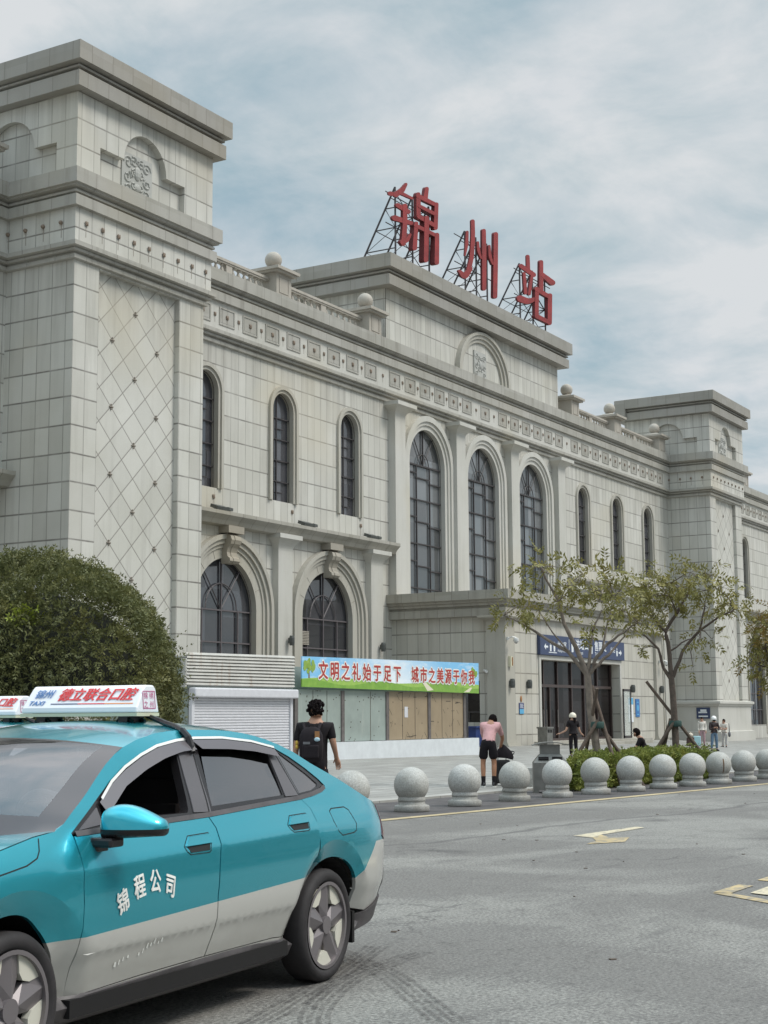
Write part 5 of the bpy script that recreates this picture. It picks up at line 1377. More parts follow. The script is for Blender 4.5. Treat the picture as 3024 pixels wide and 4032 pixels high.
[(76.75,29.24),(76.77,29.16),(76.79,29.09),(76.81,29.01),(76.83,28.94),(76.86,28.87),(76.89,28.81),(76.91,28.74),(76.94,28.67),(76.98,28.60),(77.01,28.53),(77.05,28.46),(77.09,28.39),(77.09,28.36),(77.07,28.33),(77.03,28.30),(76.97,28.27),(76.91,28.26),(76.86,28.26),(76.83,28.28),(76.76,28.34),(76.69,28.39),(76.62,28.45),(76.55,28.51),(76.48,28.57),(76.43,28.64),(76.41,28.72),(76.40,28.80),(76.40,28.88),(76.40,28.96),(76.40,29.05),(76.40,29.13),(76.41,29.17),(76.45,29.21),(76.52,29.25),(76.60,29.27),(76.67,29.28),(76.73,29.27)],
[(77.67,30.20),(77.68,29.91),(77.68,29.61),(77.69,29.32),(77.69,29.02),(77.69,28.73),(77.69,28.43),(77.68,28.14),(77.67,27.84),(77.65,27.54),(77.64,27.24),(77.63,26.94),(77.61,26.64),(77.58,26.57),(77.49,26.49),(77.36,26.43),(77.22,26.40),(77.09,26.39),(77.00,26.42),(76.97,26.48),(76.98,26.78),(76.99,27.07),(77.00,27.37),(77.00,27.66),(77.01,27.96),(77.01,28.25),(77.02,28.55),(77.03,28.84),(77.04,29.14),(77.05,29.44),(77.06,29.73),(77.07,30.03),(77.10,30.10),(77.19,30.17),(77.31,30.23),(77.44,30.27),(77.56,30.28),(77.64,30.25)],
[(78.23,29.41),(78.25,29.31),(78.27,29.21),(78.29,29.11),(78.31,29.01),(78.34,28.92),(78.37,28.84),(78.39,28.76),(78.43,28.69),(78.47,28.62),(78.51,28.55),(78.55,28.48),(78.59,28.41),(78.60,28.38),(78.58,28.35),(78.53,28.32),(78.47,28.29),(78.41,28.28),(78.35,28.28),(78.32,28.30),(78.25,28.35),(78.17,28.41),(78.10,28.46),(78.02,28.52),(77.95,28.59),(77.89,28.67),(77.87,28.77),(77.86,28.88),(77.86,28.98),(77.86,29.09),(77.86,29.20),(77.86,29.30),(77.88,29.34),(77.93,29.39),(78.00,29.43),(78.08,29.45),(78.16,29.46),(78.21,29.44)],
[(79.29,30.43),(79.27,30.10),(79.26,29.77),(79.24,29.44),(79.22,29.11),(79.21,28.78),(79.19,28.45),(79.17,28.12),(79.14,27.80),(79.12,27.47),(79.09,27.14),(79.07,26.82),(79.04,26.50),(79.00,26.42),(78.90,26.34),(78.76,26.27),(78.60,26.24),(78.47,26.24),(78.37,26.27),(78.34,26.33),(78.36,26.65),(78.38,26.97),(78.40,27.29),(78.42,27.62),(78.43,27.94),(78.45,28.26),(78.47,28.59),(78.50,28.92),(78.52,29.25),(78.54,29.58),(78.56,29.91),(78.58,30.24),(78.62,30.32),(78.72,30.40),(78.86,30.47),(79.02,30.52),(79.16,30.52),(79.26,30.49)],
],
'c3':[
[(83.77,30.24),(83.78,30.09),(83.79,29.95),(83.80,29.80),(83.80,29.65),(83.81,29.50),(83.82,29.36),(83.79,29.28),(83.70,29.21),(83.56,29.14),(83.41,29.10),(83.28,29.09),(83.18,29.12),(83.14,29.17),(83.14,29.32),(83.14,29.47),(83.14,29.62),(83.14,29.77),(83.14,29.91),(83.14,30.06),(83.17,30.13),(83.25,30.20),(83.38,30.27),(83.52,30.30),(83.65,30.31),(83.74,30.29)],
[(82.67,29.47),(82.97,29.45),(83.28,29.44),(83.58,29.42),(83.89,29.41),(84.20,29.39),(84.51,29.38),(84.63,29.35),(84.67,29.28),(84.64,29.19),(84.53,29.10),(84.37,29.02),(84.19,28.97),(84.02,28.96),(83.72,28.98),(83.41,29.00),(83.11,29.02),(82.82,29.04),(82.52,29.06),(82.22,29.08),(82.12,29.11),(82.07,29.17),(82.10,29.25),(82.20,29.34),(82.35,29.41),(82.52,29.46)],
[(83.09,28.98),(83.12,28.77),(83.16,28.57),(83.19,28.37),(83.22,28.17),(83.25,27.97),(83.28,27.76),(83.26,27.70),(83.18,27.64),(83.07,27.58),(82.94,27.55),(82.82,27.54),(82.74,27.56),(82.70,27.61),(82.69,27.81),(82.67,28.02),(82.65,28.22),(82.64,28.43),(82.62,28.63),(82.60,28.84),(82.62,28.89),(82.69,28.94),(82.78,28.99),(82.89,29.02),(82.99,29.03),(83.06,29.01)],
[(84.23,29.09),(84.16,28.88),(84.08,28.66),(84.01,28.44),(83.94,28.22),(83.86,28.01),(83.79,27.79),(83.75,27.73),(83.66,27.67),(83.54,27.63),(83.42,27.61),(83.32,27.62),(83.27,27.65),(83.26,27.70),(83.34,27.91),(83.42,28.13),(83.50,28.35),(83.58,28.57),(83.66,28.78),(83.74,29.00),(83.78,29.06),(83.86,29.11),(83.97,29.15),(84.08,29.17),(84.17,29.17),(84.23,29.14)],
[(82.40,27.42),(82.58,27.42),(82.76,27.43),(82.94,27.44),(83.10,27.45),(83.22,27.46),(83.30,27.47),(83.36,27.47),(83.46,27.49),(83.59,27.52),(83.75,27.57),(83.91,27.62),(84.07,27.67),(84.22,27.72),(84.37,27.73),(84.48,27.71),(84.53,27.66),(84.51,27.59),(84.43,27.51),(84.30,27.45),(84.16,27.37),(84.02,27.30),(83.87,27.23),(83.70,27.15),(83.48,27.06),(83.22,26.98),(82.95,26.93),(82.72,26.90),(82.52,26.88),(82.33,26.87),(82.14,26.85),(81.96,26.84),(81.75,26.86),(81.64,26.92),(81.62,27.03),(81.72,27.16),(81.91,27.28),(82.15,27.37)],
[(85.74,30.39),(85.73,30.08),(85.72,29.77),(85.72,29.45),(85.71,29.14),(85.70,28.83),(85.69,28.52),(85.65,28.44),(85.54,28.35),(85.38,28.28),(85.20,28.24),(85.04,28.23),(84.94,28.26),(84.90,28.33),(84.92,28.64),(84.95,28.95),(84.97,29.27),(84.99,29.58),(85.02,29.89),(85.04,30.21),(85.08,30.28),(85.17,30.36),(85.31,30.43),(85.47,30.47),(85.61,30.48),(85.71,30.45)],
[(85.79,29.69),(86.05,29.67),(86.31,29.66),(86.58,29.65),(86.85,29.63),(87.11,29.62),(87.39,29.60),(87.53,29.56),(87.58,29.47),(87.52,29.36),(87.36,29.25),(87.15,29.15),(86.92,29.09),(86.71,29.08),(86.47,29.12),(86.23,29.15),(85.99,29.19),(85.75,29.22),(85.51,29.26),(85.28,29.29),(85.17,29.32),(85.14,29.39),(85.18,29.47),(85.29,29.56),(85.45,29.64),(85.63,29.68)],
[(84.98,28.45),(84.96,28.13),(84.94,27.82),(84.92,27.51),(84.90,27.20),(84.88,26.89),(84.86,26.57),(84.82,26.50),(84.72,26.42),(84.57,26.35),(84.41,26.32),(84.26,26.32),(84.17,26.35),(84.14,26.41),(84.16,26.72),(84.19,27.03),(84.21,27.34),(84.24,27.66),(84.26,27.97),(84.29,28.28),(84.33,28.35),(84.43,28.43),(84.56,28.49),(84.72,28.53),(84.86,28.53),(84.95,28.50)],
[(84.75,28.48),(85.08,28.48),(85.41,28.48),(85.75,28.47),(86.08,28.47),(86.42,28.47),(86.76,28.47),(86.89,28.45),(86.94,28.39),(86.93,28.32),(86.84,28.23),(86.70,28.16),(86.53,28.11),(86.37,28.09),(86.03,28.09),(85.70,28.10),(85.36,28.10),(85.03,28.11),(84.70,28.11),(84.37,28.11),(84.25,28.13),(84.20,28.18),(84.21,28.26),(84.30,28.34),(84.43,28.41),(84.59,28.46)],
[(86.98,28.48),(86.95,28.17),(86.93,27.86),(86.91,27.55),(86.88,27.24),(86.86,26.93),(86.83,26.62),(86.79,26.54),(86.67,26.45),(86.51,26.38),(86.33,26.34),(86.17,26.34),(86.06,26.38),(86.03,26.44),(86.05,26.75),(86.08,27.06),(86.10,27.36),(86.12,27.67),(86.15,27.98),(86.17,28.29),(86.21,28.37),(86.33,28.46),(86.49,28.53),(86.67,28.57),(86.83,28.58),(86.94,28.55)],
[(84.66,26.73),(84.98,26.73),(85.30,26.73),(85.62,26.73),(85.94,26.73),(86.27,26.73),(86.60,26.73),(86.72,26.72),(86.78,26.67),(86.78,26.60),(86.70,26.53),(86.58,26.46),(86.42,26.41),(86.27,26.39),(85.94,26.38),(85.61,26.37),(85.28,26.37),(84.95,26.36),(84.62,26.35),(84.30,26.34),(84.17,26.36),(84.10,26.41),(84.10,26.49),(84.18,26.57),(84.32,26.65),(84.49,26.71)],
],
}

for _k in CHARS:      # pare the brush strokes down
    for _i,_s in enumerate(CHARS[_k]):
        n=len(_s); h=n//2; q=[]
        m=(n-12)//2
        out=[None]*n
        for a in range(n):
            b=(m-1)+6+(m-1-a)+1 if a<m else None
            if a<m: pb=m+6+(m-1-a)
            elif m+6<=a<2*m+6: pb=m-1-(a-m-6)
            else: pb=None
            if pb is None: out[a]=_s[a]; continue
            c=((_s[a][0]+_s[pb][0])/2,(_s[a][1]+_s[pb][1])/2)
            out[a]=(c[0]+(_s[a][0]-c[0])*.82,c[1]+(_s[a][1]-c[1])*.82)
        for base,e0,e1 in ((m,m-1,m+6),(2*m+6,2*m+5,0)):
            c=((_s[e0][0]+_s[e1][0])/2,(_s[e0][1]+_s[e1][1])/2)
            for a in range(base,base+6): out[a]=(c[0]+(_s[a][0]-c[0])*.82,c[1]+(_s[a][1]-c[1])*.82)
        CHARS[_k][_i]=out
M['signred']=plain('faded_red_enamel',(.25,.022,.022),.6,var=.3,vscale=1.2)
M['signedge']=plain('dark_red_return',(.12,.014,.016),.7)
M['scaffold']=plain('rusty_steel_scaffold',(.085,.078,.082),.7,metal=.2)
RVEC=Vector((sin(YAW),-cos(YAW),0)); FVEC=Vector((cos(YAW),sin(YAW),0))
def rooftop():
    info={'c1':('first big red brushed character (jin) above the attic, tallest on its left scaffold',66.2,71.9,67.4,71.1),
          'c2':('middle big red brushed character (zhou) of three long vertical strokes above the attic',73.9,79.4,75.4,78.2),
          'c3':('last big red brushed character (zhan) with a square loop above the attic',81.7,87.4,82.7,86.4)}
    for k,(lab,x0,x1,pa,pb) in info.items():
        zs=[z for s in CHARS[k] for _,z in s]; top=max(zs)
        yb=39.1
        root=thing('rooftop_character',lab,'sign',((x0+x1)/2,yb,25.3),'red characters on the station roof')
        ox,oy,oz=root.location
        f=MB(); ed=MB()
        for i,s in enumerate(CHARS[k]):
            n=len(s); y0=yb-.0-.006*i; y1=yb+.07
            f.add([(x-ox,y0-oy,z-oz) for x,z in s],[tuple(range(n))])
            ed.add([(x-ox,y0-oy+.001,z-oz) for x,z in s]+[(x-ox,y1-oy+.01*i,z-oz) for x,z in s],[(a,(a+1)%n,(a+1)%n+n,a+n) for a in range(n)]+[tuple(range(n,2*n))])
        f.obj('character_face',M['signred'],root); ed.obj('character_side',M['signedge'],root)
        sc=MB(); Lz=lambda z: z-oz
        ya,yc=.25,2.7
        tops=top-.9
        for px in (pa,(pa+pb)/2,pb):
            sc.tube([(px-ox,ya,Lz(25.3)),(px-ox,ya,Lz(tops))],.055,5)
            sc.tube([(px-ox,yc,Lz(25.3)),(px-ox,ya,Lz(tops))],.055,5)
            for q in (.25,.5,.75):
                zz_=25.3+(tops-25.3)*q; yy=yc+(ya-yc)*q
                sc.tube([(px-ox,ya,Lz(zz_)),(px-ox,yy,Lz(zz_))],.035,4)
            sc.tube([(px-ox,ya,Lz(25.35)),(px-ox,yc+(ya-yc)*.25,Lz(25.3+(tops-25.3)*.25)),(px-ox,ya,Lz(25.3+(tops-25.3)*.5)),(px-ox,yc+(ya-yc)*.75,Lz(25.3+(tops-25.3)*.75))],.03,4)
        for q in (.12,.5,.88):
            zz_=25.3+(tops-25.3)*q; yy=yc+(ya-yc)*q
            sc.tube([(x0+.2-ox,ya,Lz(zz_)),(x1-.2-ox,ya,Lz(zz_))],.035,4)
            sc.tube([(pa-ox,yy,Lz(zz_)),(pb-ox,yy,Lz(zz_))],.03,4)
        for a,b in ((pa,pb),(pb,pa)):
            sc.tube([(a-ox,ya+.05,Lz(25.6)),(b-ox,ya+.05,Lz(25.3+(tops-25.3)*.5))],.028,4); sc.tube([(a-ox,ya+.05,Lz(25.3+(tops-25.3)*.5)),(b-ox,ya+.05,Lz(tops-.2))],.028,4)
        sc.obj('scaffold',M['scaffold'],root)
rooftop()

# ================================================================ second taxi, one lane over
t2=copy_tree(taxi)
_F=Vector((cos(CAR_A),sin(CAR_A),0)); _L=Vector((-sin(CAR_A),cos(CAR_A),0))
t2.location=CAR_O-2.58*_F-2.98*_L+.06*RVEC
t2['label']='second teal taxi behind, only its white lightbox with red characters showing over the first roof'
for o in (taxi,t2): o['group']='taxis waiting at the kerb'

# ================================================================ stone ball bollards
def speckled():
    m,nt,b=mat('speckled_granite'); N=NT(nt)
    tcn=N.n('ShaderNodeTexCoord'); ob=N.n('ShaderNodeObjectInfo'); P=tcn.outputs['Object']
    g=N.n('ShaderNodeNewGeometry')
    a=N.noise(g.outputs['Position'],48,3,.8); bg_=N.noise(g.outputs['Position'],3.2,5,.6)
    c=N.mix(N.rng(a,.32,.68,0,1),(.28,.275,.26),(.55,.55,.525))
    c=N.mix(N.rng(bg_,.5,.72,0,.45),c,(.24,.225,.19))
    sp=N.n('ShaderNodeSeparateXYZ'); nt.links.new(P,sp.inputs[0])
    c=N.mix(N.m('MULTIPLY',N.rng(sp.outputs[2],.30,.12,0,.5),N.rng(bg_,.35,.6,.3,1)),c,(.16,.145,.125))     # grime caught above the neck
    nt.links.new(N.mix(1.0,c,N.mix(ob.outputs['Random'],(.90,.90,.88),(1.06,1.06,1.06)),'MULTIPLY'),b.inputs['Base Color'])
    b.inputs['Roughness'].default_value=.62; b.inputs['Specular IOR Level'].default_value=.35
    nt.links.new(N.bump(a,.35,.006),b.inputs['Normal'])
    return m
M['granite']=speckled()
M['rusty']=plain('rust_stain',(.13,.065,.025),.85,var=.3)
def bollards():
    lo=MB(); lo.lathe([(.285,0),(.295,.012),(.295,.085),(.285,.10),(.232,.115),(.225,.13),(.222,.165),(.232,.172)],36)
    up=MB(); R=.292; zc=.435; pr=[]
    for i in range(25):
        th=pi*.235+(pi-pi*.235)*i/24; pr.append((max(.002,R*sin(th)),zc-R*cos(th)))
    pr=[(.205,.150),(.228,.176),(.232,.196)]+pr[1:]
    up.lathe(pr,40)
    spots=[(20.36,12.74),(22.10,12.67),(23.85,12.60),(25.65,12.51),(27.15,12.32),(28.57,12.12),(29.9,11.9),(31.3,11.72),(32.58,11.52),(33.9,11.36),(35.52,11.28),(37.02,11.16)]
    lab=['granite ball bollard half hidden behind the tail of the nearest taxi',
     'largest fully visible granite ball bollard, first one right of the taxi',
     'granite ball bollard second right of the taxi, left of the man in pink',
     'granite ball bollard standing in front of the black suitcase',
     'granite ball bollard in front of the grey litter bin',
     'granite ball bollard at the left end of the hedge, right of the litter bin',
     'granite ball bollard in front of the hedge below the first staked tree',
     'granite ball bollard in front of the middle of the hedge, below the seated man',
     'granite ball bollard in front of the hedge below the second staked tree',
     'granite ball bollard with a brown rust streak, past the end of the hedge',
     'granite ball bollard just right of the rust streaked one',
     'granite ball bollard cut off by the right edge of the photo']
    base=None
    for i,(x,y) in enumerate(spots):
        if base is None:
            b=lo.obj('base',M['granite'],None,True,40); u=up.obj('ball',M['granite'],b,True,40); base=b
        else:
            b=copy_tree(base)
        b.name='ball_bollard'; b.location=(x,y,.004); b.rotation_euler=(radians((i*37%5-2)*.6),radians((i*53%5-2)*.6),i*1.3)
        tag(b,lab[i],'bollard','granite ball bollards along the kerb')
        if i==9:
            s=MB(); vs=[]; toward=atan2(-y,-x)-i*1.3+.42
            for k in range(9):
                th=radians(62)+radians(70)*k/8
                for e in (-1,1):
                    a=toward+e*.055*(1-.05*k)
                    r=R*sin(th)*1.006; vs.append((r*cos(a),r*sin(a),zc+R*1.006*cos(th)))
            s.add(vs,[(2*k,2*k+1,2*k+3,2*k+2) for k in range(8)]); s.obj('rust_streak',M['rusty'],b)
bollards()

# ================================================================ plants
def leafmat(name,c0,c1,c2):
    m,nt,b=mat(name); N=NT(nt)
    g=N.n('ShaderNodeNewGeometry')
    w=N.n('ShaderNodeTexWhiteNoise',noise_dimensions='1D'); nt.links.new(g.outputs['Random Per Island'],w.inputs['W'])
    c=N.mix(w.outputs[0],c0,c1)
    c=N.mix(N.rng(N.noise(g.outputs['Position'],1.7,3),.5,.72,0,.7),c,c2)
    nt.links.new(c,b.inputs['Base Color']); b.inputs['Roughness'].default_value=.55; b.inputs['Specular IOR Level'].default_value=.3
    b.inputs['Subsurface Weight'].default_value=0
    tr=N.n('ShaderNodeBsdfTranslucent'); nt.links.new(c,tr.inputs[0])
    mx=N.n('ShaderNodeMixShader'); mx.inputs[0].default_value=.25
    nt.links.new(b.outputs[0],mx.inputs[1]); nt.links.new(tr.outputs[0],mx.inputs[2]); nt.links.new(mx.outputs[0],nt.nodes['Material Output'].inputs[0])
    return m
M['bushleaf']=leafmat('locust_leaf',(.070,.080,.030),(.175,.18,.07),(.23,.215,.07))
M['limeleaf']=leafmat('young_lime_leaf',(.22,.27,.03),(.32,.36,.06),(.30,.33,.05))
M['treeleaf']=leafmat('tree_leaf',(.13,.125,.034),(.26,.24,.075),(.31,.26,.08))
M['autumnleaf']=leafmat('yellowing_leaf',(.16,.115,.025),(.26,.17,.04),(.12,.11,.03))
M['hedgeleaf']=leafmat('hedge_leaf',(.10,.13,.028),(.27,.31,.075),(.34,.33,.08))
M['bark']=plain('grey_brown_bark',(.105,.080,.064),.85,var=.4,vscale=8,bump=.5,bscale=40)
M['palebark']=plain('pale_grey_bark',(.20,.165,.135),.85,var=.35,vscale=7,bump=.5,bscale=40)
M['stake']=plain('rough_stake_wood',(.115,.085,.065),.85,var=.4,vscale=7,bump=.4,bscale=50)
M['tie']=plain('green_cloth_tie',(.03,.07,.06),.8)
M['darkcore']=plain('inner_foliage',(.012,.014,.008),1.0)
def leaflet(mb,p,d,n,l,w):
    """one pointed leaf: base p, direction d, normal n"""
    s=d.cross(n); s.normalize()
    mb.add([p,p+d*l*.45+s*w*.5,p+d*l,p+d*l*.45-s*w*.5],[(0,1,2,3)])
def sprig(mb,p,d,rnd,L,n,l,w,droop=.5):
    """pinnate spray: paired leaflets along a short drooping stalk"""
    d=d.normalized(); q=Vector(p)
    up=Vector((rnd.uniform(-1,1),rnd.uniform(-1,1),rnd.uniform(-.2,1))).normalized()
    for k in range(n):
        d=(d+Vector((0,0,-droop/n))).normalized(); q=q+d*(L/n)
        sd=d.cross(up)
        if sd.length<1e-3: continue
        sd.normalize()
        for s in (1,-1):
            ld=(d*.55+sd*s*.85+Vector((rnd.uniform(-.2,.2),rnd.uniform(-.2,.2),rnd.uniform(-.35,.1)))).normalized()
            leaflet(mb,q,ld,up,l*rnd.uniform(.75,1.2),w*rnd.uniform(.8,1.2))
    leaflet(mb,q,d,up,l,w)
def big_bush():
    rnd=random.Random(5)
    c0=Vector((17.6,16.9,0)); zc=1.75; rx,rz=2.28,2.10
    root=thing('round_tree','big round clipped dark green tree behind the taxis','tree',c0)
    mb=MB(); lime=MB()
    cnt=0
    lumps=[(Vector((rnd.gauss(0,1),rnd.gauss(0,1),rnd.gauss(0,1))).normalized(),rnd.uniform(-.14,.14)) for _ in range(70)]
    def rad(d):
        r=1.0
        for v,a in lumps:
            t=d.dot(v)
            if t>.90: r+=a*((t-.90)/.10)
        return r
    while cnt<15500:
        d=Vector((rnd.gauss(0,1),rnd.gauss(0,1),rnd.gauss(0,1))).normalized()
        if d.z<-.12: continue
        # only the half that faces the road needs the finest cover
        if d.dot(FVEC)>.45 and rnd.random()<.6: continue
        f=rad(d)*rnd.uniform(.86,1.0)**.8
        bot=1.42
        p=Vector((d.x*rx*f,d.y*rx*f,zc+d.z*rz*f))
        # flat-bottomed skirt: spread the low shell
        if d.z<.25: p.z=zc-.3+(d.z+.12)*2.4+rnd.uniform(-.25,.25)
        if p.z<bot+rnd.uniform(-.18,.1): continue
        out=Vector((d.x,d.y,d.z*.6)).normalized()
        dir_=(out*.8+Vector((rnd.uniform(-.6,.6),rnd.uniform(-.6,.6),rnd.uniform(-.2,.9)))).normalized()
        if d.z<.3: dir_=(out*.5+Vector((rnd.uniform(-.5,.5),rnd.uniform(-.5,.5),rnd.uniform(-.9,.5)))).normalized()
        sprig(mb,p,dir_,rnd,rnd.uniform(.10,.20),3,.060,.024,.5)
        cnt+=1
    # a few longer shoots break the outline, and two lime-green sprays
    for _ in range(160):
        d=Vector((rnd.gauss(0,1),rnd.gauss(0,1),abs(rnd.gauss(0,1)))).normalized()
        p=Vector((d.x*rx,d.y*rx,zc+d.z*rz))
        sprig(mb,p,Vector((d.x,d.y,d.z+.5)),rnd,rnd.uniform(.2,.42),5,.06,.024,.3)
    crown=mb.obj('crown',M['bushleaf'],root,fix=False)
    for r_,z_ in ((-.05+.0,3.12),(.88,3.0),(-.45,3.3)):
        for _ in range(30 if z_<3.5 else 14):
            base=RVEC*(r_-.55+rnd.uniform(-.15,.15)); 
            dz=z_-zc+rnd.uniform(-.09,.09)
            q=max(.02,1-(dz/rz)**2-(base.length/rx)**2)
            p=base-FVEC*(sqrt(q)*rx+.05)+Vector((0,0,z_+rnd.uniform(-.1,.1)))
            sprig(lime,p,Vector((rnd.uniform(-1,1),rnd.uniform(-1,1),rnd.uniform(-.2,.8))),rnd,.16,3,.07,.028,.3)
    lime.obj('young_shoots',M['limeleaf'],root,fix=False)
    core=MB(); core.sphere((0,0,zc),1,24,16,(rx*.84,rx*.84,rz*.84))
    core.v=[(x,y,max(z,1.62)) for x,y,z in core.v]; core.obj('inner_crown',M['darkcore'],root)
    tr=MB(); tr.tube([(0,0,0),(.03,0,.8),(0,.05,1.9)],[.15,.12,.10],10)
    for a in range(5): tr.tube([(0,0,1.3+.1*a),(.7*cos(a*1.3),.7*sin(a*1.3),2.1),(1.3*cos(a*1.3),1.3*sin(a*1.3),2.9)],[.06,.045,.02],6)
    tr.obj('trunk',M['bark'],root,True)
big_bush()
def street_tree(name_label, base, trunk, limbs, clusters, rnd, bark, leaf='treeleaf', dens=1.0, stakes=True, group='young trees staked on the plaza', extra=None):
    root=thing('street_tree',name_label,'tree',base,group)
    W3=lambda r,z,d=0: RVEC*r+FVEC*d+Vector((0,0,z))
    tb=MB()
    def curve(pts,r0,r1):
        n=len(pts); tb.tube(pts,[r0+(r1-r0)*i/(n-1) for i in range(n)],8)
    curve([W3(r,z) for r,z in trunk],.10,.075)
    tips=[]
    for L,dd,w in limbs:
        pts=[]
        for i,(r,z) in enumerate(L):
            f=i/(len(L)-1); pts.append(W3(r,z,dd*f*f*.9))
        # soften
        q=[pts[0]]
        for a,b in zip(pts,pts[1:]): q+=[a.lerp(b,.33)+Vector((rnd.uniform(-.02,.02),)*3),a.lerp(b,.67)+Vector((rnd.uniform(-.02,.02),)*3),b]
        curve(q,w,w*.28); tips.append((pts[-1],dd)); tips.append((pts[len(pts)//2],dd))
    lf=MB(); lf2=MB()
    for r,z,R in clusters:
        dd=rnd.uniform(-.75,.75); c=W3(r,z,dd)
        # a twig from the nearest limb point
        near=min(tips,key=lambda t:(t[0]-c).length)[0]
        mid=near.lerp(c,.5)+Vector((rnd.uniform(-.08,.08),rnd.uniform(-.08,.08),rnd.uniform(.0,.1)))
        tb.tube([near,mid,c],[.018,.013,.006],5)
        for _ in range(int(23*dens*(R/.31)**2)):
            v=Vector((rnd.gauss(0,.55),rnd.gauss(0,.75),rnd.gauss(0,.45)))
            if v.length>1.5: continue
            p=c+Vector((RVEC.x*v.x+FVEC.x*v.y,RVEC.y*v.x+FVEC.y*v.y,v.z))*R*1.15
            if rnd.random()<.35: tb.tube([c,c.lerp(p,.6)+Vector((0,0,.03)),p],[.006,.004,.003],3,cap=False)
            o=(p-c); o.z+=rnd.uniform(-.1,.2)
            if o.length<.02: o=Vector((1,0,0))
            tgt=lf
            if extra and rnd.random()<extra(r,z): tgt=lf2
            sprig(tgt,p,o+Vector((rnd.uniform(-.2,.2),rnd.uniform(-.2,.2),0)),rnd,rnd.uniform(.20,.34),4,rnd.uniform(.10,.15),.046,.9)
    lf.obj('crown',M[leaf],root,fix=False)
    if lf2.v: lf2.obj('yellowed_leaves',M['autumnleaf'],root,fix=False)
    tb.obj('trunk',M[bark],root,True,60)
    if stakes:
        for k,(a,rr,zt,ext) in enumerate(stakes):
            s=MB(); f0=Vector((rr*cos(a),rr*sin(a),0)); t=Vector((-.10*sin(a)+.10*cos(a),.10*cos(a)+.10*sin(a),zt))
            dirv=(t-f0).normalized()
            s.tube([f0,f0.lerp(t,.5)+Vector((.01,.01,0)),t,t+dirv*ext],[.046,.043,.041,.038],8)
            so_=s.obj('support_stake',M['stake'],None,True); so_.location=base
            tag(so_,None,'stake',None); STK.append(so_)
        tie=MB(); tie.lathe([(.15,1.28),(.165,1.31),(.165,1.40),(.15,1.43)],12); tie.obj('cloth_tie',M['tie'],root,True)
    return root
STK=[]
FACE_=atan2(FVEC.y,FVEC.x)
rnd=random.Random(21)
T1=(31.4,13.257,0); T2=(36.1,13.163,0); T3=(41.5,12.9,0)
street_tree('sparse staked young tree with bare pale lower limbs, left of the two in the hedge',T1,[(0,0),(-.03,.9),(-.14,1.7),(-.16,2.1),(-.18,2.5)],
  [([(-.18,2.45),(-.42,3.05),(-.69,3.61),(-.8,4.1),(-1.09,4.6),(-1.2,4.85)],-.3,.06),([(-.8,4.1),(-.6,4.42),(-.5,4.65)],.2,.022),([(-.19,2.45),(-.6,2.98),(-1.12,3.3),(-1.64,3.65),(-1.99,3.82)],.5,.05),
   ([(-.12,2.5),(-.01,2.8),(.17,3.04),(.49,3.32),(.92,3.6)],-.4,.055),([(-.05,2.6),(.31,2.9),(.63,3.25),(.88,3.5)],.6,.04),([(-.19,2.5),(-.11,2.98),(-.03,3.46),(.19,3.9)],.2,.05),([(-.6,2.98),(-.95,3.4),(-1.3,3.9)],-.4,.025),([(.17,3.04),(.3,3.6),(.5,4.2)],.4,.03)],
  [(-1.19,4.91,.33),(-.77,4.81,.3),(-.95,4.6,.2),(-.57,4.5,.22),(-.28,4.68,.24),(.21,4.72,.24),(-1.63,4.02,.32),(-1.25,4.05,.25),(-.95,3.95,.22),(-1.95,3.82,.24),(-.32,4.22,.24),(.15,4.2,.28),(.3,4.5,.28),(.66,4.44,.36),(.54,3.87,.3),(.82,3.67,.26),(.2,3.85,.22),(-.25,3.4,.16),(-.65,4.2,.18)],rnd,'palebark',
  stakes=[(FACE_+pi/2+.35,.98,1.36,.12),(FACE_-pi/2-.9,.70,1.36,.95),(FACE_-pi/2+.2,1.05,1.36,.10),(FACE_+.4,.8,1.36,.9)])
street_tree('fuller staked young tree with a dark forked trunk, right of the two in the hedge',T2,[(0,0),(0,1.0),(-.03,2.0),(-.06,2.5)],
  [([(-.06,2.43),(-.25,2.73),(-.37,3.2),(-.69,3.51),(-.99,3.67)],-.3,.05),([(-.06,2.46),(-.11,3.35),(-.16,3.62),(.15,4.09),(.52,4.71),(.7,5.0)],.2,.065),([(-.01,2.5),(.23,3.12),(.68,3.66),(1.16,4.0),(1.51,4.16)],-.5,.05),([(-.04,3.16),(.4,3.43),(.67,3.5)],.5,.025),([(-.16,3.62),(-.44,3.98),(-.74,4.37)],.4,.035),([(.15,4.09),(-.05,4.5),(-.1,4.8)],-.4,.025),([(.68,3.66),(.85,4.2),(1.0,4.7)],.4,.03)],
  [(-.96,4.72,.34),(-.57,4.74,.32),(-.18,4.78,.32),(.22,5.0,.32),(.61,5.16,.3),(.92,4.98,.3),(1.06,4.63,.36),(1.32,4.28,.34),(.89,4.2,.26),(.4,4.55,.34),(-.08,4.35,.3),(-.67,4.25,.33),(-.35,4.5,.3),(.45,3.16,.17),(.65,3.45,.16),(.94,3.42,.17),(-.77,3.2,.13),(.61,2.77,.12),(-.44,4.0,.26),(1.5,4.15,.22),(.15,4.7,.3),(-.95,3.85,.2)],rnd,'bark',dens=1.15,
  stakes=[(FACE_+.5,.75,1.34,.15),(FACE_+pi/2+.15,1.02,1.34,.15),(FACE_-pi/2+.1,1.15,1.40,1.25),(FACE_+pi/2-.9,.9,1.34,.12)])
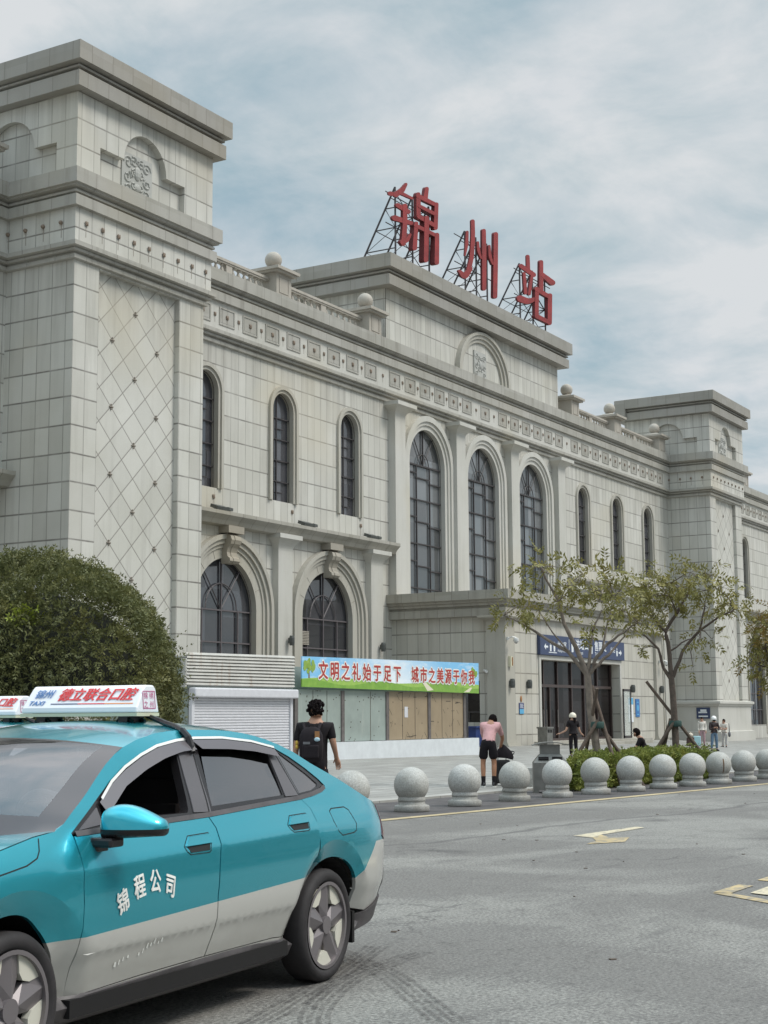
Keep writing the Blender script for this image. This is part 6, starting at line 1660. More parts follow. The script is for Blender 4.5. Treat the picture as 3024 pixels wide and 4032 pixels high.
street_tree('yellowing tree reaching in from the right edge of the photo',T3,[(.95,0),(.9,1.2),(.85,2.2)],
  [([(.85,2.2),(.6,2.8),(.45,3.4),(.5,4.0)],0,.05),([(.85,2.2),(1.1,3.0),(1.3,3.8)],.2,.05),([(.6,2.8),(.2,2.95),(-.1,2.95)],-.3,.025)],
  [(.42,4.1,.3),(.6,3.9,.3),(.35,3.75,.3),(.45,3.4,.3),(.28,3.35,.2),(.12,3.05,.22),(-.12,2.95,.16),(.35,3.0,.3),(.5,2.8,.28),(.42,2.55,.2),(.9,3.6,.45),(1.1,4.2,.45),(1.3,3.2,.45),(.75,3.1,.35),(.3,4.2,.18)],rnd,'bark',dens=1.3,stakes=None,group=None,extra=lambda r,z: .75 if z>3.85 else .08)
slab=['leaning wooden stake propping the left young tree, on its far left side','wooden stake propping the left young tree, crossing in front of its trunk','wooden stake propping the left young tree, slanting down to its right','wooden stake propping the left young tree from behind',
      'wooden stake propping the right young tree from behind','wooden stake propping the right young tree, slanting down to its left','long wooden stake against the right young tree, its tip sticking out up to the left','wooden stake behind the right young tree, half hidden by its trunk']
for o,l in zip(STK,slab): tag(o,l,'stake','wooden stakes propping the two young trees')
# hedge bed
def hedge():
    rnd=random.Random(9)
    A=Vector((29.25,12.95,0)); Bv=Vector((37.3,12.5,0)); wdt=.95
    ax=(Bv-A); L=ax.length; ax.normalize(); nrm=Vector((-ax.y,ax.x,0))
    root=thing('hedge','low green hedge running along behind the stone balls under the staked trees','hedge',A)
    mb=MB(); n=0
    while n<9000:
        u=rnd.uniform(0,L); v=rnd.uniform(0,wdt); h=.66-.16*max(0,(u-L*.72)/(L*.28))**2+.07*noise.noise(Vector((u*1.1,v*1.3,3)))
        end=min(1,min(u,L-u)/.35+.35)
        face=rnd.random()
        if face<.55: z=rnd.uniform(.02,h*end); v=rnd.uniform(-.03,.10)+.05*noise.noise(Vector((u*2.2,z*3,1))); d=-nrm
        elif face<.70: z=rnd.uniform(.04,h*.9); u=rnd.uniform(-.05,.06) if rnd.random()<.6 else L-rnd.uniform(-.05,.06); d=-ax if u<1 else ax
        else: z=h*end-rnd.uniform(0,.10); d=Vector((0,0,1))
        p=ax*(u+max(0,v)*2.1*(1-u/L))+nrm*v+Vector((0,0,z))
        sprig(mb,p,d*.7+Vector((rnd.uniform(-.6,.6),rnd.uniform(-.6,.6),rnd.uniform(-.1,1.0))),rnd,rnd.uniform(.07,.13),2,.055,.030,.1); n+=1
    for _ in range(260):
        u=rnd.uniform(0,L); v=rnd.uniform(0,wdt*.7); p=ax*(u+v*2.1*(1-u/L))+nrm*v+Vector((0,0,.58)); sprig(mb,p,Vector((rnd.uniform(-.3,.3),rnd.uniform(-.3,.3),1)),rnd,rnd.uniform(.12,.26),3,.06,.03,.1)
    mb.obj('foliage',M['hedgeleaf'],root,fix=False)
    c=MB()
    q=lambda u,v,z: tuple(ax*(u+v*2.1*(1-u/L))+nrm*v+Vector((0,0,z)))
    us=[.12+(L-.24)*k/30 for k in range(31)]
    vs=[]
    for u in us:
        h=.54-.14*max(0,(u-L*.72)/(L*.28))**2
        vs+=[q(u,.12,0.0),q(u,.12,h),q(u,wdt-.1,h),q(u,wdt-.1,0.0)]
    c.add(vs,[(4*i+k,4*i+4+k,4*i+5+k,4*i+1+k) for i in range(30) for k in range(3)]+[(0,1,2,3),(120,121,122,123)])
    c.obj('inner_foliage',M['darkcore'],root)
    e=MB(); e.add([q(4.5,wdt+.02,.0),q(L,wdt+.02,.0),q(L,wdt+.50,.0),q(4.5,wdt+.50,.0),q(4.5,wdt+.02,.42),q(L,wdt+.02,.42),q(L,wdt+.50,.42),q(4.5,wdt+.50,.42)],[(4,5,6,7),(0,1,5,4),(1,2,6,5),(2,3,7,6),(3,0,4,7)]); e.obj('planter_edge',M['granite'],root)
hedge()

# ================================================================ kiosk with banner
M['corr']=None
def metal_sheet(name,base,stain,per=None,axis=2):
    m,nt,b=mat(name); N=NT(nt); P,p,nn=N.pos()
    c=N.mix(N.rng(N.noise(P,1.1,6,.65),.35,.7,0,1),base,tuple(x*.80 for x in base))
    st=N.noise(N.vec(N.m('MULTIPLY',p[0],1.6),N.m('MULTIPLY',p[1],1.6),N.m('MULTIPLY',p[2],.35)),1.4,6,.7)
    c=N.mix(N.rng(st,.56,.74,0,.8),c,stain)
    nt.links.new(c,b.inputs['Base Color']); b.inputs['Roughness'].default_value=.5
    return m
M['corr']=metal_sheet('corrugated_cladding',(.50,.49,.455),(.24,.13,.06))
M['shutter']=plain('white_roller_shutter',(.60,.60,.63),.45,var=.06)
M['boardgrey']=metal_sheet('grey_green_board',(.31,.36,.33),(.40,.43,.39))
M['boardtan']=metal_sheet('tan_chipboard',(.33,.255,.165),(.26,.19,.11))
M['boardmark']=plain('board_screw_marks',(.075,.06,.045),.8)
M['plinthwhite']=plain('whitewashed_wall',(.62,.65,.67),.8,var=.08,vscale=3)
M['postdark']=plain('dark_steel_post',(.12,.105,.10),.6,var=.3)
def banner_mat():
    m,nt,b=mat('printed_landscape_banner'); N=NT(nt)
    tcn=N.n('ShaderNodeTexCoord'); s=N.n('ShaderNodeSeparateXYZ'); nt.links.new(tcn.outputs['Object'],s.inputs[0])
    x,z=s.outputs[0],s.outputs[2]
    w=N.rng(N.m('ADD',N.m('ABSOLUTE',N.m('SUBTRACT',x,6.2)),N.m('MULTIPLY',z,2.5)),.8,6.4,0,1)
    sky_=N.mix(w,(.80,.86,.90),(.22,.52,.80))
    cl=N.rng(N.noise(N.vec(N.m('MULTIPLY',x,.8),0.0,N.m('MULTIPLY',z,3.0)),1.2,5,.6),.5,.7,0,.6); sky_=N.mix(cl,sky_,(.85,.88,.90))
    hill=N.m('ADD',.30,N.m('MULTIPLY',N.m('SINE',N.m('MULTIPLY',x,.75)),.07))
    hill2=N.m('ADD',.20,N.m('MULTIPLY',N.m('SINE',N.m('ADD',N.m('MULTIPLY',x,1.3),1.0)),.09))
    g1=N.mix(N.noise(tcn.outputs['Object'],5,4),(.20,.42,.05),(.42,.58,.14)); g2=N.mix(N.noise(tcn.outputs['Object'],4,4),(.10,.28,.03),(.30,.48,.08))
    c=N.mix(N.m('LESS_THAN',z,hill),sky_,g1); c=N.mix(N.m('LESS_THAN',z,hill2),c,g2)
    nt.links.new(c,b.inputs['Base Color']); b.inputs['Roughness'].default_value=.5
    return m
M['banner']=banner_mat()
M['bannertree']=leafmat('printed_tree_green',(.28,.45,.08),(.40,.56,.14),(.22,.38,.06))
M['bannertrunk']=plain('printed_trunk',(.20,.15,.09),.6)
M['bannerred']=plain('banner_red_letters',(.42,.045,.035),.5)
M['bannerpath']=plain('printed_path',(.70,.66,.50),.6)
def kiosk():
    y=29.0; x0,xm,x1=36.95,42.55,55.3
    K=thing('kiosk','low shuttered kiosk with corrugated top, boarded windows and white base','kiosk',(46,y,0)); K.location=(0,0,0)
    b=MB(); b.box(x0,x1,y+.05,y+3.2,-.3,2.5); b.box(x0-.1,xm,y-.0,y+3.2,2.48,3.2); b.box(xm,x1,y+.3,y+3.2,2.5,3.3)
    b.obj('body',M['boardgrey'],K)
    # corrugated band: stepped louvres, split near the right end
    c=MB()
    for k in range(10):
        z=2.56+.108*k; 
        xr=xm+.0
        zl=z*.965+.07 if k>5 else z
        vs=[(x0-.25,y-.02,z-.02*k*.35),(xr,y-.02,z),(xr,y-.10,z+.03),(x0-.25,y-.10,z+.03-.02*k*.35),(xr,y-.06,z+.1),(x0-.25,y-.06,z+.1-.02*k*.35)]
        c.add(vs,[(0,1,2,3),(3,2,4,5)])
    c.obj('corrugated_cladding',M['corr'],K)
    e=MB(); e.box(x0-.26,xm+.02,y-.03,y+2,3.42,3.47); e.box(x0-.3,x0-.24,y-.08,y+.1,2.5,3.4); e.obj('roof_edge',M['corr'],K)
    # roller shutter and its box
    sh=MB(); 
    z=-.1
    while z<2.2:
        vs=[]
        for q,(dy,dz) in enumerate(((-.03,0),(-.055,.03),(-.055,.065),(-.03,.085))): vs+=[(x0+.12,y+dy,z+dz),(xm-.25,y+dy,z+dz)]
        sh.add(vs,[(0,1,3,2),(2,3,5,4),(4,5,7,6)]); z+=.088
    S_=sh.obj('roller_shutter',M['shutter'],K)
    bx=MB(); bx.box(x0-.05,xm-.02,y-.28,y+.02,2.20,2.50); o=bx.obj('shutter_box',M['shutter'],S_); bv=o.modifiers.new('soft','BEVEL'); bv.width=.05; bv.segments=3
    gd=MB(); gd.box(x0,x0+.13,y-.10,y+.02,-.2,2.2); gd.box(xm-.26,xm-.12,y-.10,y+.02,-.2,2.2); gd.obj('shutter_guide',M['shutter'],S_)
    # base wall
    w=MB(); w.box(xm+.15,55.75,y-.25,y+.02,-.4,.70); w.obj('white_base',M['plinthwhite'],K)
    # boards and posts
    xs=[xm+.15,45.65,48.75,51.95,54.9]
    for i in range(4):
        p=MB(); p.box(xs[i]+.1,xs[i+1]-.1,y-.02,y+.03,.72,2.52)
        o=p.obj('board',M['boardgrey' if i<2 else 'boardtan'],K)
        mk=MB(); rr=random.Random(40+i); wd=xs[i+1]-xs[i]
        cuts=[.36,.66] if i!=1 else [.62]
        for cpos in cuts: mk.box(xs[i]+wd*cpos-.012,xs[i]+wd*cpos+.012,y-.026,y-.021,.74,2.5)
        for _ in range(26):
            xx=xs[i]+rr.uniform(.15,wd-.15); zz_=rr.choice([.8,1.3,1.8,2.2,2.4])+rr.uniform(-.1,.1)
            if i<2: mk.box(xx-.02,xx+.02,y-.026,y-.021,zz_-.02,zz_+.02)
            elif rr.random()<.6:
                a=rr.choice([0,.1,.9,1.0,-.8]); l=rr.uniform(.10,.22)
                dx,dz=cos(a)*l,sin(a)*l; mk.add([(xx-dx,y-.024,zz_-dz-.014),(xx+dx,y-.024,zz_+dz-.014),(xx+dx,y-.024,zz_+dz+.014),(xx-dx,y-.024,zz_-dz+.014)],[(0,1,2,3)])
            else: mk.box(xx-.02,xx+.02,y-.026,y-.021,zz_-.02,zz_+.02)
        mk.obj('board_marks',M['boardmark'],o)
    nt_=MB(); nt_.box(50.05,50.3,y-.03,y-.021,1.55,1.95); nt_.obj('paper_notice',M['shutter'],K)
    for xx in xs: 
        p=MB(); p.box(xx-.1,xx+.1,y-.06,y+.04,.0 if xx==xs[0] else .70,2.5); p.obj('post',M['postdark'],K)
    g=MB(); g.box(54.95,55.3,y+.0,y+.04,.7,2.5); g.obj('side_gap',M['blackglass'],K)
    rt=MB(); rt.box(xm+3,x1+.1,y+.5,y+2.8,3.3,3.38)
    for k in range(3): rt.box(xm+3,x1+.1,y+.35,y+.5,3.40+.11*k,3.47+.11*k)
    rt.obj('roof_rail',M['postdark'],K)
    # banner
    Bn=thing('banner','long printed banner with red slogan over blue sky and green hills','banner',(42.8,y-.22,2.58))
    L=13.05
    bm=MB(); n=26
    vs=[]
    for k in range(n+1):
        f=k/n; vs+=[(L*f,.0,.02-.09*f),(L*f,.0,1.05+.12*f)]
    vs+=[(x,.05,z) for x,_,z in vs]
    N2=2*(n+1)
    bm.add(vs,[(2*k,2*k+2,2*k+3,2*k+1) for k in range(n)]+[(N2+2*k,N2+2*k+1,N2+2*k+3,N2+2*k+2) for k in range(n)]+[(2*k,N2+2*k,N2+2*k+2,2*k+2) for k in range(n)]+[(2*k+1,2*k+3,N2+2*k+3,N2+2*k+1) for k in range(n)]+[(0,1,N2+1,N2),(2*n,N2+2*n,N2+2*n+1,2*n+1)])
    bm.obj('banner_sheet',M['banner'],Bn)
    # letters: white outline strikes behind, red in front
    txt='文明之礼始于足下'; txt2='城市之美源于你我'
    red=MB(); wh=MB()
    items=[(c,1.30+.725*i) for i,c in enumerate(txt)]+[(c,7.72+.668*i) for i,c in enumerate(txt2)]
    for i,(c,x) in enumerate(items):
        f=x/L; s=.60-.06*f; zc=.42-.02*f
        vs,fs=text_mesh(c,s,0,'CENTER')
        k=0
        for dx,dz in [(.065*cos(a*pi/4),.065*sin(a*pi/4)) for a in range(8)]:
            wh.add([(x+v[0]*1.02+dx,-.006-.0011*k,zc-.06+v[1]*1.12+dz) for v in vs],fs); k+=1
        for k,(dx,dz) in enumerate(((0,0),(.016,.0),(-.016,0),(0,.014),(0,-.014))):
            red.add([(x+v[0]*1.02+dx,-.017-.0011*k,zc-.06+v[1]*1.12+dz) for v in vs],fs)
    wh.obj('letter_outline',M['white_ink'],Bn,fix=False); red.obj('slogan_lettering',M['bannerred'],Bn,fix=False)
    tr=MB(); tk=MB(); rr=random.Random(3)
    for x,z,h in ((.42,.32,.62),(12.62,.26,.62)):
        tk.add([(x-.05,-.004,z),(x+.05,-.004,z),(x+.02,-.004,z+h*.6),(x-.02,-.004,z+h*.6)],[(0,1,2,3)])
        for q in range(26):
            a=rr.uniform(0,2*pi); r=rr.uniform(0,.26); c=(x+r*cos(a)*1.3,z+h*.75+r*sin(a)); rad=rr.uniform(.06,.12)
            if c[1]+rad>1.02+.1*c[0]/L or c[0]-rad<.02 or c[0]+rad>L-.03: continue
            tr.add([(c[0]+rad*cos(t*pi/4),-.006-.0005*q,c[1]+rad*sin(t*pi/4)) for t in range(8)],[tuple(range(8))])
    tk.obj('printed_trunk',M['bannertrunk'],Bn,fix=False); tr.obj('printed_foliage',M['bannertree'],Bn,fix=False)
    pt=MB(); pt.add([(8.3,-.004,.30),(8.55,-.004,.31),(9.2,-.004,.02),(8.7,-.004,-.02)],[(0,1,2,3)]); pt.add([(12.3,-.004,.16),(12.45,-.004,.15),(12.2,-.004,-.03),(11.7,-.004,-.04)],[(0,1,2,3)]); pt.obj('printed_path',M['bannerpath'],Bn,fix=False)
kiosk()

# ================================================================ wall fittings and signs
M['signblue']=plain('navy_sign_panel',(.04,.058,.125),.45)
M['signtext']=plain('white_sign_print',(.74,.77,.80),.5)
M['camwhite']=plain('white_camera_plastic',(.66,.66,.64),.4)
M['lampdark']=plain('dark_lamp_casting',(.075,.08,.075),.6,var=.3)
M['lightblue']=plain('sky_blue_poster',(.10,.38,.62),.5)
M['midblue']=plain('blue_poster',(.035,.16,.42),.5)
M['goldmark']=plain('gilt_emblem',(.34,.16,.06),.5)
def fittings():
    yp=32.6
    s=thing('station_sign','long navy blue direction sign with white writing above the station doors','sign',(69.75,yp-.06,4.66))
    b=MB(); b.box(0,11.25,-.12,.05,0,1.02); b.obj('panel',M['signblue'],s)
    t=MB(); z=-.123
    def put(txt,x,zz_,size,bold=.004):
        vs,fs=text_mesh(txt,size,bold,'LEFT'); t.add([(x+v[0],z,zz_+v[1]) for v in vs],fs)
    def arrow(x,zz_,d):
        t.add([(x,z,zz_),(x+d*.22,z,zz_+.17),(x+d*.22,z,zz_-.17)],[(0,1,2)]); t.add([(x+d*.22,z,zz_-.05),(x+d*.48,z,zz_-.05),(x+d*.48,z,zz_+.05),(x+d*.22,z,zz_+.05)],[(0,1,2,3)])
    arrow(.45,.42,1)
    def icon(x,zz_,h):
        t.add([(x+.12*cos(k*pi/5)*h,z,zz_+.78*h+.13*h*sin(k*pi/5)) for k in range(10)],[tuple(range(10))])
        t.add([(x-.16*h,z,zz_),(x+.16*h,z,zz_),(x+.2*h,z,zz_+.6*h),(x-.2*h,z,zz_+.6*h)],[(0,1,2,3)])
    icon(1.25,.2,.55); icon(1.7,.2,.55)
    t.add([(1.0,z,.12),(2.0,z,.12),(2.0,z,.16),(1.0,z,.16)],[(0,1,2,3)])
    put('候车室',2.1,.42,.38); put('Waiting Room',2.1,.2,.17,.002)
    for x in (3.55,): t.add([(x,z,.2),(x+.04,z,.2),(x+.04,z,.9),(x,z,.9)],[(0,1,2,3)])
    icon(4.0,.24,.7); put('进站口',4.4,.46,.58,.008); put('Entrance',4.45,.16,.26,.003)
    icon(6.55,.24,.7); put('售票处',6.95,.46,.56,.008); put('Tickets',7.0,.16,.26,.003)
    put('出站',9.2,.42,.34,.003); icon(10.15,.22,.5)
    x=10.85; t.add([(x,z,.42),(x-.22,z,.59),(x-.22,z,.25)],[(0,1,2)]); t.add([(x-.45,z,.37),(x-.22,z,.37),(x-.22,z,.47),(x-.45,z,.47)],[(0,1,2,3)])
    t.obj('sign_lettering',M['signtext'],s,fix=False)
    # posters
    p=MB(); p.box(67.5,68.0,yp-.04,yp+.0,1.68,2.22); p0=p.obj('poster',M['navy_ink'],None); tag(p0,'small dark notice with a light blue lower half beside the entrance pier','poster')
    q=MB(); q.box(67.51,67.99,yp-.045,yp-.041,1.69,1.92); q.obj('blue_half',M['lightblue'],p0)
    q=MB()
    for k in range(4): q.box(67.57,67.93-.06*(k%2),yp-.045,yp-.041,1.98+.055*k,2.0+.055*k)
    q.obj('notice_lines',M['signtext'],p0)
    e=MB(); e.sphere((67.75,yp-.02,2.42),.10,10,8,(1,.3,1.6)); em=e.obj('wall_emblem',M['goldmark'],None,True); tag(em,'small reddish brown emblem on the wall above the dark notice','emblem')
    p=MB(); p.box(82.9,83.5,yp-.04,yp,1.50,2.52); o=p.obj('poster',M['midblue'],None); tag(o,'tall blue poster on the wall right of the open door leaf','poster')
    q=MB(); q.sphere((83.2,yp-.045,2.0),.16,10,8,(1,.05,1.2)); q.box(83.05,83.35,yp-.046,yp-.041,1.6,1.66); q.box(83.05,83.35,yp-.046,yp-.041,2.3,2.36); q.obj('poster_print',M['lightblue'],o)
    p=MB(); p.box(81.8,82.5,yp-.04,yp,1.2,2.6); o=p.obj('poster',M['signtext'],None); tag(o,'pale poster with a light blue top just right of the open door leaf','poster')
    q=MB(); q.box(81.82,82.48,yp-.045,yp-.041,2.2,2.58); q.obj('poster_top',M['lightblue'],o)
    # square blue sign on the far tower's side
    s2=MB(); s2.box(106.60-.20,106.60-.13,36.15,37.15,1.32,2.12); o=s2.obj('tower_sign',M['signblue'],None); tag(o,'small square navy sign with a white mark on the side of the far tower','sign')
    q=MB(); 
    for a,b_,c,d in ((36.4,36.85,1.80,1.98),(36.35,37.0,1.72,1.82),(36.3,37.0,1.44,1.54)): q.box(106.60-.206,106.60-.201,a,b_,c,d)
    q.obj('sign_mark',M['signtext'],o)
    # wall lamps
    lm=None
    labs=['dark wall lamp on the entrance corner pier','dark wall lamp between the entrance pier and the doors','dark wall lamp right of the station doors','dark wall lamp on the right entrance pier','dark wall lamp on the pilaster left of the second arch','dark wall lamp on the last pilaster before the entrance block']
    for (x,y,z),lab in zip(((66.2,Yq(32.42),3.15),(68.5,32.6,3.15),(82.3,32.6,3.1),(86.5,Yq(32.42),3.1),(56.2,38.48,5.0),(64.2,38.48,5.0)),labs):
        if lm is None:
            m=MB(); m.box(-.10,.10,-.10,.0,-.12,.12); m.lathe([(.11,-.22),(.13,-.1),(.13,.12),(.10,.22)],10,(0,-.14,0)); o=m.obj('wall_lamp',M['lampdark'],None); lm=o.data
        else: o=link('wall_lamp',lm)
        o.location=(x,y,z); tag(o,lab,'wall lamp','wall lamps on the station front')
    # dome cameras and an intercom
    def domecam(loc,lab):
        c=thing('security_camera',lab,'camera',loc,'security cameras on the station')
        m=MB(); m.box(-.05,.05,-.1,.0,-.08,.08); m.tube([(0,-.05,0),(.0,-.3,.08),(.15,-.42,.03)],.035,6); m.obj('bracket',M['camwhite'],c)
        m=MB(); m.lathe([(.05,.05),(.13,.02),(.14,-.1),(.12,-.15),(.06,-.2)],14,(.15,-.42,-.02)); m.obj('dome',M['camwhite'],c,True)
        m=MB(); m.sphere((.15,-.42,-.17),.085,12,8); m.obj('lens',M['lampdark'],c,True)
    domecam((65.9,32.40,5.3),'white dome camera on the left entrance pier'); domecam((86.4,32.40,4.75),'white dome camera on the right entrance pier')
    c=thing('bullet_camera','small white bullet camera on the side wall of the entrance block','camera',(65.97,33.5,3.72),'security cameras on the station')
    m=MB(); m.tube([(0,0,0),(-.2,-.05,.05)],.03,6); m.obj('bracket',M['camwhite'],c)
    m=MB(); m.tube([(-.12,.12,.06),(-.35,-.12,.0)],.07,10); m.obj('camera_body',M['camwhite'],c,True)
    m=MB(); m.box(66.05,66.25,32.28,32.42,3.95,4.45); o=m.obj('wall_box',M['cream'],None); tag(o,'narrow cream box on the left entrance pier below the dome camera','wall box')
    m=MB(); m.box(66.18,66.24,32.25,32.279,4.0,4.4); m.obj('box_cover',M['goldmark'],o)
    # floodlights lying on the string course
    fl=None
    for x,lab in ((51.0,'dark floodlight on the ledge above the arch nearest the left tower'),(57.6,'dark floodlight on the ledge above the second arch'),(63.4,'dark floodlight on the ledge nearest the entrance block')):
        r=thing('floodlight',lab,'floodlight',(x,38.5,10.3),'floodlights on the ledge')
        if fl is None:
            m=MB(); m.rbox((0,0,.14),(.42,.2,.07),0,0,.35); m.rbox((.55,.02,.12),(.25,.16,.06),.2); a=m.obj('lamp_head',M['lampdark'],r); m=MB(); m.box(-.3,-.24,-.1,.1,-.02,.16); m.box(.24,.3,-.1,.1,-.02,.16); b2=m.obj('bracket',M['lampdark'],r); fl=(a.data,b2.data)
        else: link('lamp_head',fl[0],r); link('bracket',fl[1],r)
def Yq(v): return v
fittings()

# ================================================================ bins, block, barrier
M['binsteel']=plain('dull_bin_metal',(.20,.195,.18),.45,metal=.45,var=.25,vscale=4)
M['binblue']=plain('blue_bin_plastic',(.022,.045,.17),.5,var=.2)
def litter_bin(loc,rot,lab,s=1.0):
    r=thing('litter_bin',lab,'bin',loc,None,rot)
    b=MB(); w,d=.33*s,.22*s
    b.box(-w,w,-d,d,.06,.58*s)
    vs=[(-w,-d,.58*s),(w,-d,.58*s),(w,d,.58*s),(-w,d,.58*s),(-w*.62,-d*.55,.74*s),(w*.62,-d*.55,.74*s),(w*.62,d*.55,.74*s),(-w*.62,d*.55,.74*s)]
    b.add(vs,[(0,1,5,4),(1,2,6,5),(2,3,7,6),(3,0,4,7),(4,5,6,7)])
    b.box(-w*.58,w*.58,-d*.5,d*.5,.74*s,.92*s)
    b.obj('body',M['binsteel'],r)
    t=MB(); vs=[]
    for k in range(9):
        a=-1+2*k/8; vs+=[(a*w*1.05,-d*1.05,.92*s+.055*s*(1-a*a)),(a*w*1.05,d*1.05,.92*s+.055*s*(1-a*a)),(a*w*1.05,-d*1.05,.905*s+.055*s*(1-a*a)),(a*w*1.05,d*1.05,.905*s+.055*s*(1-a*a))]
    t.add(vs,[(4*k,4*k+4,4*k+5,4*k+1) for k in range(8)]+[(4*k+2,4*k+3,4*k+7,4*k+6) for k in range(8)]+[(4*k,4*k+2,4*k+6,4*k+4) for k in range(8)]+[(4*k+1,4*k+5,4*k+7,4*k+3) for k in range(8)]+[(0,1,3,2),(32,34,35,33)])
    t.obj('lid',M['binsteel'],r)
    o=MB(); 
    for sx in (-1,1): o.rbox((sx*w*.40,-d*.80,.665*s),(w*.30,d*.20,.008),0,0,.62)
    o.obj('slot',M['liner'],r)
    f=MB(); f.box(-w,-w*.7,-d,d,0,.06); f.box(w*.7,w,-d,d,0,.06); f.obj('foot',M['binsteel'],r)
    return r
litter_bin((28.75,13.20,0),radians(-62)+pi*0,'grey metal litter bin with a curved lid between the stone balls and the hedge',1.06)
r=thing('litter_bin','grey square litter bin beside the station doors','bin',(68.35,31.6,.145))
b=MB(); b.box(-.33,.33,-.25,.25,0,.82); b.obj('body',M['binsteel'],r)
b=MB(); b.box(-.37,.37,-.29,.29,.82,.90); b.obj('lid',M['binsteel'],r)
b=MB(); b.box(-.25,-.04,-.26,-.245,.62,.76); b.box(.04,.25,-.26,-.245,.62,.76); b.obj('slot',M['liner'],r)
r=thing('wheelie_bin','blue plastic wheeled bin beside the kiosk','bin',(64.9,33.8,.14))
b=MB(); q=[(-.30,-.3,0),(.30,-.3,0),(.30,.3,0),(-.30,.3,0),(-.40,-.38,.9),(.40,-.38,.9),(.40,.38,.9),(-.40,.38,.9)]; b.add(q,[(0,3,2,1),(0,1,5,4),(1,2,6,5),(2,3,7,6),(3,0,4,7)]); b.obj('body',M['binblue'],r)
b=MB(); b.box(-.46,.46,-.44,.42,.9,.97); b.obj('lid',M['binblue'],r)
m=MB(); m.box(-.38,.38,-.22,.22,0,.45); o=m.obj('stone_block',M['granite'],None); o.location=(30.25,14.30,.01); o.rotation_euler=(0,0,radians(-59)); tag(o,'low granite block between the black suitcase and the litter bin','stone block')
bv=o.modifiers.new('soft','BEVEL'); bv.width=.015; bv.segments=2

# ================================================================ road markings and tyre tracks
flat_mark('arrow_marking',[[(18.53,8.2),(20.42,8.06),(20.28,7.89),(18.86,7.94),(18.35,7.85)]],M['white_paint'],.006)
flat_mark('arrow_tail_marking',[[(18.35,7.846),(18.86,7.936),(18.39,7.63),(18.62,7.45),(17.91,7.23),(17.4,7.53),(17.86,7.59)]],M['yellow_worn'],.006)
flat_mark('junction_marking',[[(13.19,4.51),(13.89,4.51),(13.88,4.36),(13.19,4.35)],[(13.19,4.35),(13.14,4.50),(12.3,3.4),(12.5,3.4)],[(14.35,4.47),(15.3,4.47),(15.0,4.2),(14.32,4.36)]],M['yellow_worn'],.006)
flat_mark('white_lane_marking',[[(13.27,4.2),(13.81,4.21),(14.8,4.2),(13.9,3.4),(12.7,3.4),(13.18,4.02)]],M['white_paint'],.010)
def tyre_tracks():
    m,nt,b=mat('tyre_dust'); b.inputs['Base Color'].default_value=(.075,.068,.066,1); b.inputs['Roughness'].default_value=.9
    N=NT(nt); P,p,nn=N.pos()
    nt.links.new(N.rng(N.noise(P,14,5,.75),.38,.64,0.0,.48),b.inputs['Alpha'])
    def track(pts,w,z):
        mb=MB()
        q=[]
        for i in range(len(pts)-1):
            a=Vector(pts[max(i-1,0)]);b_=Vector(pts[i]);c=Vector(pts[i+1]);d=Vector(pts[min(i+2,len(pts)-1)])
            for k in range(16):
                t=k/16; q.append(.5*((2*b_)+(c-a)*t+(2*a-5*b_+4*c-d)*t*t+(3*b_-a-3*c+d)*t**3))
        q.append(Vector(pts[-1]))
        for rib in (-.42,-.14,.14,.42):
            vs=[]
            for i,pt in enumerate(q):
                t=(q[min(i+1,len(q)-1)]-q[max(i-1,0)]).normalized(); n=Vector((-t.y,t.x))
                for e in (-.09,.09): vs.append((pt.x+n.x*w*(rib+e),pt.y+n.y*w*(rib+e),z))
            mb.add(vs,[(2*i,2*i+1,2*i+3,2*i+2) for i in range(len(q)-1)])
        return mb
    tr=[track([(5.3,4.45),(6.3,4.62),(7.4,4.93),(8.3,5.22),(9.1,5.50)],.17,.004),
        track([(6.35,4.05),(6.66,4.40),(7.2,4.70),(8.0,4.98),(9.0,5.1)],.17,.0055),
        track([(6.95,3.75),(7.5,4.25),(8.15,4.85),(8.75,5.6),(9.6,6.6)],.19,.007)]
    for k in tr: tag(k.obj('tyre_track_marking',m,None,fix=False),None,kind='structure')
tyre_tracks()
# a thin scatter of litter specks and a drain lid on the asphalt
def specks():
    rr=random.Random(17); mb=MB()
    for _ in range(70):
        x=rr.uniform(9,36); y=rr.uniform(1.5,10.5); s=rr.uniform(.008,.022); a=rr.uniform(0,pi)
        mb.rbox((x,y,.004),(s,s*rr.uniform(.4,.9),.004),a)
    o=mb.obj('road_grit',M['bark'],None,fix=False); tag(o,None,kind='stuff')
specks()

# ================================================================ plain blocks added across the road, out of frame, for windows and paint to reflect
def across_road():
    mm=plain('plastered_block',(.30,.28,.25),.8,var=.2,vscale=.3); rf=plain('dark_roof',(.14,.12,.11),.8)
    for x,w,h,lab in ((-30,50,13,'long low plastered block across the road, unseen, added for reflections'),(28,38,17,'taller plastered block with a pitched roof across the road, unseen, added for reflections'),(46,70,15,'near plastered block to the right, unseen, added for the car paint to reflect')):
        r=thing('reflection_block',lab,'building',(x,-22 if x==46 else -52,0),'unseen blocks added for reflections')
        b=MB(); b.box(0,w,-14,0,-.5,h); b.obj('wall',mm,r)
        b=MB(); b.add([(-.6,.6,h),(w+.6,.6,h),(w+.6,-14.6,h),(-.6,-14.6,h),(-.6+3,-7,h+3.4),(w-2.4,-7,h+3.4)],[(0,1,5,4),(2,3,4,5),(1,2,5),(3,0,4),(0,3,2,1)]); b.obj('roof',rf,r)
        wd=MB()
        for k in range(int(w/3.6)):
            for z in range(int(h/3.4)): wd.box(1.2+3.6*k,2.9+3.6*k,.02,.06,1+3.4*z,2.9+3.4*z)
        wd.obj('windows',M['blackglass'],r)
across_road()
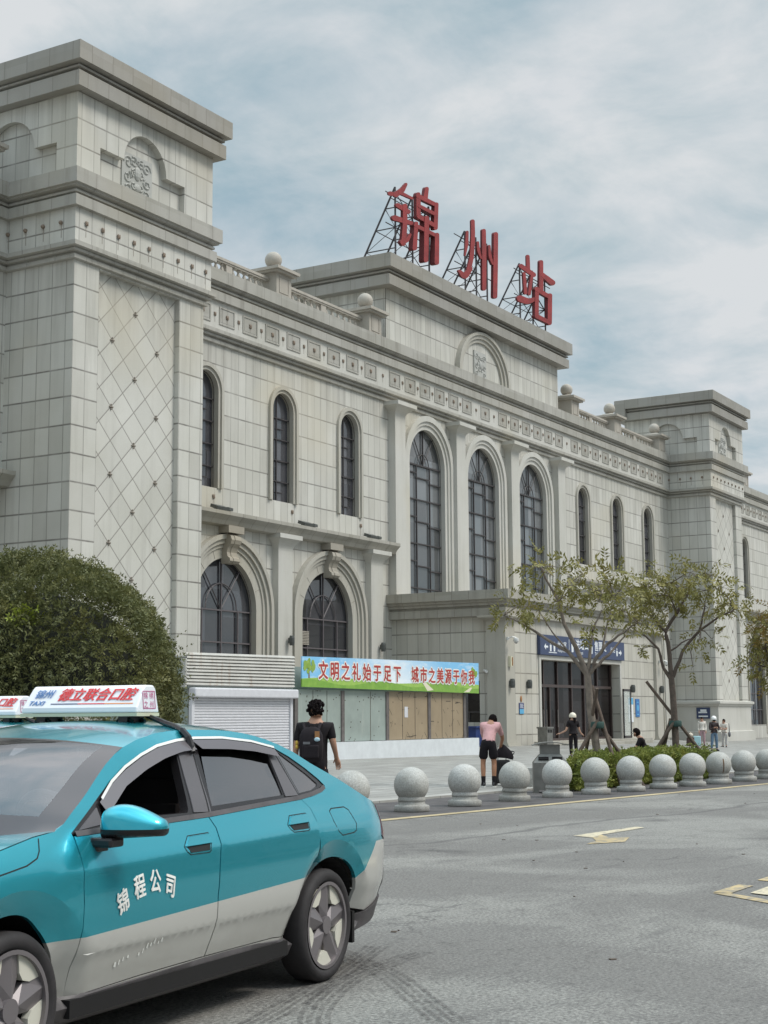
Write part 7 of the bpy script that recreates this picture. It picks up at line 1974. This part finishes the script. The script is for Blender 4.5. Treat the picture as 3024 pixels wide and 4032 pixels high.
# ================================================================ people
def skinned(name, nodes, edges, m, parent, sub=1):
    """nodes: {key:(x,y,z,r)}; one continuous skin grown over the joints"""
    keys=list(nodes); me=bpy.data.meshes.new(name)
    me.from_pydata([nodes[k][:3] for k in keys],[(keys.index(a),keys.index(b)) for a,b in edges],[])
    o=link(name,me,parent,m)
    o.modifiers.new('skin','SKIN').use_smooth_shade=True
    sv=me.skin_vertices[0].data
    for i,k in enumerate(keys):
        r=nodes[k][3]
        sv[i].radius=(r,r) if not isinstance(r,tuple) else r
        sv[i].use_root=(i==0)
    s=o.modifiers.new('sub','SUBSURF'); s.levels=sub; s.render_levels=sub
    return o
SKIN=plain('skin',(.43,.235,.155),.55,var=.06); SKIN2=plain('tanned_skin',(.36,.175,.10),.55,var=.08); SKIN3=plain('pale_skin',(.52,.31,.22),.55,var=.05)
HAIR=plain('black_hair',(.012,.009,.009),.95,spec=.08)
def fabric(n,c,rough=.9): return plain(n,c,rough,var=.16,vscale=9,bump=.25,bscale=30,spec=.2)
def chain(nodes,edges,keys):
    for a,b in zip(keys,keys[1:]): edges.append((a,b))
def person(label, loc, face, H, P, skin, group='people on the plaza'):
    """P: pose and clothes; face: heading angle; local +y is forward, +x the person's right"""
    root=thing('person',label,'person',loc,group,face-pi/2)
    k=H/1.70
    lean=P.get('lean',0); hipz=P.get('hipz',.92)*k
    def up(x,y,z):           # upper body leans forward about the hips
        z-=hipz/k if 0 else 0
        a=lean; zz_=(z*k-hipz); yy=y*k
        side=P.get('sidelean',0)
        return (x*k+side*zz_, yy*cos(a)+zz_*sin(a), hipz+zz_*cos(a)-yy*sin(a))
    N={}; E=[]
    N['pelvis']=(0,0,hipz,.088*k)
    w=P.get('bulk',1.0)
    off=hipz/k-.92
    def U(n,x,y,z,r): N[n]=(*up(x,y,z+off),tuple(q*k for q in r) if isinstance(r,tuple) else r*k)
    U('waist',0,0,1.06,.092*w); U('chest',0,.005,1.24,.104*w); U('upper',0,0,1.36,.090*w); U('neck',0,.01,1.455,.056)
    ht=P.get('head',(0,0))   # turn: sideways and forward offset of the head
    U('jaw',ht[0]*.5,.035+ht[1]*.5,1.515,.064); U('skull',ht[0],.018+ht[1],1.592,(.078,.090)); U('crown',ht[0],.0+ht[1],1.655,.060)
    chain(N,E,['pelvis','waist','chest','upper','neck','jaw','skull','crown'])
    fx,fy=P.get('look',(0,1))
    sk=N['skull']; jw=N['jaw']
    N['nose']=(jw[0]+fx*.098*k,jw[1]+fy*.098*k,sk[2]-.03*k,.013*k); E.append(('jaw','nose'))
    for s,n in ((1,'ear_a'),(-1,'ear_b')):
        N[n]=(sk[0]+s*fy*.093*k,sk[1]-s*fx*.093*k,sk[2]-.02*k,.016*k); E.append(('skull',n))
    def arm(s,el,wr,hand):
        t='r' if s>0 else 'l'
        U('sh'+t,s*.175*w,0,1.385,.068); E.append(('upper','sh'+t))
        N['el'+t]=(el[0]*k,el[1]*k,el[2]*k,.043*k); N['wr'+t]=(wr[0]*k,wr[1]*k,wr[2]*k,.028*k)
        hv=Vector(hand).normalized(); W_=Vector(wr)
        pm=W_+hv*.06
        N['pa'+t]=(*(pm*k),.034*k); chain(N,E,['sh'+t,'el'+t,'wr'+t,'pa'+t])
        sd=hv.cross(Vector((0,0,1)) if abs(hv.z)<.8 else Vector((0,1,0))).normalized(); nm=hv.cross(sd)
        for i,(o,l) in enumerate(((-.027,.062),(-.009,.074),(.009,.070),(.027,.055))):
            a=pm+sd*o+hv*.03; b=a+hv*l*.55+nm*.008; c=b+hv*l*.4+nm*.03
            for nme,v,r in (('a',a,.0095),('b',b,.0088),('c',c,.0075)): N[f'f{t}{i}{nme}']=(*(v*k),r*k)
            chain(N,E,['pa'+t,f'f{t}{i}a',f'f{t}{i}b',f'f{t}{i}c'])
        a=W_+hv*.03+sd*(-.032); b=a+hv*.035-sd*.022+nm*.012
        N['th'+t]=(*(a*k),.011*k); N['ti'+t]=(*(b*k),.009*k); chain(N,E,['wr'+t,'th'+t,'ti'+t])
    arm(1,*P['right']); arm(-1,*P['left'])
    def leg(s,kn,an,toe):
        t='r' if s>0 else 'l'
        N['hp'+t]=(s*.092*k,0,hipz-.03*k,.084*k); N['kn'+t]=(kn[0]*k,kn[1]*k,kn[2]*k,.058*k)
        mid=Vector(kn).lerp(Vector(an),.3); N['cf'+t]=(mid.x*k,(mid.y-.018)*k,mid.z*k,.060*k)
        N['an'+t]=(an[0]*k,an[1]*k,an[2]*k,.038*k); N['ft'+t]=(toe[0]*k,toe[1]*k,toe[2]*k,.032*k)
        E.append(('pelvis','hp'+t)); chain(N,E,['hp'+t,'kn'+t,'cf'+t,'an'+t,'ft'+t])
    leg(1,*P['rleg']); leg(-1,*P['lleg'])
    skinned('body',N,E,skin,root)
    g=lambda n,d: (*N[n][:3],(N[n][3]+d*k) if not isinstance(N[n][3],tuple) else tuple(q+d*k for q in N[n][3]))
    lerp3=lambda a,b,f: tuple(N[a][i]+(N[b][i]-N[a][i])*f for i in range(3))
    # shirt: trunk and sleeves
    S_={}; e=[]
    S_['waist']=(*N['waist'][:3],(.157*k*w,.125*k*w)); hem=lerp3('pelvis','waist',P.get('hem',.15)); S_['hem']=(*hem,(.172*k*w,.142*k*w))
    S_['chest']=(*N['chest'][:3],(.170*k*w,.132*k*w)); S_['upper']=(*N['upper'][:3],(.148*k*w,.113*k*w)); S_['collar']=(*lerp3('upper','neck',.74),.071*k)
    chain(S_,e,['waist','hem']); chain(S_,e,['waist','chest','upper','collar'])
    sl=P.get('sleeve',.45)
    for t in 'rl':
        S_['sh'+t]=g('sh'+t,.016); e.append(('upper','sh'+t))
        if sl<=1:
            S_['sm'+t]=(*lerp3('sh'+t,'el'+t,sl*.55),.062*k); S_['se'+t]=(*lerp3('sh'+t,'el'+t,sl*1.0+.25 if sl<.75 else sl),.060*k); chain(S_,e,['sh'+t,'sm'+t,'se'+t])
        else:
            S_['el'+t]=g('el'+t,.016); S_['wr'+t]=(*lerp3('el'+t,'wr'+t,.93),.042*k); chain(S_,e,['sh'+t,'el'+t,'wr'+t])
    skinned(P.get('top_name','shirt'),S_,e,P['top'],root)
    # trousers or shorts
    T_={}; e=[]
    T_['pelvis']=(*N['pelvis'][:3],(.165*k,.135*k)); T_['waist']=(*lerp3('pelvis','waist',.55),(.145*k,.115*k)); e.append(('pelvis','waist'))
    for t in 'rl':
        T_['hp'+t]=g('hp'+t,.026); e.append(('pelvis','hp'+t))
        if P.get('shorts'):
            T_['md'+t]=(*lerp3('hp'+t,'kn'+t,.45),.108*k); T_['lo'+t]=(*lerp3('hp'+t,'kn'+t,.84),.112*k); chain(T_,e,['hp'+t,'md'+t,'lo'+t])
        else:
            T_['kn'+t]=g('kn'+t,.022); T_['cf'+t]=g('cf'+t,.022); T_['an'+t]=(*lerp3('cf'+t,'an'+t,.92),(.062)*k); chain(T_,e,['hp'+t,'kn'+t,'cf'+t,'an'+t])
    skinned(P.get('bottom_name','shorts' if P.get('shorts') else 'trousers'),T_,e,P['bottom'],root)
    # shoes
    for t in 'rl':
        a=Vector(N['an'+t][:3]); f=Vector(N['ft'+t][:3]); d=(f-a); d.z=0; d.normalize(); sd=Vector((-d.y,d.x,0))
        z0=min(a.z-.085*k,f.z-.035*k) if P.get('flatfoot',True) else f.z-.03
        sh=MB(); so=MB(); base=Vector((a.x,a.y,0))
        n=14; ring=lambda gr,z: [tuple(base+d*(.055+(.140*gr)*cos(2*pi*i/n))*k+sd*(.047*gr*sin(2*pi*i/n))*k+Vector((0,0,z))) for i in range(n)]
        R_=[ring(1,z0+.022*k),ring(1.0,z0+.045*k),ring(.85,z0+.075*k)]
        top=[tuple(Vector((a.x,a.y,z0+.105*k))+d*.045*k*cos(2*pi*i/n)+sd*.042*k*sin(2*pi*i/n)) for i in range(n)]
        vs=[v for r in R_+[top] for v in r]
        sh.add(vs,[(j*n+i,j*n+(i+1)%n,(j+1)*n+(i+1)%n,(j+1)*n+i) for j in range(3) for i in range(n)]+[tuple(3*n+i for i in range(n))])
        o=sh.obj('shoe',P.get('shoe',M['black']),root,True,60)
        vs=ring(1.06,z0)+ring(1.06,z0+.024*k); so.add(vs,[(i,(i+1)%n,(i+1)%n+n,i+n) for i in range(n)]+[tuple(range(n)),tuple(range(n,2*n))]); so.obj('sole',P.get('sole',M['black']),o)
        if P.get('socks'):
            sc=MB(); b=Vector(N['cf'+t][:3]); sc.tube([a+Vector((0,0,-.05*k)),a.lerp(b,.15),a.lerp(b,.48)],[.048*k,.047*k,.053*k],10); sc.obj('sock',P['socks'],root,True)
    # hair or helmet
    c=Vector(N['skull'][:3]); 
    fwd=Vector((fx,fy,0)); rnd_=random.Random(int(abs(loc[0])*10))
    if P.get('helmet'):
        h=MB(); n,m_=20,10; vs=[]
        for j in range(m_+1):
            th=pi*.60*j/m_
            for i in range(n): vs.append((c.x+.142*k*sin(th)*cos(2*pi*i/n),c.y+.15*k*sin(th)*sin(2*pi*i/n),c.z+.01*k+.150*k*cos(th)))
        h.add(vs,[(j*n+i,j*n+(i+1)%n,(j+1)*n+(i+1)%n,(j+1)*n+i) for j in range(m_) for i in range(n)]); h.obj('helmet',P['helmet'],root,True)
        if P.get('mask'):
            q=MB(); jj=Vector(N['jaw'][:3])+fwd*.03*k; q.sphere(tuple(jj+Vector((0,0,.01))),.082*k,14,8,(1,1,.8)); q.obj('face_mask',P['mask'],root,True)
    hr=MB()
    if P.get('curly'):
        for _ in range(420):
            v=Vector((rnd_.gauss(0,1),rnd_.gauss(0,1),rnd_.gauss(.35,1))).normalized()
            if v.dot(fwd)>.35 and v.z<.45: continue
            if v.z<-.62: continue
            r=rnd_.uniform(.092,.122)*k if v.z>-.1 else .092*k
            p=c+Vector((v.x*r,v.y*r*1.03,v.z*r*1.12+.008)); hr.sphere(tuple(p),rnd_.uniform(.010,.021)*k,5,4)
    elif not P.get('helmet'):
        n,m_=18,11; vs=[]
        for j in range(m_+1):
            th=pi*.80*j/m_
            for i in range(n):
                d=Vector((sin(th)*cos(2*pi*i/n),sin(th)*sin(2*pi*i/n),cos(th)))
                face_=max(0,d.dot(fwd))*max(0,.75-d.z)
                r=.110*k*(1-.40*min(1,face_*2.2))+rnd_.uniform(-.004,.004)*k
                vs.append((c.x+d.x*r*.92,c.y+d.y*r*1.02,c.z+.008*k+d.z*r*1.05))
        hr.add(vs,[(j*n+i,j*n+(i+1)%n,(j+1)*n+(i+1)%n,(j+1)*n+i) for j in range(m_) for i in range(n)])
        if P.get('longhair'):
            b=c-fwd*.07*k; hr.tube([b+Vector((0,0,.06)),b-fwd*.03+Vector((0,0,-.08)),b-fwd*.02+Vector((0,0,-.20))],[.07*k,.075*k,.045*k],10)
    if hr.v: hr.obj('hair',HAIR,root,True)
    elif P.get('longhair'):
        b=c-fwd*.09*k; hr.tube([b+Vector((0,0,-.04)),b-fwd*.02+Vector((0,0,-.14)),b+Vector((0,0,-.26))],[.05*k,.055*k,.03*k],10); hr.obj('hair',HAIR,root,True)
    if P.get('face',True):
        ey=MB(); sd=Vector((-fwd.y,fwd.x,0))
        for s in (1,-1): ey.sphere(tuple(c+fwd*.088*k+sd*.032*s*k+Vector((0,0,-.012*k))),.010*k,8,6)
        ey.obj('eyes',M['black'],root)
        mo=MB(); mo.sphere(tuple(Vector(N['jaw'][:3])+fwd*.066*k+Vector((0,0,-.012*k))),.019*k,8,6,(1,1,.35)); mo.obj('mouth',M['bannerred'],root)
    return root,N
stand=dict(rleg=((.10,.02,.50),(.105,-.02,.09),(.12,.13,.035)),lleg=((-.10,.02,.50),(-.105,-.02,.09),(-.12,.13,.035)))
BLK=fabric('black_cotton',(.018,.015,.017)); BLK2=fabric('black_shorts_cloth',(.014,.012,.014)); PINK=fabric('pale_pink_polo',(.62,.36,.36)); JEAN=fabric('blue_denim',(.13,.20,.28)); LEATHER=plain('dark_brown_leather',(.035,.022,.022),.45,var=.3)
WHITE=fabric('off_white_cotton',(.66,.62,.56)); CREAM=fabric('pale_grey_trousers',(.50,.48,.46)); TEAL=fabric('teal_print_shirt',(.09,.28,.32)); PINKTR=fabric('faded_pink_cloth',(.45,.30,.32)); BROWN=fabric('brown_cloth',(.14,.085,.07))
WHELM=plain('white_helmet_shell',(.80,.80,.79),.3,coat=.4); CHELM=plain('cream_helmet_shell',(.72,.66,.54),.35)
WSOLE=plain('white_rubber_sole',(.68,.68,.64),.6)
FACE=atan2(FVEC.y,FVEC.x)
man1,_=person('person in a black T-shirt with a black backpack and curly hair walking past the taxi',(16.71,11.03,.004),FACE-.05,1.75,
  dict(right=((.235,-.02,1.17),(.265,.12,1.00),(.15,.35,-.9)),left=((-.235,-.03,1.16),(-.262,-.0,.94),(-.05,.2,-1)),top=BLK,bottom=BLK2,sleeve=.62,hem=-.75,curly=True,look=(.75,.66),head=(.012,.0),bulk=1.08,**stand),SKIN)
man2,_=person('person in a pale pink shirt and black shorts bending over the suitcase',(30.0,15.25,.028),FACE-.10,1.74,
  dict(lean=.62,sidelean=.10,right=((.30,.50,1.02),(.26,.56,.86),(.05,.3,-.6)),left=((-.12,.52,1.03),(.02,.62,.86),(.3,.3,-.6)),top=PINK,bottom=BLK2,shorts=True,sleeve=.55,hem=-.05,look=(.3,.95),head=(.03,.06),socks=BLK,sole=WSOLE,face=False,
       rleg=((.12,.03,.50),(.115,-.03,.09),(.14,.13,.035)),lleg=((-.115,.02,.50),(-.11,-.03,.09),(-.14,.12,.035))),SKIN2)
woman3,_=person('person in black wearing a cream helmet, arms held out, by the station doors',(51.3,22.6,.045),FACE+.2,1.60,
  dict(right=((.27,.06,1.06),(.40,.20,.92),(.6,.3,-.3)),left=((-.28,.02,1.06),(-.48,.16,.94),(-.9,.2,-.1)),top=BLK,bottom=BLK2,sleeve=.75,helmet=CHELM,longhair=True,look=(-.4,.9),face=False,**stand),SKIN3)
man4,N4=person('person in a black T-shirt sitting behind the hedge between the two trees',(36.45,14.06,.0),atan2(-RVEC.y,-RVEC.x)-.25,1.70,
  dict(hipz=.50,lean=.30,right=((.22,.26,.72),(.12,.42,.66),(-.3,.7,-.2)),left=((-.22,.26,.72),(-.12,.42,.66),(.3,.7,-.2)),top=BLK,bottom=BLK2,sleeve=.5,look=(-.1,1),head=(0,.04),
       rleg=((.13,.42,.48),(.13,.44,.09),(.14,.59,.035)),lleg=((-.13,.42,.48),(-.13,.44,.09),(-.14,.59,.035))),SKIN)
man5,_=person('person in a white helmet, dark jacket and jeans looking at a phone',(74.72,25.2,-.238),FACE+pi+.15,1.72,
  dict(right=((.25,.08,1.06),(.07,.26,1.16),(-.8,.4,.3)),left=((-.26,.06,1.06),(-.05,.26,1.15),(.8,.4,.3)),top=LEATHER,top_name='jacket',bottom=JEAN,sleeve=1.5,helmet=WHELM,mask=M['black'],look=(0,1),
       rleg=((.13,.05,.50),(.17,.03,.09),(.20,.17,.035)),lleg=((-.11,.02,.50),(-.13,-.02,.09),(-.16,.12,.035))),SKIN)
w6,_=person('person in a pale top and pink trousers behind the helmeted rider',(84.2,29.1,-.17),FACE+pi-.1,1.63,
  dict(right=((.22,.0,1.08),(.2,.14,.88),(0,.3,-.9)),left=((-.22,.0,1.08),(-.2,.14,.88),(0,.3,-.9)),top=WHITE,bottom=PINKTR,sleeve=1.5,look=(.1,1),**stand),SKIN3)
w7,_=person('person in a white T-shirt and pale trousers by the far tower',(84.8,28.0,-.266),FACE+pi-.75,1.60,
  dict(right=((.22,.12,1.10),(.02,.26,1.06),(-.9,.2,.1)),left=((-.23,.10,1.08),(-.02,.28,1.16),(.7,.3,.5)),top=WHITE,bottom=CREAM,sleeve=.5,look=(.3,.95),
       rleg=((.11,.02,.50),(.13,-.02,.09),(.2,.11,.035)),lleg=((-.11,.02,.50),(-.14,.06,.09),(-.22,.18,.035))),SKIN)
w8,_=person('person in a teal patterned top cut off by the right edge of the photo',(79.9,23.5,-.25),FACE+pi+.7,1.60,
  dict(right=((.24,.05,1.08),(.18,.25,.98),(-.3,.8,0)),left=((-.26,.02,1.10),(-.22,.24,1.02),(.3,.8,0)),top=TEAL,bottom=BROWN,sleeve=.9,look=(0,1),longhair=True,**stand),SKIN)
# ---- bags and cases
M['bagblack']=fabric('black_nylon',(.022,.018,.021)); M['caseblack']=plain('black_suitcase_shell',(.020,.018,.020),.45); M['caseblue']=plain('pale_blue_suitcase_shell',(.38,.60,.64),.4); M['bagcream']=fabric('cream_sack',(.55,.50,.42)); M['bagbrown']=fabric('brown_bag_cloth',(.085,.055,.05)); M['baggrey']=fabric('grey_bag_cloth',(.16,.16,.17))
M['charm_y']=plain('yellow_charm',(.55,.36,.05),.6); M['charm_b']=plain('pale_blue_patch',(.42,.58,.66),.6)
def soft(o,w,seg=3):
    b=o.modifiers.new('soft','BEVEL'); b.width=w; b.segments=seg; b.limit_method='ANGLE'; return o
def loc_of(base,face,x,y,z):
    """point given to a person's right, ahead and up"""
    f=Vector((cos(face),sin(face),0)); r=Vector((sin(face),-cos(face),0)); return Vector(base)+r*x+f*y+Vector((0,0,z))
def backpack():
    f=FACE-.05
    r=thing('backpack','black backpack with small patches and a yellow charm, worn by the walker in black','backpack',loc_of((16.71,11.03,0),f,-.03,-.215,1.20),None,f-pi/2)
    m=MB()
    prof=[(-.22,.115,.05),(-.17,.15,.085),(0,.158,.10),(.13,.15,.085),(.20,.115,.06),(.235,.06,.03)]
    n=16; vs=[]
    for z,w,d in prof:
        for i in range(n):
            a=2*pi*i/n; c_,s_=cos(a),sin(a)
            vs.append((w*(abs(c_)**.6)*(1 if c_>0 else -1),d*(abs(s_)**.6)*(1 if s_>0 else -1),z))
    m.add(vs,[(j*n+i,j*n+(i+1)%n,(j+1)*n+(i+1)%n,(j+1)*n+i) for j in range(5) for i in range(n)]+[tuple(range(n)),tuple(5*n+i for i in range(n))])
    m.obj('bag_body',M['bagblack'],r,True)
    p=MB(); p.rbox((0,-.095,-.08),(.11,.02,.085)); soft(p.obj('front_pocket',M['bagblack'],r),.02)
    st=MB()
    for s in (1,-1): st.tube([(s*.09,.02,.20),(s*.11,.10,.275),(s*.125,.20,.26),(s*.14,.245,.12)],[.02,.022,.022,.018],6)
    st.tube([(-.03,.0,.235),(-.03,-.0,.265),(.03,0,.265),(.03,0,.235)],.009,5); st.obj('strap',M['bagblack'],r,True)
    q=MB(); q.sphere((.085,-.098,.075),.034,10,6,(1.1,.35,.8)); q.obj('pale_patch',M['charm_b'],r,True)
    q=MB(); q.rbox((.085,-.085,.135),(.03,.006,.045)); q.obj('coloured_patch',M['goldmark'],r)
    q=MB(); q.rbox((-.05,-.112,.03),(.045,.004,.016)); q.obj('grey_print',M['baggrey'],r)
    q=MB(); q.sphere((-.185,-.03,-.02),.022,8,6,(1,1,1.3)); q.sphere((-.185,-.03,.03),.020,8,6,(1,.8,1.6)); q.obj('charm',M['charm_y'],r,True)
backpack()
def case(label,loc,rot,w,d,h,m,handle=.35,grp=None):
    r=thing('suitcase',label,'suitcase',loc,grp,rot)
    b=MB(); b.box(-w/2,w/2,-d/2,d/2,.05,h); soft(b.obj('shell',m,r),.035)
    g=MB()
    for k in range(5): x=-w/2+w*(k+1)/6; g.box(x-.006,x+.006,-d/2-.004,-d/2+.002,.10,h-.06)
    g.obj('shell_grooves',M['seam'],r)
    wl=MB()
    for sx in (-1,1):
        for sy in (-1,1): wl.tube([(sx*(w/2-.05),sy*(d/2-.04)-.012,.028),(sx*(w/2-.05),sy*(d/2-.04)+.012,.028)],.028,10)
    wl.obj('castors',M['black'],r)
    if handle:
        hd=MB(); hd.tube([(-.09,d/2-.03,h),(-.09,d/2-.03,h+handle),(.09,d/2-.03,h+handle),(.09,d/2-.03,h)],.010,6); hd.obj('pull_handle',M['scaffold'],r)
    return r
f2=FACE-.10
pl=loc_of((30.0,15.25,.03),f2,.28,.62,0)
case('black suitcase standing in front of the person in pink',(pl.x,pl.y,.034),f2-pi/2,.36,.25,.56,M['caseblack'],.30)
bg2=thing('shoulder_bag','slumped black bag resting on top of the black suitcase','bag',(pl.x,pl.y,.598),None,f2-pi/2)
m=MB(); prof=[(.0,.19,.13),(.06,.205,.14),(.14,.17,.11),(.22,.10,.07),(.29,.03,.03)]; n=14; vs=[]
for z,w,d in prof:
    for i in range(n): vs.append((.04+w*cos(2*pi*i/n)*(1.1 if cos(2*pi*i/n)>0 else .9),d*sin(2*pi*i/n)-.03*z,z-.05*max(0,cos(2*pi*i/n))*(1 if z<.1 else .3)+.05))
m.add(vs,[(j*n+i,j*n+(i+1)%n,(j+1)*n+(i+1)%n,(j+1)*n+i) for j in range(4) for i in range(n)]+[tuple(range(n)),tuple(4*n+i for i in range(n))]); m.obj('bag_body',M['bagblack'],bg2,True)
m=MB(); m.tube([(.17,0,.16),(.23,0,.19),(.28,0,.17),(.27,0,.13),(.21,0,.11)],.013,6); m.obj('bag_handle',M['bagblack'],bg2,True)
case('pale blue suitcase beside the helmeted rider',(83.0,29.0,-.195),FACE+pi/2,.40,.26,.60,M['caseblue'],.0)
r=thing('travel_bag','dark brown bag standing left of the pale blue suitcase','bag',(81.9,29.0,-.20),None,FACE+pi/2); m=MB(); m.box(-.20,.20,-.15,.15,0,.55); soft(m.obj('bag_body',M['bagbrown'],r),.06); m=MB(); m.box(-.21,.21,-.16,-.15,.25,.29); m.tube([(-.1,0,.54),(-.08,0,.66),(.08,0,.66),(.1,0,.54)],.015,6); m.obj('bag_strap',M['black'],r)
r=thing('sack','cream sack lying on top of the dark brown bag','bag',(81.9,29.0,.35),None,FACE); m=MB(); m.sphere((0,0,.12),.2,14,8,(1,.8,.65)); m.tube([(0,0,.24),(0,0,.30)],[.05,.07],8); m.obj('sack_body',M['bagcream'],r,True)
ph=thing('phone','black phone held by the rider in the white helmet','phone',loc_of((74.72,25.2,-.238),FACE+pi+.15,.0,.30,1.22),None,FACE+.15); m=MB(); m.rbox((0,0,0),(.037,.005,.075),0,0,.5); soft(m.obj('phone_body',M['black'],ph),.006,2)
hb=thing('handbag','grey bag hanging at the hip of the person in white','bag',loc_of((84.8,28.0,-.266),FACE+pi-.75,-.30,-.05,.62),None,FACE); m=MB(); m.sphere((0,0,.12),.16,12,8,(.8,.5,1)); m.obj('bag_body',M['baggrey'],hb,True); m=MB(); m.tube([(-.08,0,.24),(-.03,0,.55),(.05,0,.74)],.014,5); m.tube([(.08,0,.24),(.05,0,.5),(.06,0,.74)],.014,5); m.obj('bag_strap',M['baggrey'],hb,True)
